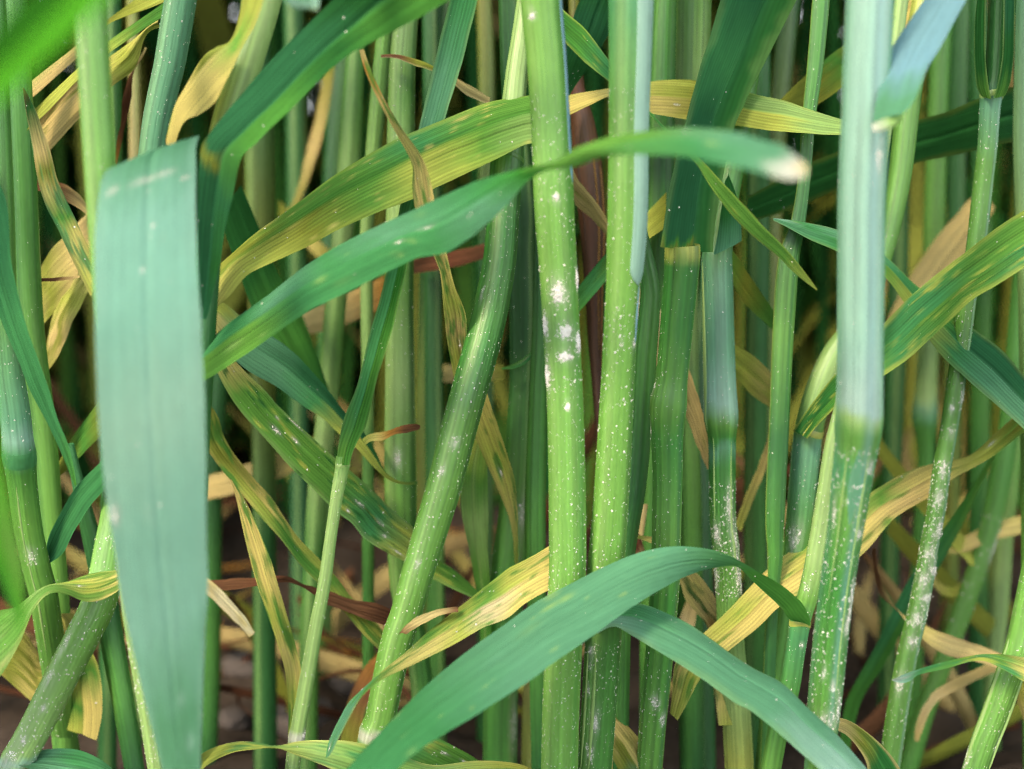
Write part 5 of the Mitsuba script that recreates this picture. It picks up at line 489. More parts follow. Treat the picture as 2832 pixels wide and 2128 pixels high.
 {'A': [(-99.22, 174.04, 36.98), (-91.48, 175.0, 39.11), (-82.31, 175.7, 39.61), (-73.0, 176.0, 38.01), (-70.47, 176.0, 37.61), (-68.13, 176.0, 38.54), (-66.1, 176.0, 36.01), (-64.09, 176.0, 32.0)], 'B': [(-99.2, 173.96, 36.91), (-90.81, 173.0, 37.21), (-81.17, 172.3, 36.37), (-71.66, 172.0, 34.2), (-69.23, 172.0, 33.15), (-66.86, 172.0, 30.78), (-64.96, 172.0, 28.94), (-62.72, 172.0, 33.15)], 'col': [(np.float64(0.676), 'y'), (np.float64(0.784), 'ol'), (np.float64(0.892), 'y'), (np.float64(1.0), 'y')], 'seed': 178, 'mot': ('ol', 0.4, 3), 'label': 'yellow leaf tip entering at the lower left edge', 'name': 'leaf_blade', 'cat': 'leaf'},
 {'A': [(-61.37, 156.5, 27.77), (-59.47, 156.2, 29.06), (-56.42, 155.78, 29.73), (-53.72, 155.41, 29.78), (-50.78, 154.96, 28.78), (-48.16, 154.5, 27.06), (-38.53, 152.57, 24.52), (-28.73, 150.14, 20.39), (-20.19, 147.6, 15.61)], 'B': [(-59.43, 151.5, 29.66), (-57.12, 151.13, 28.89), (-54.23, 150.66, 27.81), (-51.33, 150.22, 27.43), (-49.0, 149.87, 27.6), (-46.54, 149.5, 28.37), (-37.15, 148.32, 25.63), (-27.92, 147.64, 21.05), (-20.16, 147.5, 15.64)], 'col': [(np.float64(0.0), 'gt'), (np.float64(0.108), 'gt'), (np.float64(0.217), 'gm'), (np.float64(0.325), 'gt')], 'seed': 179, 'patches': [(0.25, 0, 0.6, 0.35), (0.5, 0.2, 0.5, 0.3)], 'specks': (40, 0.09), 'label': 'teal leaf along the very bottom left corner', 'name': 'leaf_blade', 'cat': 'leaf'},
 {'A': [(-18.54, 137.42, 136.68), (-19.65, 134.48, 132.66), (-20.56, 130.84, 126.33), (-21.1, 127.0, 118.26), (-21.22, 126.42, 116.54), (-20.94, 126.12, 115.68), (-20.14, 125.79, 115.07), (-19.25, 125.49, 114.75), (-17.75, 125.0, 114.65)], 'B': [(-18.47, 137.38, 136.68), (-17.81, 133.48, 132.51), (-17.43, 129.14, 126.09), (-17.42, 125.0, 117.98), (-17.4, 124.03, 116.23), (-17.32, 123.59, 115.45), (-17.26, 123.42, 115.15), (-17.32, 123.2, 114.76), (-17.38, 123.0, 114.41)], 'col': [(np.float64(0.872), 'gt'), (np.float64(0.904), 'gt'), (np.float64(0.936), 'gl'), (np.float64(0.968), 'gl'), (np.float64(1.0), 'yg')], 'seed': 180, 'curl': 0.2, 'label': 'pale blue-green leaf tip dipping in at the top, left of centre', 'name': 'leaf_blade', 'cat': 'leaf'},
 {'A': [(-35.42, 152.0, 80.18), (-31.74, 150.15, 83.48), (-26.72, 147.83, 86.94), (-23.44, 146.66, 89.38), (-19.62, 145.44, 91.79), (-13.6, 142.39, 94.75), (-8.54, 138.72, 97.06), (-3.82, 134.15, 99.08), (1.19, 128.33, 100.51), (3.97, 124.57, 101.08), (6.08, 121.95, 102.37), (8.9, 120.16, 103.19), (12.26, 117.86, 103.68), (15.92, 113.87, 103.71), (18.86, 110.74, 103.2), (20.46, 108.73, 102.48), (21.12, 107.91, 102.35), (22.24, 106.22, 101.42), (22.87, 105.0, 100.59)], 'B': [(-34.16, 146.0, 77.24), (-30.76, 144.83, 79.37), (-26.0, 143.1, 82.6), (-22.39, 141.79, 85.05), (-16.95, 140.12, 87.82), (-12.8, 138.31, 89.99), (-9.79, 136.58, 91.44), (-6.35, 135.01, 92.23), (-3.02, 132.59, 94.61), (-0.4, 130.46, 97.06), (1.33, 128.96, 99.11), (3.62, 127.19, 100.33), (5.8, 124.48, 100.62), (8.45, 119.87, 101.48), (11.52, 114.55, 101.53), (14.19, 110.58, 101.37), (16.36, 107.16, 100.82), (18.01, 105.37, 100.42), (19.59, 103.7, 99.92), (20.73, 102.44, 99.54), (22.03, 101.0, 99.78)], 'col': [(np.float64(0.0), 'gm'), (np.float64(0.083), 'gm'), (np.float64(0.167), 'gt'), (np.float64(0.25), 'gm'), (np.float64(0.333), 'gt'), (np.float64(0.5), 'gm'), (np.float64(0.58), 'g3'), (np.float64(0.65), 'g1'), (np.float64(0.78), 'g'), (np.float64(0.9), 'gt'), (np.float64(0.955), 'gt'), (np.float64(0.98), 'w'), (np.float64(1.0), 'cr')], 'seed': 181, 'halfB': [(np.float64(0.0), 'g'), (np.float64(0.1), 'g'), (np.float64(0.2), 'gm'), (np.float64(0.4), 'gm'), (np.float64(0.5), 'gt'), (np.float64(0.58), 'g3'), (np.float64(0.7), 'g'), (np.float64(0.85), 'gm'), (np.float64(0.95), 'gt'), (np.float64(0.98), 'w'), (np.float64(1.0), 'cr')], 'crease': 0.12, 'spots': (14, 'pg', 0.4), 'patches': [(0.405, 0.0, 0.8, 0.16), (0.36, 0.25, 0.5, 0.15)], 'specks': (30, 0.1), 'label': 'green leaf crossing the middle with a twist and a blurred bleached tip', 'name': 'leaf_blade', 'cat': 'leaf'},
 {'A': [(-37.39, 166.5, 81.92), (-35.43, 167.99, 76.67), (-31.07, 169.77, 71.54), (-30.32, 170.13, 70.38), (-26.85, 171.48, 66.46), (-23.45, 172.72, 62.91), (-19.37, 173.97, 58.85), (-16.22, 174.89, 55.31), (-13.41, 175.25, 52.71), (-10.4, 175.73, 48.42), (-7.53, 176.06, 46.23), (-4.2, 176.5, 42.74)], 'B': [(-36.96, 161.5, 81.89), (-36.39, 162.83, 75.77), (-33.43, 164.25, 69.94), (-30.43, 165.31, 66.0), (-28.77, 165.9, 63.78), (-25.87, 166.84, 60.36), (-23.33, 167.78, 57.31), (-20.96, 168.56, 55.13), (-18.97, 169.26, 52.52), (-15.83, 169.75, 50.43), (-14.16, 170.0, 49.47), (-10.73, 170.54, 47.03), (-7.33, 171.04, 45.09), (-4.08, 171.5, 43.46)], 'col': [(np.float64(0.0), 'y'), (np.float64(0.1), 'y'), (np.float64(0.2), 'g'), (np.float64(0.3), 'g'), (np.float64(0.5), 'g'), (np.float64(0.68), 'gm'), (np.float64(0.78), 'yg'), (np.float64(0.86), 'g'), (np.float64(1.0), 'g')], 'seed': 182, 'mot': [('yg', 0.1, 4), ('dg', 0.12, 2)], 'marg': ('pg', 0.5), 'specks': (120, 0.08), 'patches': [(0.32, 0.3, 0.75, 0.35), (0.3, -0.25, 0.3, 0.22), (0.365, -0.1, 0.5, 0.25), (0.6, 0.1, 0.6, 0.35), (0.585, 0.7, 0.3, 0.2), (0.67, 0.0, 0.55, 0.3), (0.7, 0.4, 0.4, 0.3), (0.34, -0.85, 1.1, 0.16), (0.75, 0.75, 0.9, 0.14)], 'label': 'diseased green leaf with grey mould spots drooping to the right', 'name': 'leaf_blade', 'cat': 'leaf'},
 {'A': [(-39.14, 174.5, 82.39), (-37.76, 174.98, 83.08), (-34.8, 176.23, 80.24), (-30.59, 177.77, 77.32), (-27.88, 178.3, 74.54), (-25.59, 178.48, 71.86), (-22.81, 178.73, 67.99), (-20.15, 178.18, 65.15), (-18.71, 177.31, 63.08), (-17.33, 176.24, 60.37), (-15.53, 175.45, 59.01), (-12.66, 174.5, 59.04)], 'B': [(-39.02, 169.5, 81.35), (-36.21, 171.71, 76.15), (-33.92, 172.89, 74.03), (-30.77, 173.98, 71.89), (-28.3, 174.33, 69.9), (-25.34, 174.73, 67.83), (-23.08, 175.08, 65.57), (-20.63, 174.46, 63.67), (-18.85, 173.67, 61.83), (-17.02, 172.92, 60.23), (-15.26, 172.34, 59.49), (-12.44, 171.5, 59.56)], 'col': [(np.float64(0.0), 'yg'), (np.float64(0.2), 'gt'), (np.float64(0.4), 'dt'), (np.float64(0.7), 'dt'), (np.float64(0.9), 'g2'), (np.float64(1.0), 'ol')], 'seed': 183, 'halfB': [(np.float64(0.0), 'y'), (np.float64(0.167), 'gt'), (np.float64(0.333), 'gt'), (np.float64(0.5), 'gm'), (np.float64(0.667), 'yg'), (np.float64(0.833), 'yg'), (np.float64(1.0), 'dg')], 'crease': 0.1, 'specks': (30, 0.08), 'patches': [(0.97, 0, 0.9, 0.16)], 'label': 'dark bluish leaf twisting to a mouldy thread above the diseased leaf', 'name': 'leaf_blade', 'cat': 'leaf'},
 {'A': [(-38.62, 192.0, 98.35), (-36.16, 192.0, 92.46), (-33.69, 192.0, 85.84), (-30.38, 192.0, 79.69), (-27.99, 192.0, 73.06), (-26.23, 192.0, 67.06)], 'B': [(-41.18, 188.0, 94.54), (-39.12, 188.0, 88.08), (-36.43, 188.0, 80.24), (-33.3, 188.0, 74.95), (-30.12, 188.0, 70.29), (-26.89, 188.0, 66.94)], 'col': [(np.float64(0.0), 'dg'), (np.float64(0.333), 'dg'), (np.float64(0.667), 'g2'), (np.float64(1.0), 'dg')], 'seed': 184, 'far': True, 'label': 'dark green leaf slanting behind the bluish twisting leaf', 'name': 'leaf_blade', 'cat': 'leaf'},
 {'A': [(-17.23, 154.5, 113.7), (-16.34, 153.99, 110.76), (-14.45, 153.29, 106.94), (-12.64, 152.96, 103.7), (-11.39, 153.34, 101.17), (-11.4, 153.7, 98.42), (-11.13, 154.0, 96.16), (-9.38, 157.64, 90.72), (-8.54, 159.87, 87.87), (-8.42, 162.32, 84.47), (-8.25, 165.23, 80.55), (-7.74, 168.55, 75.94), (-7.32, 170.67, 72.91), (-5.07, 172.92, 66.18), (-3.4, 174.03, 61.75), (-1.86, 174.5, 58.09), (-0.56, 174.5, 54.71), (0.31, 174.5, 47.88)], 'B': [(-16.65, 153.5, 113.76), (-15.06, 152.52, 109.8), (-13.8, 151.9, 107.43), (-12.12, 151.17, 104.72), (-11.06, 151.29, 103.3), (-9.8, 151.45, 101.16), (-8.96, 151.67, 98.08), (-7.58, 155.32, 90.85), (-6.91, 157.86, 87.26), (-5.66, 160.85, 83.26), (-5.49, 163.48, 79.72), (-5.0, 165.96, 76.31), (-3.9, 168.14, 73.43), (-3.09, 168.8, 71.88), (-1.8, 169.88, 67.63), (0.06, 171.41, 61.45), (0.61, 171.5, 57.68), (0.74, 171.5, 48.77)], 'col': [(np.float64(0.0), 'tan'), (np.float64(0.03), 'or'), (np.float64(0.08), 'tan'), (np.float64(0.16), 'y'), (np.float64(0.3), 'tan'), (np.float64(0.4), 'y'), (np.float64(0.45), 'yg'), (np.float64(0.52), 'tan'), (np.float64(0.58), 'yg'), (np.float64(0.66), 'y'), (np.float64(0.8), 'yg'), (np.float64(0.9), 'y'), (np.float64(1.0), 'yg')], 'seed': 185, 'mot': ('g2', 0.25, 2.5), 'marg': ('y', 0.3), 'crease': -0.25, 'specks': (40, 0.08), 'patches': [(0.56, 0.2, 0.7, 0.25), (0.83, -0.2, 0.6, 0.2)], 'label': 'narrow hanging leaf, brown at the tip and yellow below, crossing the arching leaf', 'name': 'leaf_blade', 'cat': 'leaf'},
 {'A': [(-4.17, 179.0, 65.31), (-5.7, 179.0, 63.05), (-6.67, 179.0, 60.79), (-7.13, 179.0, 58.18), (-6.72, 179.0, 52.16), (-5.78, 179.0, 47.66), (-4.9, 179.0, 41.8), (-4.47, 179.0, 35.87), (-4.29, 179.0, 32.2)], 'B': [(-3.75, 177.0, 65.38), (-3.39, 177.0, 61.22), (-3.28, 177.0, 57.36), (-3.22, 177.0, 54.06), (-3.3, 177.0, 49.56), (-3.18, 177.0, 45.95), (-2.94, 177.0, 41.65), (-2.82, 177.0, 36.32), (-2.83, 177.0, 32.96)], 'col': [(np.float64(0.0), 'yg'), (np.float64(0.2), 'g'), (np.float64(0.4), 'pg'), (np.float64(0.6), 'g'), (np.float64(0.8), 'g2'), (np.float64(1.0), 'g')], 'seed': 186, 'mid': ('pg', 0.6), 'label': 'pale green hanging sheath blade right of the diagonal stalk', 'name': 'leaf_blade', 'cat': 'leaf'},
 {'A': [(4.84, 157.0, 55.49), (1.29, 155.73, 53.72), (-0.67, 155.04, 52.88), (-2.66, 154.24, 51.52), (-6.56, 152.61, 48.77), (-10.17, 150.93, 46.32), (-13.17, 149.82, 43.77), (-15.77, 148.85, 41.69), (-18.41, 147.96, 39.66), (-20.31, 147.54, 36.82), (-21.45, 147.21, 34.34), (-21.67, 147.0, 32.61)], 'B': [(4.68, 151.0, 51.8), (1.46, 149.71, 50.37), (-0.65, 148.74, 48.9), (-3.53, 147.64, 48.11), (-7.21, 146.22, 46.45), (-10.91, 145.03, 44.96), (-13.67, 144.42, 43.81), (-15.64, 144.05, 42.64), (-17.57, 144.02, 40.49), (-19.55, 144.55, 36.71), (-20.77, 144.9, 34.02), (-21.33, 145.0, 33.47)], 'col': [(np.float64(0.0), 'y'), (np.float64(0.15), 'yg'), (np.float64(0.25), 'g'), (np.float64(0.38), 'yg'), (np.float64(0.48), 'g'), (np.float64(0.6), 'y'), (np.float64(0.68), 'g'), (np.float64(0.76), 'gt'), (np.float64(1.0), 'gt')], 'seed': 187, 'halfB': [(np.float64(0.0), 'y'), (np.float64(0.111), 'y'), (np.float64(0.222), 'cr'), (np.float64(0.333), 'yg'), (np.float64(0.444), 'y'), (np.float64(0.556), 'y'), (np.float64(0.667), 'g'), (np.float64(0.778), 'gt'), (np.float64(0.889), 'gt'), (np.float64(1.0), 'gt')], 'mot': ('g2', 0.2, 2.5), 'marg': ('yg', 0.3), 'specks': (60, 0.08), 'patches': [(0.97, 0, 0.5, 0.2)], 'label': 'yellow and green leaf with a drooping teal tip in the lower centre', 'name': 'leaf_blade', 'cat': 'leaf'},
 {'A': [(-13.5, 152.75, 45.5), (-11.88, 152.17, 47.55), (-9.63, 151.57, 48.78), (-6.31, 150.75, 49.51)], 'B': [(-12.6, 151.25, 46.15), (-10.57, 150.59, 47.52), (-8.73, 149.99, 48.81), (-6.25, 149.25, 49.62)], 'col': [(np.float64(0.0), 'br'), (np.float64(0.333), 'tan'), (np.float64(0.667), 'tan'), (np.float64(1.0), 'br')], 'seed': 188, 'curl': 0.4, 'dry': True, 'label': 'small dry curled tip just above the yellow and green lower leaf', 'name': 'dead_leaf', 'cat': 'dead leaf'},
 {'A': [(-35.5, 164.0, 61.81), (-34.77, 164.0, 59.29), (-33.87, 164.0, 54.23), (-32.79, 164.0, 49.31), (-31.25, 163.81, 44.15), (-29.93, 163.11, 40.51), (-29.08, 162.6, 37.86), (-28.66, 161.97, 34.39), (-28.58, 161.0, 29.07)], 'B': [(-34.89, 162.0, 62.45), (-33.14, 162.0, 59.38), (-31.63, 162.0, 55.81), (-30.24, 162.0, 51.79), (-29.24, 162.0, 47.81), (-28.1, 161.56, 44.01), (-26.91, 160.77, 39.72), (-26.56, 160.35, 37.43), (-27.52, 159.0, 29.95)], 'col': [(np.float64(0.0), 'tan'), (np.float64(0.143), 'y'), (np.float64(0.286), 'y'), (np.float64(0.429), 'y'), (np.float64(0.571), 'yg'), (np.float64(0.714), 'y'), (np.float64(0.857), 'yg'), (np.float64(1.0), 'yg')], 'seed': 189, 'mot': ('g3', 0.3, 3.5), 'marg': ('yg', 0.3), 'crease': -0.1, 'specks': (24, 0.08), 'label': 'yellow leaf hanging beside the thin pale stalk', 'name': 'leaf_blade', 'cat': 'leaf'},
 {'A': [(-39.74, 171.5, 70.57), (-38.39, 171.63, 68.4), (-37.83, 171.75, 65.97), (-36.26, 171.92, 63.08), (-34.82, 172.04, 61.12), (-31.91, 172.27, 57.49), (-28.0, 172.25, 51.49), (-25.36, 171.88, 48.92), (-23.63, 171.63, 47.14), (-21.49, 171.28, 44.31), (-18.9, 170.92, 41.73), (-16.31, 170.5, 38.4)], 'B': [(-39.66, 168.5, 70.37), (-39.5, 168.76, 64.86), (-36.81, 168.99, 60.95), (-34.76, 169.15, 58.26), (-32.76, 169.31, 55.62), (-30.51, 169.47, 52.89), (-27.57, 169.09, 49.05), (-24.67, 168.69, 45.97), (-22.01, 168.31, 43.06), (-19.46, 167.94, 40.09), (-17.28, 167.65, 37.97), (-16.06, 167.5, 36.94)], 'col': [(np.float64(0.0), 'or'), (np.float64(0.1), 'yg'), (np.float64(0.2), 'ol'), (np.float64(0.4), 'y'), (np.float64(0.6), 'yg'), (np.float64(0.75), 'g'), (np.float64(0.85), 'yg'), (np.float64(1.0), 'yg')], 'seed': 190, 'halfB': [(np.float64(0.0), 'yg'), (np.float64(0.167), 'ol'), (np.float64(0.333), 'yg'), (np.float64(0.5), 'g'), (np.float64(0.667), 'g'), (np.float64(0.833), 'yg'), (np.float64(1.0), 'g')], 'mot': ('g2', 0.25, 3), 'marg': ('y', 0.4), 'specks': (20, 0.07), 'label': 'long yellow-green leaf running down right behind the thin pale stalk', 'name': 'leaf_blade', 'cat': 'leaf'},
 {'A': [(-40.38, 168.5, 47.1), (-39.04, 168.53, 47.47), (-36.74, 168.57, 47.64), (-33.9, 168.63, 47.62), (-29.66, 168.71, 48.04), (-27.57, 168.76, 46.95), (-25.65, 168.8, 46.25), (-21.19, 168.89, 44.64), (-17.74, 168.96, 43.98), (-15.87, 169.0, 43.08)], 'B': [(-38.79, 165.5, 47.42), (-37.4, 165.59, 46.84), (-33.38, 165.84, 47.19), (-30.05, 166.04, 47.87), (-27.58, 166.2, 47.51), (-25.48, 166.35, 46.16), (-24.08, 166.46, 45.0), (-21.77, 166.6, 44.08), (-18.87, 166.8, 42.51), (-15.71, 167.0, 41.43)], 'col': [(np.float64(0.0), 'br'), (np.float64(0.167), 'br'), (np.float64(0.333), 'rb'), (np.float64(0.5), 'br'), (np.float64(0.667), 'br'), (np.float64(0.833), 'br'), (np.float64(1.0), 'db')], 'seed': 191, 'vein': 0.35, 'wave': 0.35, 'crease': -0.2, 'dry': True, 'label': 'reddish brown withered leaf behind the thin pale stalk', 'name': 'dead_leaf', 'cat': 'dead leaf'},
 {'A': [(-35.23, 144.0, 56.4), (-34.49, 144.24, 55.52), (-33.36, 144.57, 54.34), (-31.52, 145.16, 52.04), (-29.44, 146.0, 48.24)], 'B': [(-34.81, 142.0, 55.21), (-33.95, 142.32, 54.15), (-32.81, 142.76, 52.67), (-31.02, 143.44, 50.34), (-29.58, 144.0, 48.35)], 'col': [(np.float64(0.0), 'tan'), (np.float64(0.333), 'cr'), (np.float64(0.667), 'cr'), (np.float64(1.0), 'cr')], 'seed': 192, 'marg': ('rb', 0.35), 'mot': ('tan', 0.3, 2), 'curl': 0.3, 'dry': True, 'label': 'cream dry leaf tip sticking out right of the wide hanging blade', 'name': 'dead_leaf', 'cat': 'dead leaf'},
 {'A': [(-19.3, 170.0, 65.83), (-18.37, 169.86, 66.53), (-16.6, 169.63, 66.94), (-14.05, 169.3, 67.74), (-12.36, 169.09, 68.02), (-11.88, 169.0, 67.55)], 'B': [(-18.79, 168.0, 65.5), (-18.18, 167.9, 66.01), (-16.43, 167.66, 66.18), (-14.73, 167.41, 67.07), (-13.24, 167.2, 67.24), (-11.8, 167.0, 67.7)], 'col': [(np.float64(0.0), 'yg'), (np.float64(0.25), 'y'), (np.float64(0.5), 'or'), (np.float64(0.75), 'br'), (np.float64(1.0), 'br')], 'seed': 193, 'curl': 0.35, 'dry': True, 'label': 'small curled tip, brown and yellow, touching the ribbed stalk', 'name': 'dead_leaf', 'cat': 'dead leaf'},
 {'A': [(-17.11, 178.75, 115.09), (-14.63, 178.75, 115.09), (-12.52, 178.75, 114.62), (-10.41, 178.75, 113.73), (-7.52, 178.75, 112.31), (-6.12, 178.75, 111.66), (-3.04, 178.75, 109.76)], 'B': [(-16.97, 177.25, 114.78), (-14.51, 177.25, 114.49), (-12.42, 177.25, 113.73), (-10.33, 177.25, 113.09), (-7.46, 177.25, 111.33), (-6.08, 177.25, 110.15), (-3.01, 177.25, 108.97)], 'col': [(np.float64(0.0), 'br'), (np.float64(0.167), 'br'), (np.float64(0.333), 'ol'), (np.float64(0.5), 'ol'), (np.float64(0.667), 'tan'), (np.float64(0.833), 'tan'), (np.float64(1.0), 'tan')], 'seed': 194, 'curl': 0.4, 'marg': ('cr', 0.3), 'dry': True, 'label': 'thin dry leaf spanning the top centre behind the narrow blade', 'name': 'dead_leaf', 'cat': 'dead leaf'},
 {'A': [(4.42, 175.5, 108.06), (7.2, 175.08, 109.91), (10.32, 174.69, 110.47), (12.39, 174.7, 110.76), (17.88, 176.87, 111.77), (23.55, 176.71, 111.94), (27.02, 175.39, 111.27), (30.45, 172.38, 109.93), (33.84, 168.73, 108.87), (37.4, 166.22, 107.36), (41.02, 164.0, 106.11)], 'B': [(4.35, 172.5, 106.54), (7.21, 172.13, 107.22), (10.16, 171.71, 108.69), (12.19, 171.71, 109.55), (17.61, 173.62, 107.57), (23.11, 172.56, 106.66), (27.69, 170.27, 105.94), (32.31, 165.29, 105.05), (34.85, 163.18, 104.82), (36.96, 161.91, 104.62), (40.08, 160.0, 104.46)], 'col': [(np.float64(0.0), 'yg'), (np.float64(0.125), 'y'), (np.float64(0.25), 'y'), (np.float64(0.4), 'yg'), (np.float64(0.5), 'ol'), (np.float64(0.6), 'g'), (np.float64(0.72), 'pg'), (np.float64(0.85), 'pg'), (np.float64(1.0), 'pg')], 'seed': 195, 'halfB': [(np.float64(0.0), 'y'), (np.float64(0.125), 'y'), (np.float64(0.25), 'y'), (np.float64(0.375), 'y'), (np.float64(0.5), 'ol'), (np.float64(0.625), 'yg'), (np.float64(0.75), 'yg'), (np.float64(0.875), 'pg'), (np.float64(1.0), 'pg')], 'marg': ('yg', 0.3), 'patches': [(0.44, 0.4, 0.3, 0.15)], 'label': 'yellow-green leaf bending behind the second thick stalk and the dark teal blade', 'name': 'leaf_blade', 'cat': 'leaf'},
 {'A': [(4.2, 169.0, 122.11), (6.26, 167.74, 119.71), (8.8, 166.33, 117.32), (11.6, 164.05, 113.41), (13.91, 161.34, 109.99), (16.11, 158.85, 107.08), (18.21, 156.99, 104.8), (21.11, 154.28, 101.91), (23.13, 152.63, 99.67), (25.47, 151.79, 97.15), (27.97, 151.08, 94.43), (29.89, 151.0, 92.61), (32.11, 151.0, 90.17), (34.63, 151.0, 86.97)], 'B': [(4.16, 167.0, 118.04), (6.37, 165.59, 115.61), (9.1, 163.9, 112.81), (11.5, 162.27, 110.8), (13.83, 160.27, 108.75), (16.06, 158.32, 106.69), (18.15, 156.38, 104.15), (20.92, 154.31, 101.18), (22.72, 153.12, 98.22), (25.4, 153.21, 94.92), (28.02, 153.02, 92.52), (30.34, 153.0, 90.67), (32.1, 153.0, 88.93), (34.98, 153.0, 86.75)], 'col': [(np.float64(0.0), 'dg'), (np.float64(0.125), 'g2'), (np.float64(0.25), 'gm'), (np.float64(0.375), 'g2'), (np.float64(0.5), 'gm'), (np.float64(0.625), 'g'), (np.float64(0.75), 'g'), (np.float64(0.875), 'g'), (np.float64(1.0), 'yg')], 'seed': 196, 'marg': ('yg', 0.4), 'crease': -0.15, 'spots': (10, 'yg', 0.25), 'specks': (20, 0.07), 'label': 'thin pointed green leaf slanting down right over the dark teal blade', 'name': 'leaf_blade', 'cat': 'leaf'},
 {'A': [(25.89, 184.65, 144.05), (21.05, 183.13, 140.05), (15.86, 181.66, 133.84), (11.13, 180.5, 125.96), (9.32, 180.15, 122.99), (7.99, 179.83, 120.02), (7.03, 179.4, 115.85), (6.01, 178.86, 110.48), (5.41, 178.5, 106.89)], 'B': [(25.98, 184.71, 144.05), (23.29, 184.63, 140.27), (19.68, 184.21, 134.21), (15.61, 183.5, 126.39), (14.09, 183.14, 122.77), (12.7, 182.67, 117.94), (10.43, 182.27, 114.3), (7.97, 181.88, 110.78), (6.74, 181.5, 106.88)], 'col': [(np.float64(0.563), 'dg'), (np.float64(0.709), 'dt'), (np.float64(0.854), 'dg'), (np.float64(1.0), 'dt')], 'seed': 197, 'specks': (40, 0.08), 'label': 'dark speckled blade crossing behind the two thick stalks at the top', 'name': 'leaf_blade', 'cat': 'leaf'},
 {'A': [(103.48, 189.96, 110.26), (94.85, 189.0, 113.7), (85.01, 188.3, 115.2), (75.4, 188.0, 114.13), (70.54, 188.0, 112.26), (64.72, 188.0, 110.33), (60.3, 187.89, 108.5), (55.19, 187.22, 106.97), (49.91, 186.5, 105.01), (44.66, 185.79, 102.93), (40.59, 185.23, 101.42), (36.35, 184.61, 99.04), (32.19, 184.0, 96.86)], 'B': [(103.52, 190.04, 110.09), (95.94, 191.0, 109.37), (86.87, 191.7, 107.85), (77.58, 192.0, 105.48), (72.52, 192.0, 104.64), (68.56, 192.0, 103.93), (64.22, 192.0, 102.83), (59.54, 191.6, 101.92), (55.5, 191.07, 100.95), (50.55, 190.4, 99.2), (45.62, 189.73, 97.6), (40.72, 189.04, 95.55), (32.99, 188.0, 93.26)], 'col': [(np.float64(0.375), 'dt'), (np.float64(0.531), 'dg'), (np.float64(0.688), 'dg'), (np.float64(0.844), 'dg'), (np.float64(1.0), 'dg')], 'seed': 198, 'marg': ('ol', 0.35), 'crease': -0.12, 'specks': (20, 0.08), 'label': 'big dark green leaf lying across the right side behind the pale stalk', 'name': 'leaf_blade', 'cat': 'leaf'},
 {'A': [(36.69, 188.0, 109.64), (40.86, 187.54, 113.79), (45.01, 187.12, 117.03), (48.73, 186.75, 119.57), (52.28, 186.39, 122.27), (55.76, 186.0, 125.55), (62.55, 184.86, 131.5), (69.35, 183.33, 135.45), (75.19, 181.65, 137.2)], 'B': [(38.14, 184.0, 108.33), (41.06, 183.75, 108.99), (44.33, 183.41, 111.35), (47.95, 183.0, 114.36), (51.4, 182.59, 117.63), (55.9, 182.0, 122.63), (62.67, 181.46, 129.02), (69.42, 181.33, 133.99), (75.2, 181.57, 137.14)], 'col': [(np.float64(0.0), 'ol'), (np.float64(0.091), 'ol'), (np.float64(0.182), 'g2'), (np.float64(0.273), 'ol'), (np.float64(0.363), 'y'), (np.float64(0.454), 'y')], 'seed': 199, 'specks': (30, 0.07), 'label': 'olive leaf with a yellow end rising behind the pale right stalk', 'name': 'leaf_blade', 'cat': 'leaf'},
 {'A': [(32.56, 167.5, 94.34), (35.12, 167.57, 94.22), (38.22, 167.65, 93.64), (40.68, 167.71, 93.01), (43.86, 168.37, 91.65), (47.37, 169.6, 89.6), (52.28, 171.2, 85.53), (55.83, 171.71, 83.15), (59.62, 172.22, 80.33), (62.92, 171.47, 77.88), (66.45, 170.5, 73.84), (73.08, 168.17, 65.69), (79.55, 165.34, 55.22), (84.96, 162.47, 44.34)], 'B': [(31.98, 164.5, 94.27), (33.47, 164.46, 93.54), (36.51, 164.38, 91.96), (39.95, 164.29, 90.55), (43.02, 164.7, 89.11), (46.38, 165.64, 87.21), (48.92, 166.58, 84.24), (52.24, 167.26, 79.78), (55.45, 167.58, 76.19), (57.58, 167.69, 74.39), (60.54, 166.82, 71.8), (64.91, 165.5, 67.81), (71.77, 163.92, 60.56), (78.78, 162.84, 52.21), (84.93, 162.37, 44.22)], 'col': [(np.float64(0.0), 'gl'), (np.float64(0.049), 'gm'), (np.float64(0.122), 'gt'), (np.float64(0.243), 'gm'), (np.float64(0.365), 'g2'), (np.float64(0.426), 'dt'), (np.float64(0.609), 'dt')], 'seed': 200, 'halfB': [(np.float64(0.0), 'gt'), (np.float64(0.101), 'gm'), (np.float64(0.203), 'g'), (np.float64(0.304), 'yg'), (np.float64(0.406), 'gm'), (np.float64(0.507), 'gt'), (np.float64(0.609), 'gt')], 'spots': (24, 'yg', 0.22), 'marg': ('yg', 0.2), 'specks': (30, 0.07), 'label': 'long teal leaf with a pale pointed tip passing behind the pale right stalk', 'name': 'leaf_blade', 'cat': 'leaf'},
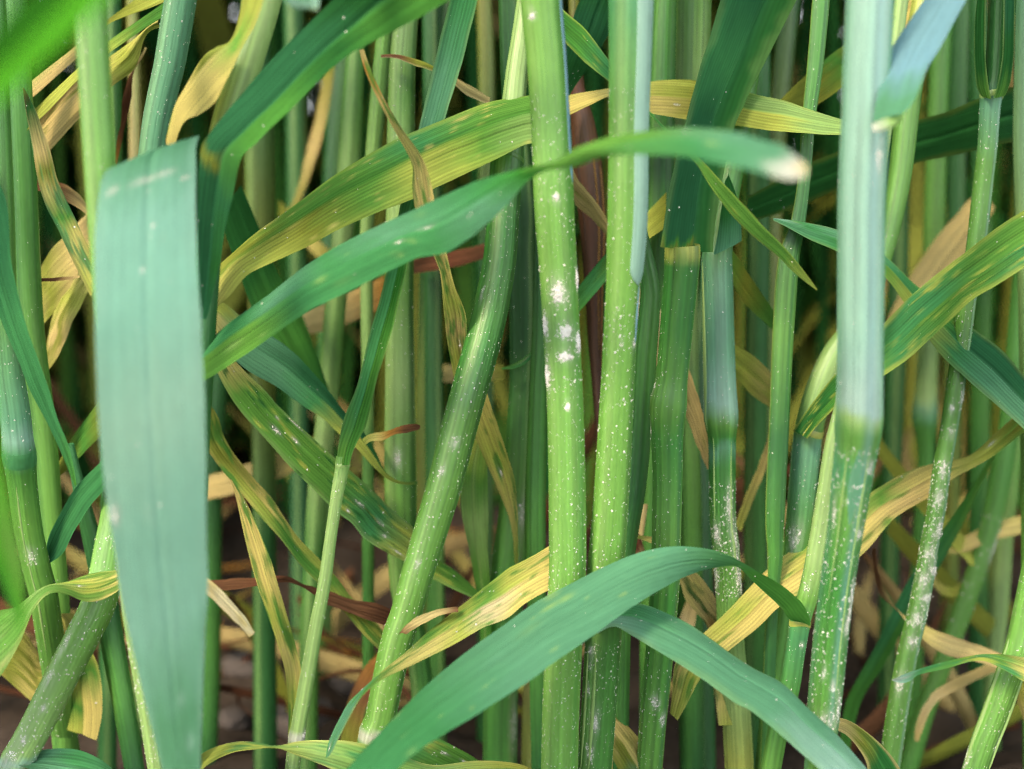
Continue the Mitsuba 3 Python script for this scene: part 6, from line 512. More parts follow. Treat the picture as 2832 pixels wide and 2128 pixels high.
 {'A': [(20.45, 164.0, 30.92), (20.77, 164.67, 33.86), (21.28, 165.46, 37.39), (24.72, 166.5, 40.6), (28.04, 167.66, 43.28), (33.66, 169.69, 48.43), (39.23, 172.34, 51.91), (43.21, 174.38, 54.16), (48.21, 176.55, 56.89), (54.11, 178.24, 59.72), (57.92, 179.21, 60.61), (60.85, 179.9, 60.98), (63.45, 179.81, 61.91), (65.36, 179.73, 63.74), (68.26, 179.61, 66.68), (71.05, 179.5, 69.07), (78.64, 179.25, 74.21), (86.18, 178.71, 77.4), (92.62, 177.97, 78.56)], 'B': [(21.23, 162.0, 30.76), (22.22, 162.2, 32.55), (23.86, 162.56, 35.7), (27.4, 163.07, 39.42), (31.68, 163.97, 42.62), (34.06, 164.67, 44.73), (36.89, 165.38, 46.47), (40.43, 166.79, 48.13), (45.29, 169.19, 50.15), (51.62, 172.81, 55.14), (56.45, 174.59, 57.37), (59.34, 175.73, 59.14), (63.32, 176.21, 61.27), (66.55, 176.33, 63.54), (68.24, 176.4, 64.92), (70.66, 176.5, 66.75), (78.3, 176.7, 72.23), (85.99, 177.21, 76.23), (92.61, 177.91, 78.51)], 'col': [(np.float64(0.0), 'yg'), (np.float64(0.07), 'y'), (np.float64(0.174), 'yg'), (np.float64(0.244), 'y'), (np.float64(0.314), 'yg'), (np.float64(0.384), 'y'), (np.float64(0.46), 'g'), (np.float64(0.502), 'y'), (np.float64(0.558), 'y'), (np.float64(0.642), 'yg'), (np.float64(0.697), 'ol')], 'seed': 201, 'halfB': [(np.float64(0.0), 'yg'), (np.float64(0.07), 'yg'), (np.float64(0.139), 'y'), (np.float64(0.209), 'y'), (np.float64(0.279), 'y'), (np.float64(0.349), 'y'), (np.float64(0.418), 'y'), (np.float64(0.488), 'tan'), (np.float64(0.558), 'y'), (np.float64(0.628), 'yg'), (np.float64(0.697), 'ol')], 'mot': ('g', 0.2, 4), 'marg': ('y', 0.4), 'crease': -0.1, 'patches': [(0.66, -0.3, 0.6, 0.3)], 'specks': (40, 0.08), 'label': 'broad yellow leaf rising from the bottom to the right edge', 'name': 'leaf_blade', 'cat': 'leaf'},
 {'A': [(20.89, 174.5, 49.63), (22.82, 174.68, 47.95), (24.88, 174.85, 46.6), (26.99, 175.08, 44.05), (28.87, 175.33, 40.95), (30.66, 174.83, 37.1), (32.06, 173.12, 33.11), (32.37, 171.97, 30.27), (32.21, 170.5, 26.66)], 'B': [(19.34, 171.5, 48.26), (22.31, 171.79, 46.19), (23.26, 172.0, 43.62), (26.26, 172.39, 39.67), (27.05, 171.83, 36.88), (27.21, 170.29, 33.56), (27.14, 169.0, 30.82), (27.36, 167.5, 27.7)], 'col': [(np.float64(0.0), 'tan'), (np.float64(0.2), 'y'), (np.float64(0.4), 'tan'), (np.float64(0.55), 'or'), (np.float64(0.7), 'yg'), (np.float64(0.85), 'y'), (np.float64(1.0), 'yg')], 'seed': 202, 'mot': ('dg', 0.25, 2.5), 'marg': ('tan', 0.4), 'label': 'yellow-brown leaf with dark green streaks behind the jointed stalk', 'name': 'leaf_blade', 'cat': 'leaf'},
 {'A': [(13.74, 167.75, 53.81), (15.55, 167.75, 53.68), (18.25, 167.75, 53.43)], 'B': [(13.63, 166.25, 53.48), (15.71, 166.25, 53.6), (18.1, 166.25, 52.87)], 'col': [(np.float64(0.0), 'ol'), (np.float64(0.5), 'yg'), (np.float64(1.0), 'y')], 'seed': 203, 'patches': [(0.5, -0.9, 0.5, 0.12)], 'label': 'small yellow leaf tip beside the jointed stalk above the arching blade', 'name': 'leaf_blade', 'cat': 'leaf'},
 {'A': [(12.38, 166.0, 30.78), (14.18, 165.63, 29.52), (16.35, 165.12, 27.32), (18.39, 164.6, 24.99), (20.49, 164.0, 22.06), (25.07, 161.58, 13.11), (29.06, 158.76, 2.51), (31.93, 155.98, -7.88)], 'B': [(11.88, 162.0, 28.69), (12.57, 161.3, 26.49), (13.55, 160.7, 24.76), (14.52, 160.0, 22.71), (20.0, 158.18, 13.66), (26.07, 156.76, 2.84), (31.81, 155.9, -7.87)], 'col': [(np.float64(0.0), 'tan'), (np.float64(0.101), 'y'), (np.float64(0.202), 'tan'), (np.float64(0.303), 'tan')], 'seed': 204, 'mot': [('ol', 0.3, 2), ('dg', 0.12, 1.5)], 'halfB': [(np.float64(0.0), 'tan'), (np.float64(0.101), 'ol'), (np.float64(0.202), 'gt'), (np.float64(0.303), 'gt')], 'specks': (20, 0.08), 'label': 'spotted yellow and tan leaf in the bottom centre right of the thick stalks', 'name': 'leaf_blade', 'cat': 'leaf'},
 {'A': [(10.01, 152.0, 46.69), (12.2, 150.93, 49.56), (14.62, 150.11, 50.4), (17.34, 149.15, 49.77), (21.01, 147.75, 48.24), (25.4, 145.43, 45.58), (27.31, 144.43, 44.58), (30.73, 142.69, 43.18), (32.68, 141.3, 41.4), (34.69, 140.38, 39.73), (36.74, 139.61, 37.73), (39.49, 138.5, 34.72), (45.9, 135.71, 27.42), (51.73, 132.43, 18.59), (56.2, 129.16, 9.82)], 'B': [(9.91, 148.0, 47.37), (12.4, 146.42, 48.54), (15.03, 144.48, 47.47), (18.13, 142.13, 46.22), (20.98, 140.18, 44.93), (24.22, 137.9, 43.18), (26.0, 136.73, 42.56), (29.23, 134.83, 40.23), (30.91, 134.33, 38.84), (33.66, 133.5, 36.56), (40.94, 131.46, 28.98), (48.81, 129.93, 19.5), (56.08, 129.06, 9.85)], 'col': [(np.float64(0.0), 'gl'), (np.float64(0.046), 'gm'), (np.float64(0.174), 'gt'), (np.float64(0.29), 'gt'), (np.float64(0.435), 'gt'), (np.float64(0.58), 'gl')], 'seed': 205, 'halfB': [(np.float64(0.0), 'gl'), (np.float64(0.116), 'gt'), (np.float64(0.232), 'gt'), (np.float64(0.348), 'gt'), (np.float64(0.464), 'gl'), (np.float64(0.58), 'gl')], 'curl': 0.24, 'crease': 0, 'marg': ('pg', 0.25), 'specks': (120, 0.09), 'patches': [(0.86, 0.3, 0.7, 0.4), (0.74, 0.5, 0.6, 0.25), (0.6, 0.75, 0.4, 0.15), (0.03, 0, 0.5, 0.5)], 'vein': 0.16, 'label': 'blue-green blade from the centre collar sloping to the bottom right', 'name': 'leaf_blade', 'cat': 'leaf'},
 {'A': [(39.1, 154.0, 34.71), (41.27, 153.58, 34.18), (42.9, 153.22, 33.15), (44.81, 152.75, 31.58), (47.26, 152.0, 28.36), (51.37, 149.62, 19.1), (54.98, 146.84, 8.19), (57.62, 144.09, -2.46)], 'B': [(37.92, 150.0, 34.84), (39.69, 149.51, 34.19), (40.73, 149.12, 33.09), (41.77, 148.61, 31.41), (42.25, 148.0, 29.09), (47.11, 146.22, 19.71), (52.47, 144.84, 8.55), (57.52, 144.01, -2.45)], 'col': [(np.float64(0.0), 'tan'), (np.float64(0.074), 'ol'), (np.float64(0.148), 'dg'), (np.float64(0.222), 'dg')], 'seed': 206, 'marg': ('tan', 0.6), 'label': 'dark leaf with a tan rim at the bottom, left of the slim mildewed stalk', 'name': 'leaf_blade', 'cat': 'leaf'},
 {'A': [(-38.43, 153.5, 29.69), (-35.8, 153.31, 31.21), (-32.81, 153.11, 31.95), (-30.65, 152.97, 31.84), (-28.84, 152.84, 31.48), (-25.42, 152.62, 32.17), (-22.44, 152.5, 32.34), (-18.47, 152.5, 31.99), (-14.34, 152.5, 30.8), (-10.44, 152.5, 29.32), (-4.11, 153.01, 29.5), (-1.47, 153.27, 29.26), (1.92, 153.62, 28.32), (5.34, 154.0, 26.21), (13.77, 154.93, 20.63), (22.18, 155.46, 13.46), (29.39, 155.55, 6.07)], 'B': [(-37.77, 150.5, 28.77), (-35.15, 150.29, 30.93), (-32.2, 150.09, 32.07), (-30.07, 149.95, 32.37), (-28.28, 149.83, 32.6), (-25.63, 149.64, 31.69), (-22.31, 149.3, 30.51), (-18.1, 148.69, 28.76), (-13.99, 148.13, 28.44), (-10.13, 147.61, 29.27), (-3.99, 148.41, 29.47), (-1.43, 148.85, 29.73), (1.87, 149.4, 29.29), (5.2, 150.0, 27.54), (13.65, 151.53, 21.76), (22.12, 153.46, 14.12), (29.38, 155.47, 6.1)], 'col': [(np.float64(0.0), 'yg'), (np.float64(0.103), 'yg'), (np.float64(0.207), 'pg'), (np.float64(0.31), 'g'), (np.float64(0.413), 'pg'), (np.float64(0.516), 'yg'), (np.float64(0.62), 'y')], 'seed': 207, 'mot': ('gm', 0.2, 4), 'specks': (30, 0.08), 'marg': ('y', 0.4), 'label': 'pale yellow-green leaf lying along the bottom edge', 'name': 'leaf_blade', 'cat': 'leaf'},
 {'A': [(-14.57, 162.0, 31.82), (-12.52, 162.0, 30.07), (-9.57, 162.0, 28.44), (-6.31, 162.0, 26.68), (-3.93, 162.0, 25.04)], 'B': [(-15.99, 158.0, 30.45), (-14.28, 158.0, 28.49), (-12.55, 158.0, 27.38), (-10.24, 158.0, 26.15), (-7.63, 158.0, 24.91)], 'col': [(np.float64(0.0), 'g'), (np.float64(0.333), 'gm'), (np.float64(0.667), 'g'), (np.float64(1.0), 'g')], 'seed': 208, 'spots': (14, 'yg', 0.3), 'specks': (40, 0.08), 'patches': [(0.7, -0.2, 0.4, 0.2), (0.95, -0.3, 0.5, 0.2)], 'label': 'green leaf with mould flecks at the bottom behind the arching blade', 'name': 'leaf_blade', 'cat': 'leaf'},
 {'A': [(-1.42, 176.0, 74.31), (1.48, 176.49, 75.55), (3.84, 176.99, 77.79), (6.44, 177.75, 81.94), (8.92, 178.37, 85.11), (12.78, 179.27, 89.57), (17.02, 180.18, 93.66), (20.77, 181.0, 97.52)], 'B': [(-1.34, 174.0, 74.42), (1.77, 174.33, 75.17), (4.03, 174.64, 77.23), (6.48, 174.98, 79.46), (8.98, 175.35, 82.06), (12.58, 175.92, 86.17), (16.72, 176.52, 90.33), (20.51, 177.0, 93.04)], 'col': [(np.float64(0.0), 'g'), (np.float64(0.143), 'gm'), (np.float64(0.286), 'gm'), (np.float64(0.429), 'g2'), (np.float64(0.571), 'gm'), (np.float64(0.714), 'g'), (np.float64(0.857), 'yg'), (np.float64(1.0), 'ol')], 'seed': 209, 'patches': [(0.12, 0, 0.7, 0.25)], 'label': 'thin fuzzy-edged green leaf passing behind the thick central stalk', 'name': 'leaf_blade', 'cat': 'leaf'},
 {'A': [(7.82, 177.0, 100.88), (8.42, 176.71, 99.44), (11.14, 175.92, 96.09), (13.54, 175.13, 92.52), (17.43, 173.73, 85.98), (19.4, 173.0, 82.42), (22.04, 173.0, 76.95), (24.99, 173.0, 69.45), (25.95, 173.0, 65.1), (26.28, 173.0, 61.35)], 'B': [(8.12, 179.0, 96.64), (8.55, 178.81, 95.79), (10.69, 178.24, 93.91), (12.64, 177.65, 91.68), (14.94, 176.49, 86.37), (17.0, 175.0, 78.72), (19.14, 175.0, 75.02), (23.15, 175.0, 67.97), (24.97, 175.0, 63.56), (26.28, 175.0, 60.77)], 'col': [(np.float64(0.0), 'tan'), (np.float64(0.167), 'tan'), (np.float64(0.333), 'tan'), (np.float64(0.5), 'cr'), (np.float64(0.667), 'tan'), (np.float64(0.833), 'tan'), (np.float64(1.0), 'tan')], 'seed': 210, 'mot': ('ol', 0.15, 3), 'dry': True, 'label': 'tan dead leaf slanting down right behind the second thick stalk', 'name': 'dead_leaf', 'cat': 'dead leaf'},
 {'A': [(29.91, 184.5, 90.21), (30.71, 184.5, 89.13), (33.03, 184.5, 85.75), (36.11, 184.5, 81.45), (38.28, 184.5, 78.02)], 'B': [(30.16, 187.5, 86.82), (31.06, 187.5, 84.61), (33.23, 187.5, 81.41), (37.06, 187.5, 77.93), (38.95, 187.5, 76.01)], 'col': [(np.float64(0.0), 'g2'), (np.float64(0.333), 'ol'), (np.float64(0.667), 'g'), (np.float64(1.0), 'g2')], 'seed': 211, 'label': 'olive-green leaf behind the jointed glaucous stalk, slanting right', 'name': 'leaf_blade', 'cat': 'leaf'},
 {'A': [(29.59, 182.5, 77.62), (30.7, 182.5, 76.72), (32.97, 182.5, 75.36), (35.47, 182.5, 73.1), (38.13, 182.5, 69.86)], 'B': [(30.19, 185.5, 72.99), (31.52, 185.5, 71.67), (33.54, 185.5, 69.36), (36.74, 185.5, 67.24), (38.86, 185.5, 66.38)], 'col': [(np.float64(0.0), 'g'), (np.float64(0.333), 'yg'), (np.float64(0.667), 'y'), (np.float64(1.0), 'g2')], 'seed': 212, 'mot': ('yg', 0.4, 3), 'label': 'yellow-flecked leaf lower behind the jointed glaucous stalk', 'name': 'leaf_blade', 'cat': 'leaf'},
 {'A': [(69.67, 188.5, 61.09), (67.87, 188.5, 57.34), (64.18, 188.5, 51.07), (61.05, 188.5, 46.28), (56.44, 188.5, 37.72), (54.29, 188.5, 32.47), (52.53, 188.5, 28.68), (50.06, 188.5, 23.64), (49.16, 188.5, 18.49), (48.8, 188.5, 13.36)], 'B': [(71.22, 191.5, 59.78), (68.14, 191.5, 52.75), (66.89, 191.5, 49.31), (64.74, 191.5, 44.58), (61.03, 191.5, 37.59), (58.76, 191.5, 32.91), (57.43, 191.5, 30.09), (55.38, 191.5, 26.01), (53.3, 191.5, 22.42), (51.84, 191.5, 17.19), (51.34, 191.5, 11.99)], 'col': [(np.float64(0.0), 'g'), (np.float64(0.2), 'g2'), (np.float64(0.4), 'gm'), (np.float64(0.6), 'gm'), (np.float64(0.8), 'g2'), (np.float64(1.0), 'g2')], 'seed': 213, 'halfB': [(np.float64(0.0), 'g'), (np.float64(0.2), 'g'), (np.float64(0.4), 'gm'), (np.float64(0.6), 'g2'), (np.float64(0.8), 'g2'), (np.float64(1.0), 'g2')], 'far': True, 'label': 'green leaf rising to the right behind the lower mildewed stalk', 'name': 'leaf_blade', 'cat': 'leaf'},
 {'A': [(46.81, 156.75, 38.3), (49.27, 156.59, 39.5), (51.63, 156.44, 40.39), (54.54, 156.25, 41.23), (57.37, 155.99, 41.87), (60.26, 155.72, 41.97), (62.69, 155.5, 41.64), (71.57, 152.53, 37.86), (80.27, 149.05, 32.24), (87.56, 145.63, 25.95)], 'B': [(46.42, 155.25, 38.77), (48.25, 154.92, 38.72), (49.52, 154.63, 39.84), (52.81, 154.0, 40.91), (55.42, 153.14, 42.06), (57.1, 152.4, 42.16), (58.78, 151.57, 41.44), (60.86, 150.5, 40.36), (70.02, 148.28, 36.77), (79.35, 146.55, 31.6), (87.52, 145.53, 25.92)], 'col': [(np.float64(0.0), 'w'), (np.float64(0.037), 'gl'), (np.float64(0.093), 'gm'), (np.float64(0.167), 'g'), (np.float64(0.241), 'yg'), (np.float64(0.297), 'g'), (np.float64(0.371), 'y')], 'seed': 214, 'mot': ('gm', 0.3, 3), 'specks': (40, 0.08), 'patches': [(0.04, 0, 0.7, 0.12)], 'label': 'pale leaf with a grey mouldy tip curving in at the bottom right', 'name': 'leaf_blade', 'cat': 'leaf'},
 {'A': [(50.6, 181.5, 47.94), (51.09, 181.74, 44.16), (51.9, 181.92, 41.53), (53.82, 182.09, 39.42), (56.26, 182.29, 37.51), (58.74, 182.46, 36.35), (62.4, 182.71, 34.82), (66.06, 182.96, 33.48), (69.26, 183.17, 32.22), (74.04, 183.5, 30.08), (82.93, 183.88, 25.24), (91.72, 183.95, 18.57), (99.16, 183.75, 11.38)], 'B': [(50.15, 178.5, 48.8), (50.82, 178.74, 45.08), (52.17, 178.94, 42.02), (53.6, 179.09, 39.95), (55.73, 179.31, 37.18), (57.41, 179.45, 35.5), (61.55, 179.75, 32.74), (64.31, 179.93, 32.26), (67.73, 180.15, 31.08), (72.97, 180.5, 28.88), (82.02, 181.33, 24.22), (91.18, 182.45, 17.97), (99.13, 183.69, 11.35)], 'col': [(np.float64(0.0), 'br'), (np.float64(0.077), 'br'), (np.float64(0.154), 'tan'), (np.float64(0.231), 'y'), (np.float64(0.308), 'tan'), (np.float64(0.385), 'tan'), (np.float64(0.461), 'tan'), (np.float64(0.538), 'tan')], 'seed': 215, 'marg': ('br', 0.3), 'dry': True, 'label': 'withered brown and tan leaf looping behind the lower mildewed stalk', 'name': 'dead_leaf', 'cat': 'dead leaf'},
 {'A': [(73.22, 193.0, 26.9), (67.74, 193.0, 24.4), (63.93, 193.0, 21.74), (62.0, 193.0, 18.03), (61.61, 193.0, 14.3)], 'B': [(72.69, 191.0, 26.06), (67.47, 191.0, 23.58), (64.16, 191.0, 21.38), (62.37, 191.0, 18.14), (61.54, 191.0, 15.04)], 'col': [(np.float64(0.0), 'tan'), (np.float64(0.333), 'tan'), (np.float64(0.667), 'cr'), (np.float64(1.0), 'tan')], 'seed': 216, 'far': True, 'dry': True, 'label': 'thin tan dead strip hanging at the lower right', 'name': 'dead_leaf', 'cat': 'dead leaf'},
 {'A': [(-34.13, 216.25, 77.5), (-27.14, 216.25, 80.67), (-20.71, 216.25, 83.45)], 'B': [(-32.56, 213.75, 74.31), (-26.92, 213.75, 76.04), (-20.54, 213.75, 78.88)], 'col': [(np.float64(0.0), 'tan'), (np.float64(0.5), 'tan'), (np.float64(1.0), 'or')], 'seed': 217, 'far': True, 'curl': 0.25, 'dry': True, 'label': 'blurred straw-coloured leaf under the twisting middle leaf', 'name': 'dead_leaf', 'cat': 'dead leaf'},
 {'A': [(-50.74, 211.25, 51.42), (-41.89, 211.25, 53.72), (-34.84, 211.25, 56.78), (-30.31, 211.25, 58.91)], 'B': [(-50.29, 208.75, 47.81), (-41.52, 208.75, 50.09), (-33.78, 208.75, 53.51), (-29.65, 208.75, 56.16)], 'col': [(np.float64(0.0), 'tan'), (np.float64(0.5), 'tan'), (np.float64(1.0), 'ol')], 'seed': 218, 'far': True, 'curl': 0.25, 'dry': True, 'label': 'blurred tan leaf lying level below the diseased leaf at left', 'name': 'dead_leaf', 'cat': 'dead leaf'},
 {'A': [(-15.75, 201.25, 87.24), (-10.86, 201.25, 88.08), (-3.89, 201.25, 89.6)], 'B': [(-15.23, 198.75, 85.2), (-10.06, 198.75, 85.89), (-3.85, 198.75, 87.68)], 'col': [(np.float64(0.0), 'br'), (np.float64(0.5), 'rb'), (np.float64(1.0), 'br')], 'seed': 219, 'far': True, 'curl': 0.25, 'dry': True, 'label': 'blurred brown dead leaf behind the hanging yellow leaf', 'name': 'dead_leaf', 'cat': 'dead leaf'},
 {'A': [(-16.76, 221.25, 67.39), (-9.77, 221.25, 68.33), (-1.24, 221.25, 68.02)], 'B': [(-16.6, 218.75, 65.28), (-9.68, 218.75, 65.74), (-1.23, 218.75, 66.05)], 'col': [(np.float64(0.0), 'ol'), (np.float64(0.5), 'tan'), (np.float64(1.0), 'ol')], 'seed': 220, 'far': True, 'curl': 0.25, 'dry': True, 'label': 'blurred tan leaf lying level right of the ribbed stalk', 'name': 'dead_leaf', 'cat': 'dead leaf'},
 {'A': [(-49.93, 221.25, 27.89), (-43.87, 221.25, 17.04), (-40.84, 221.25, 10.29), (-37.76, 221.25, 4.32)], 'B': [(-47.77, 218.75, 29.12), (-41.34, 218.75, 19.64), (-38.36, 218.75, 12.14), (-36.12, 218.75, 6.25)], 'col': [(np.float64(0.0), 'rb'), (np.float64(0.5), 'ol'), (np.float64(1.0), 'ol')], 'seed': 221, 'far': True, 'curl': 0.25, 'label': 'blurred yellow leaf low beside the cream dry tip', 'name': 'leaf_blade', 'cat': 'leaf'},
 {'A': [(-17.97, 186.25, 31.93), (-21.4, 186.25, 28.75), (-24.22, 186.25, 23.05), (-25.35, 186.25, 17.29)], 'B': [(-17.08, 183.75, 31.1), (-19.01, 183.75, 27.6), (-21.23, 183.75, 22.67), (-22.34, 183.75, 16.98)], 'col': [(np.float64(0.0), 'or'), (np.float64(0.5), 'br'), (np.float64(1.0), 'ol')], 'seed': 222, 'far': True, 'curl': 0.25, 'dry': True, 'label': 'blurred orange-brown dead leaf low behind the diagonal stalk', 'name': 'dead_leaf', 'cat': 'dead leaf'},
 {'A': [(-33.14, 241.25, 119.73), (-35.02, 241.25, 109.31), (-38.55, 241.25, 99.56), (-41.23, 241.25, 92.17)], 'B': [(-31.04, 238.75, 118.73), (-33.06, 238.75, 107.61), (-36.39, 238.75, 97.95), (-39.01, 238.75, 91.44)], 'col': [(np.float64(0.0), 'ol'), (np.float64(0.5), 'tan'), (np.float64(1.0), 'ol')], 'seed': 223, 'far': True, 'curl': 0.25, 'dry': True, 'label': 'blurred tan leaf near the top centre gap', 'name': 'dead_leaf', 'cat': 'dead leaf'},
 {'A': [(-41.97, 241.25, 95.47), (-38.74, 241.25, 92.17), (-34.67, 241.25, 88.03), (-31.41, 241.25, 84.71)], 'B': [(-41.63, 238.75, 92.25), (-38.42, 238.75, 88.98), (-34.39, 238.75, 84.87), (-31.13, 238.75, 82.39)], 'col': [(np.float64(0.0), 'ol'), (np.float64(0.5), 'y'), (np.float64(1.0), 'ol')], 'seed': 224, 'far': True, 'curl': 0.25, 'dry': True, 'label': 'blurred yellow leaf in the dark gap left of centre', 'name': 'dead_leaf', 'cat': 'dead leaf'},
 {'A': [(62.22, 221.25, 75.2), (67.72, 221.25, 85.98), (72.73, 221.25, 92.82), (77.05, 221.25, 97.35)], 'B': [(61.75, 218.75, 70.08), (68.8, 218.75, 79.3), (74.45, 218.75, 87.64), (78.6, 218.75, 94.4)], 'col': [(np.float64(0.0), 'tan'), (np.float64(0.5), 'tan'), (np.float64(1.0), 'tan')], 'seed': 225, 'far': True, 'curl': 0.25, 'dry': True, 'label': 'blurred straw leaf at the right below the dark horizontal leaf', 'name': 'dead_leaf', 'cat': 'dead leaf'},
 {'A': [(109.7, 205.03, 44.28), (101.69, 205.62, 46.65), (92.25, 206.06, 47.57), (82.73, 206.25, 46.54), (76.92, 206.25, 45.18), (71.89, 206.25, 42.75), (66.69, 206.25, 43.51)], 'B': [(109.69, 204.97, 44.23), (101.28, 204.38, 45.47), (91.55, 203.94, 45.57), (81.91, 203.75, 44.19), (76.15, 203.75, 43.06), (71.16, 203.75, 40.8), (65.99, 203.75, 41.94)], 'col': [(np.float64(0.627), 'y'), (np.float64(0.814), 'tan'), (np.float64(1.0), 'ol')], 'seed': 226, 'far': True, 'curl': 0.25, 'dry': True, 'label': 'blurred tan leaf low at the right edge', 'name': 'dead_leaf', 'cat': 'dead leaf'},
 {'A': [(57.13, 206.25, 60.03), (62.54, 206.25, 53.32), (68.75, 206.25, 46.54), (74.23, 206.25, 40.46)], 'B': [(56.58, 203.75, 57.21), (61.96, 203.75, 50.17), (67.34, 203.75, 44.19), (72.74, 203.75, 38.54)], 'col': [(np.float64(0.0), 'ol'), (np.float64(0.5), 'ol'), (np.float64(1.0), 'yg')], 'seed': 227, 'far': True, 'curl': 0.25, 'label': 'blurred olive leaf crossing low right behind the yellow leaf', 'name': 'leaf_blade', 'cat': 'leaf'},
 {'A': [(62.82, 216.25, 43.95), (69.3, 216.25, 37.57), (75.84, 216.25, 31.14), (81.62, 216.25, 25.46)], 'B': [(61.85, 213.75, 41.45), (67.93, 213.75, 34.33), (73.59, 213.75, 28.73), (79.31, 213.75, 23.1)], 'col': [(np.float64(0.0), 'ol'), (np.float64(0.5), 'ol'), (np.float64(1.0), 'ol')], 'seed': 228, 'far': True, 'curl': 0.25, 'label': 'blurred olive leaf low right of the mildewed stalk', 'name': 'leaf_blade', 'cat': 'leaf'},
 {'A': [(66.91, 211.25, 39.8), (72.57, 211.25, 32.73), (74.73, 211.25, 35.09), (78.35, 211.25, 38.23)], 'B': [(66.17, 208.75, 39.35), (71.79, 208.75, 31.97), (74.3, 208.75, 34.31), (77.62, 208.75, 38.04)], 'col': [(np.float64(0.0), 'tan'), (np.float64(0.5), 'yg'), (np.float64(1.0), 'tan')], 'seed': 229, 'far': True, 'curl': 0.25, 'dry': True, 'label': 'thin tan strip rising at the lower right behind the green leaf', 'name': 'dead_leaf', 'cat': 'dead leaf'},
 {'A': [(37.18, 189.25, 63.32), (35.85, 189.25, 58.54), (34.1, 189.25, 53.72), (32.73, 189.25, 49.56)], 'B': [(37.37, 186.75, 63.14), (36.39, 186.75, 58.41), (34.54, 186.75, 53.31), (33.13, 186.75, 48.85)], 'col': [(np.float64(0.0), 'tan'), (np.float64(0.5), 'y'), (np.float64(1.0), 'yg')], 'seed': 230, 'far': True, 'curl': 0.25, 'dry': True, 'label': 'pale stem-like straw between the glaucous jointed stalk and the slender dark one', 'name': 'dead_leaf', 'cat': 'dead leaf'},
 {'A': [(24.25, 187.25, 34.75), (25.14, 187.25, 37.57), (26.04, 187.25, 39.67), (26.52, 187.25, 42.47)], 'B': [(26.34, 184.75, 35.27), (26.82, 184.75, 37.71), (27.04, 184.75, 39.79), (27.25, 184.75, 42.55)], 'col': [(np.float64(0.0), 'cr'), (np.float64(0.5), 'tan'), (np.float64(1.0), 'tan')], 'seed': 231, 'far': True, 'curl': 0.25, 'dry': True, 'label': 'pale dead leaf piece behind the lower jointed stalk', 'name': 'dead_leaf', 'cat': 'dead leaf'},
 {'A': [(-40.53, 241.25, 21.37), (-35.51, 241.25, 12.29), (-30.37, 241.25, 6.79), (-25.16, 241.25, 3.1)], 'B': [(-39.06, 238.75, 22.72), (-33.9, 238.75, 14.46), (-28.98, 238.75, 9.21), (-24.35, 238.75, 5.57)], 'col': [(np.float64(0.0), 'rb'), (np.float64(0.5), 'br'), (np.float64(1.0), 'rb')], 'seed': 232, 'far': True, 'curl': 0.25, 'dry': True, 'label': 'reddish dead strip slanting low in the dark gap at left', 'name': 'dead_leaf', 'cat': 'dead leaf'},
 {'A': [(69.62, 176.25, 29.88), (70.83, 176.25, 25.82), (72.36, 176.25, 21.74), (73.63, 176.25, 16.93), (75.9, 176.06, 6.61), (78.26, 175.62, -5.3), (80.36, 175.03, -16.77)], 'B': [(71.72, 173.75, 32.21), (72.68, 173.75, 26.88), (73.57, 173.75, 22.85), (74.51, 173.75, 18.11), (76.64, 173.94, 7.61), (78.7, 174.38, -4.71), (80.37, 174.97, -16.75)], 'col': [(np.float64(0.0), 'ol'), (np.float64(0.17), 'tan'), (np.float64(0.339), 'tan')], 'seed': 233, 'far': True, 'curl': 0.25, 'dry': True, 'label': 'tan dead leaf in the bottom right corner behind the leaning stalk', 'name': 'dead_leaf', 'cat': 'dead leaf'},
 {'A': [(67.92, 216.25, 0.61), (74.11, 216.25, 3.97), (80.36, 216.25, 5.65), (86.6, 216.25, 7.32)], 'B': [(67.33, 213.75, 0.76), (73.47, 213.75, 3.92), (79.65, 213.75, 5.75), (85.66, 213.75, 7.4)], 'col': [(np.float64(0.0), 'rb'), (np.float64(0.5), 'br'), (np.float64(1.0), 'rb')], 'seed': 234, 'far': True, 'curl': 0.25, 'dry': True, 'label': 'reddish dead strip near the bottom right', 'name': 'dead_leaf', 'cat': 'dead leaf'},
 {'A': [(16.22, 175.25, 53.29), (17.51, 175.25, 50.7), (18.18, 175.25, 48.11)], 'B': [(15.1, 172.75, 51.09), (15.85, 172.75, 50.13), (17.0, 172.75, 47.89)], 'col': [(np.float64(0.0), 'br'), (np.float64(0.5), 'rb'), (np.float64(1.0), 'tan')], 'seed': 235, 'far': True, 'curl': 0.25, 'dry': True, 'label': 'brown dead leaf showing between the two lower thick stalks and the jointed one', 'name': 'dead_leaf', 'cat': 'dead leaf'},
]
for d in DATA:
    add_stalk(d) if 'P' in d else add_leaf(d)

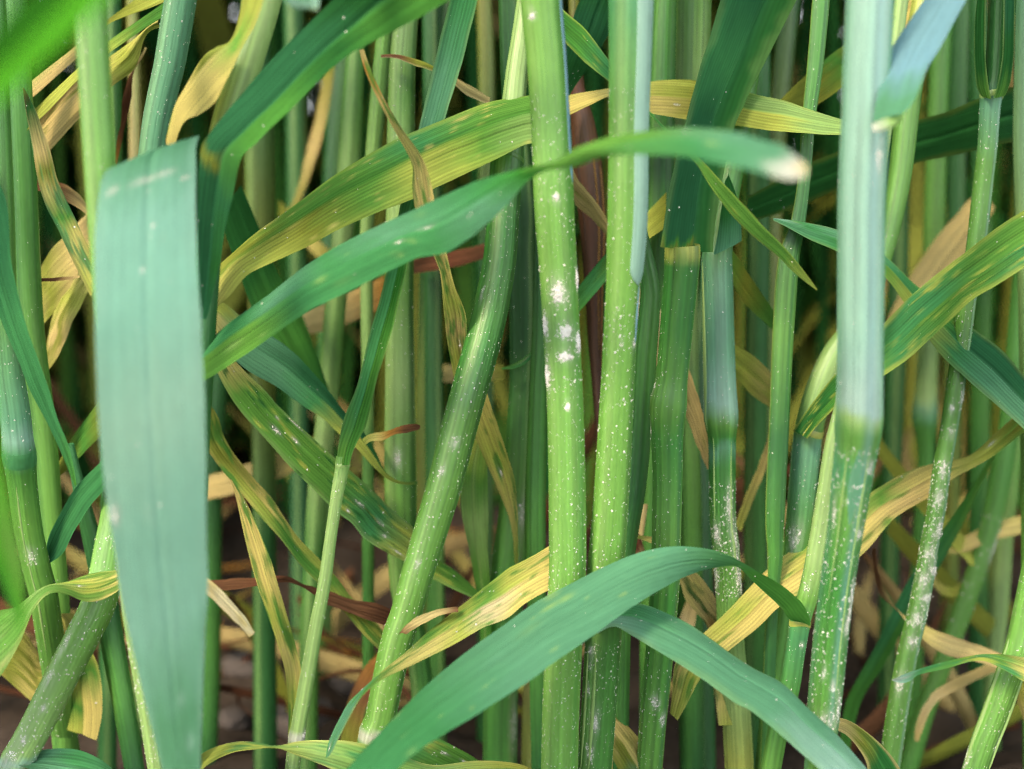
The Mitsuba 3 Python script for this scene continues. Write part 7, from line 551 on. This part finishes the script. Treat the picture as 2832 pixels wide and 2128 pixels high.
# ------------------------------------------------------------------ tangle of dead leaves and straw on and above the soil
def litter():
    rng = np.random.default_rng(11)
    V, F, C, U, at = [], [], [], [], 0
    for i in range(125):
        straw = i < 60
        y = rng.uniform(215, 390)
        x = rng.uniform(-1, 1) * 0.43 * y
        a = rng.uniform(0, 2 * np.pi)
        L = rng.uniform(18, 48) if straw else rng.uniform(30, 75)
        z0 = ground_z(x / 1000, y / 1000) * 1000 + rng.uniform(1, 5)
        z1 = z0 + (rng.uniform(0, 16) if straw else rng.uniform(4, 62))
        t = np.linspace(0, 1, 7)[:, None]
        bend = rng.normal(0, 0.5)
        c = np.array([[x, y, 0]]) + np.hstack([(t - .5) * L * np.cos(a + bend * t), (t - .5) * L * np.sin(a + bend * t) * 0.6, z0 + (z1 - z0) * t + rng.normal(0, 5) * np.sin(t * 3.1)])
        c[:, 2] = np.maximum(c[:, 2], z0 * 0.5 + 1)
        w = (rng.uniform(0.4, 0.9) if straw else rng.uniform(1.2, 2.9)) * np.array([0.7, 1, 1, .95, .85, .6, .1])[:, None]
        sd = unit(np.array([-math.sin(a) * 0.4, 0.3 * rng.normal(), 1.0 * rng.choice([-1, 1])]) + rng.normal(0, .4, 3))
        S = leaf_surface(c + sd * w, c - sd * w, True, 0.5, 0.0, 0.3, 4000 + i)
        k = ['br', 'rb', 'db', 'or'][i % 4] if straw else ['tan', 'ol', 'y', 'tan', 'br', 'yg'][i % 6]
        col = leaf_colour(S, [(0, k), (0.6, k), (1, 'br')], 4000 + i, LEAF_K * 0.9)
        V.append(S['P'].reshape(-1, 3) / 1000); F.append(grid_faces(S['n'], S['m']) + at); at += len(V[-1])
        C.append(col); U.append(np.stack([S['u'].ravel(), S['v'].ravel()], 1))
    return mikit.ply((np.vstack(V), np.vstack(F)), 'dry_skin', smooth=True, uv=np.vstack(U), color=np.vstack(C))
scene['leaf_litter'] = litter()
labels['leaf_litter'] = {'label': 'tangle of dead leaves and reddish straw on the soil between the back stalks', 'category': 'leaf litter', 'kind': 'stuff'}

# ------------------------------------------------------------------ the rest of the field, one mass
def mass():
    rng = np.random.default_rng(5)
    V, F, C, U, at = [], [], [], [], 0
    def put(P, u, v, c, f):
        nonlocal at
        V.append(P.reshape(-1, 3) / 1000); F.append(f + at); at += P.shape[0] * P.shape[1]
        C.append(c.reshape(-1, 3)); U.append(np.stack([u.ravel(), v.ravel()], 1))
    tones = ['g2', 'dg', 'g', 'dg', 'ol', 'ol', 'g2', 'yg']
    spots = []
    for _ in range(1000):
        y = 370 + 860 * rng.random() ** 1.4
        spots.append((rng.uniform(-1, 1) * (160 + 0.62 * y), y))
    for _ in range(110):                                   # beside the picture
        sgn = rng.choice([-1, 1]); y = rng.uniform(170, 330)
        spots.append((sgn * (0.43 * y + rng.uniform(40, 240)), y))
    for (x, y) in spots:
        h = rng.uniform(360, 560)
        lean = rng.normal(0, 0.07, 2) * h
        n, k = 12, 8
        t = np.linspace(0, 1, n)[:, None]
        c = np.hstack([x + lean[0] * t ** 1.5, y + lean[1] * t ** 1.5, h * t - 4])
        r = (rng.uniform(1.5, 2.4) * (1 - 0.55 * t))
        ang = np.arange(k) * 2 * np.pi / k
        P = c[:, None] + r[..., None] * np.stack([np.cos(ang), np.sin(ang), 0 * ang], -1)[None]
        col = PAL[tones[rng.integers(8)]] * LEAF_K * rng.uniform(0.75, 1.15)
        put(P, h * t + 0 * ang, 2 * ang + 0 * t, col + 0 * P, grid_faces(n, k, True))
        for b in range(rng.integers(7, 12) if y < 750 else rng.integers(4, 7)):
            z = rng.uniform(0.03, 1.0) ** 1.5 * h
            a = rng.uniform(0, 2 * np.pi); L = rng.uniform(90, 220)
            if y < 430 and z < 150: a, L = math.atan2(y - 100, x * 1.6) + rng.normal(0, 0.4), L * 0.8
            over = y < 620 and z > 165  # high leaves out of view, swung forward to shade the background
            n2, k2 = 16, 3
            t2 = np.linspace(0, 1, n2)[:, None]
            up = rng.uniform(0.2, 0.75) * L; dn = rng.uniform(0.3, 1.1) * L
            if over: a, dn = -np.pi / 2 + rng.normal(0, 0.8), up * rng.uniform(0.5, 1.2)
            base = c[min(n - 1, int(z / h * n))]
            q = base + np.hstack([math.cos(a) * L * 0.75 * t2, math.sin(a) * L * 0.75 * t2, up * t2 * 1.6 - dn * t2 ** 2])
            q[:, 2] = np.maximum(q[:, 2], 3)
            w = rng.uniform(3.0, 5.5) * np.sin(np.pi * np.clip(0.12 + 0.88 * t2, 0, 1)) ** 0.6
            tw = a + np.pi / 2 + rng.normal(0, 0.5) * t2
            sd = np.hstack([np.cos(tw), np.sin(tw), rng.normal(0, 0.3) + 0 * t2])
            P = q[:, None] + (w * sd)[:, None] * np.array([-1, 0, 1.0])[None, :, None] + np.array([0, 0, 1.0]) * (w * 0.18)[:, None] * np.array([1, 0, 1.0])[None, :, None]
            low = z < 0.3 * h and rng.random() < 0.45
            cc = PAL[['y', 'tan', 'ol', 'yg'][rng.integers(4)] if low else tones[rng.integers(8)]] * LEAF_K * rng.uniform(0.75, 1.1)
            put(P, L * t2 + 0 * np.arange(3)[None], w * np.array([[-1, 0, 1.0]]), cc + 0 * P, grid_faces(n2, k2))
    return mikit.ply((np.vstack(V), np.vstack(F)), 'leaf_skin', smooth=True, uv=np.vstack(U), color=np.vstack(C))
scene['distant_wheat'] = mass()
labels['distant_wheat'] = {'label': 'dense mass of green wheat filling the field behind the nearer stalks', 'category': 'wheat', 'kind': 'stuff'}
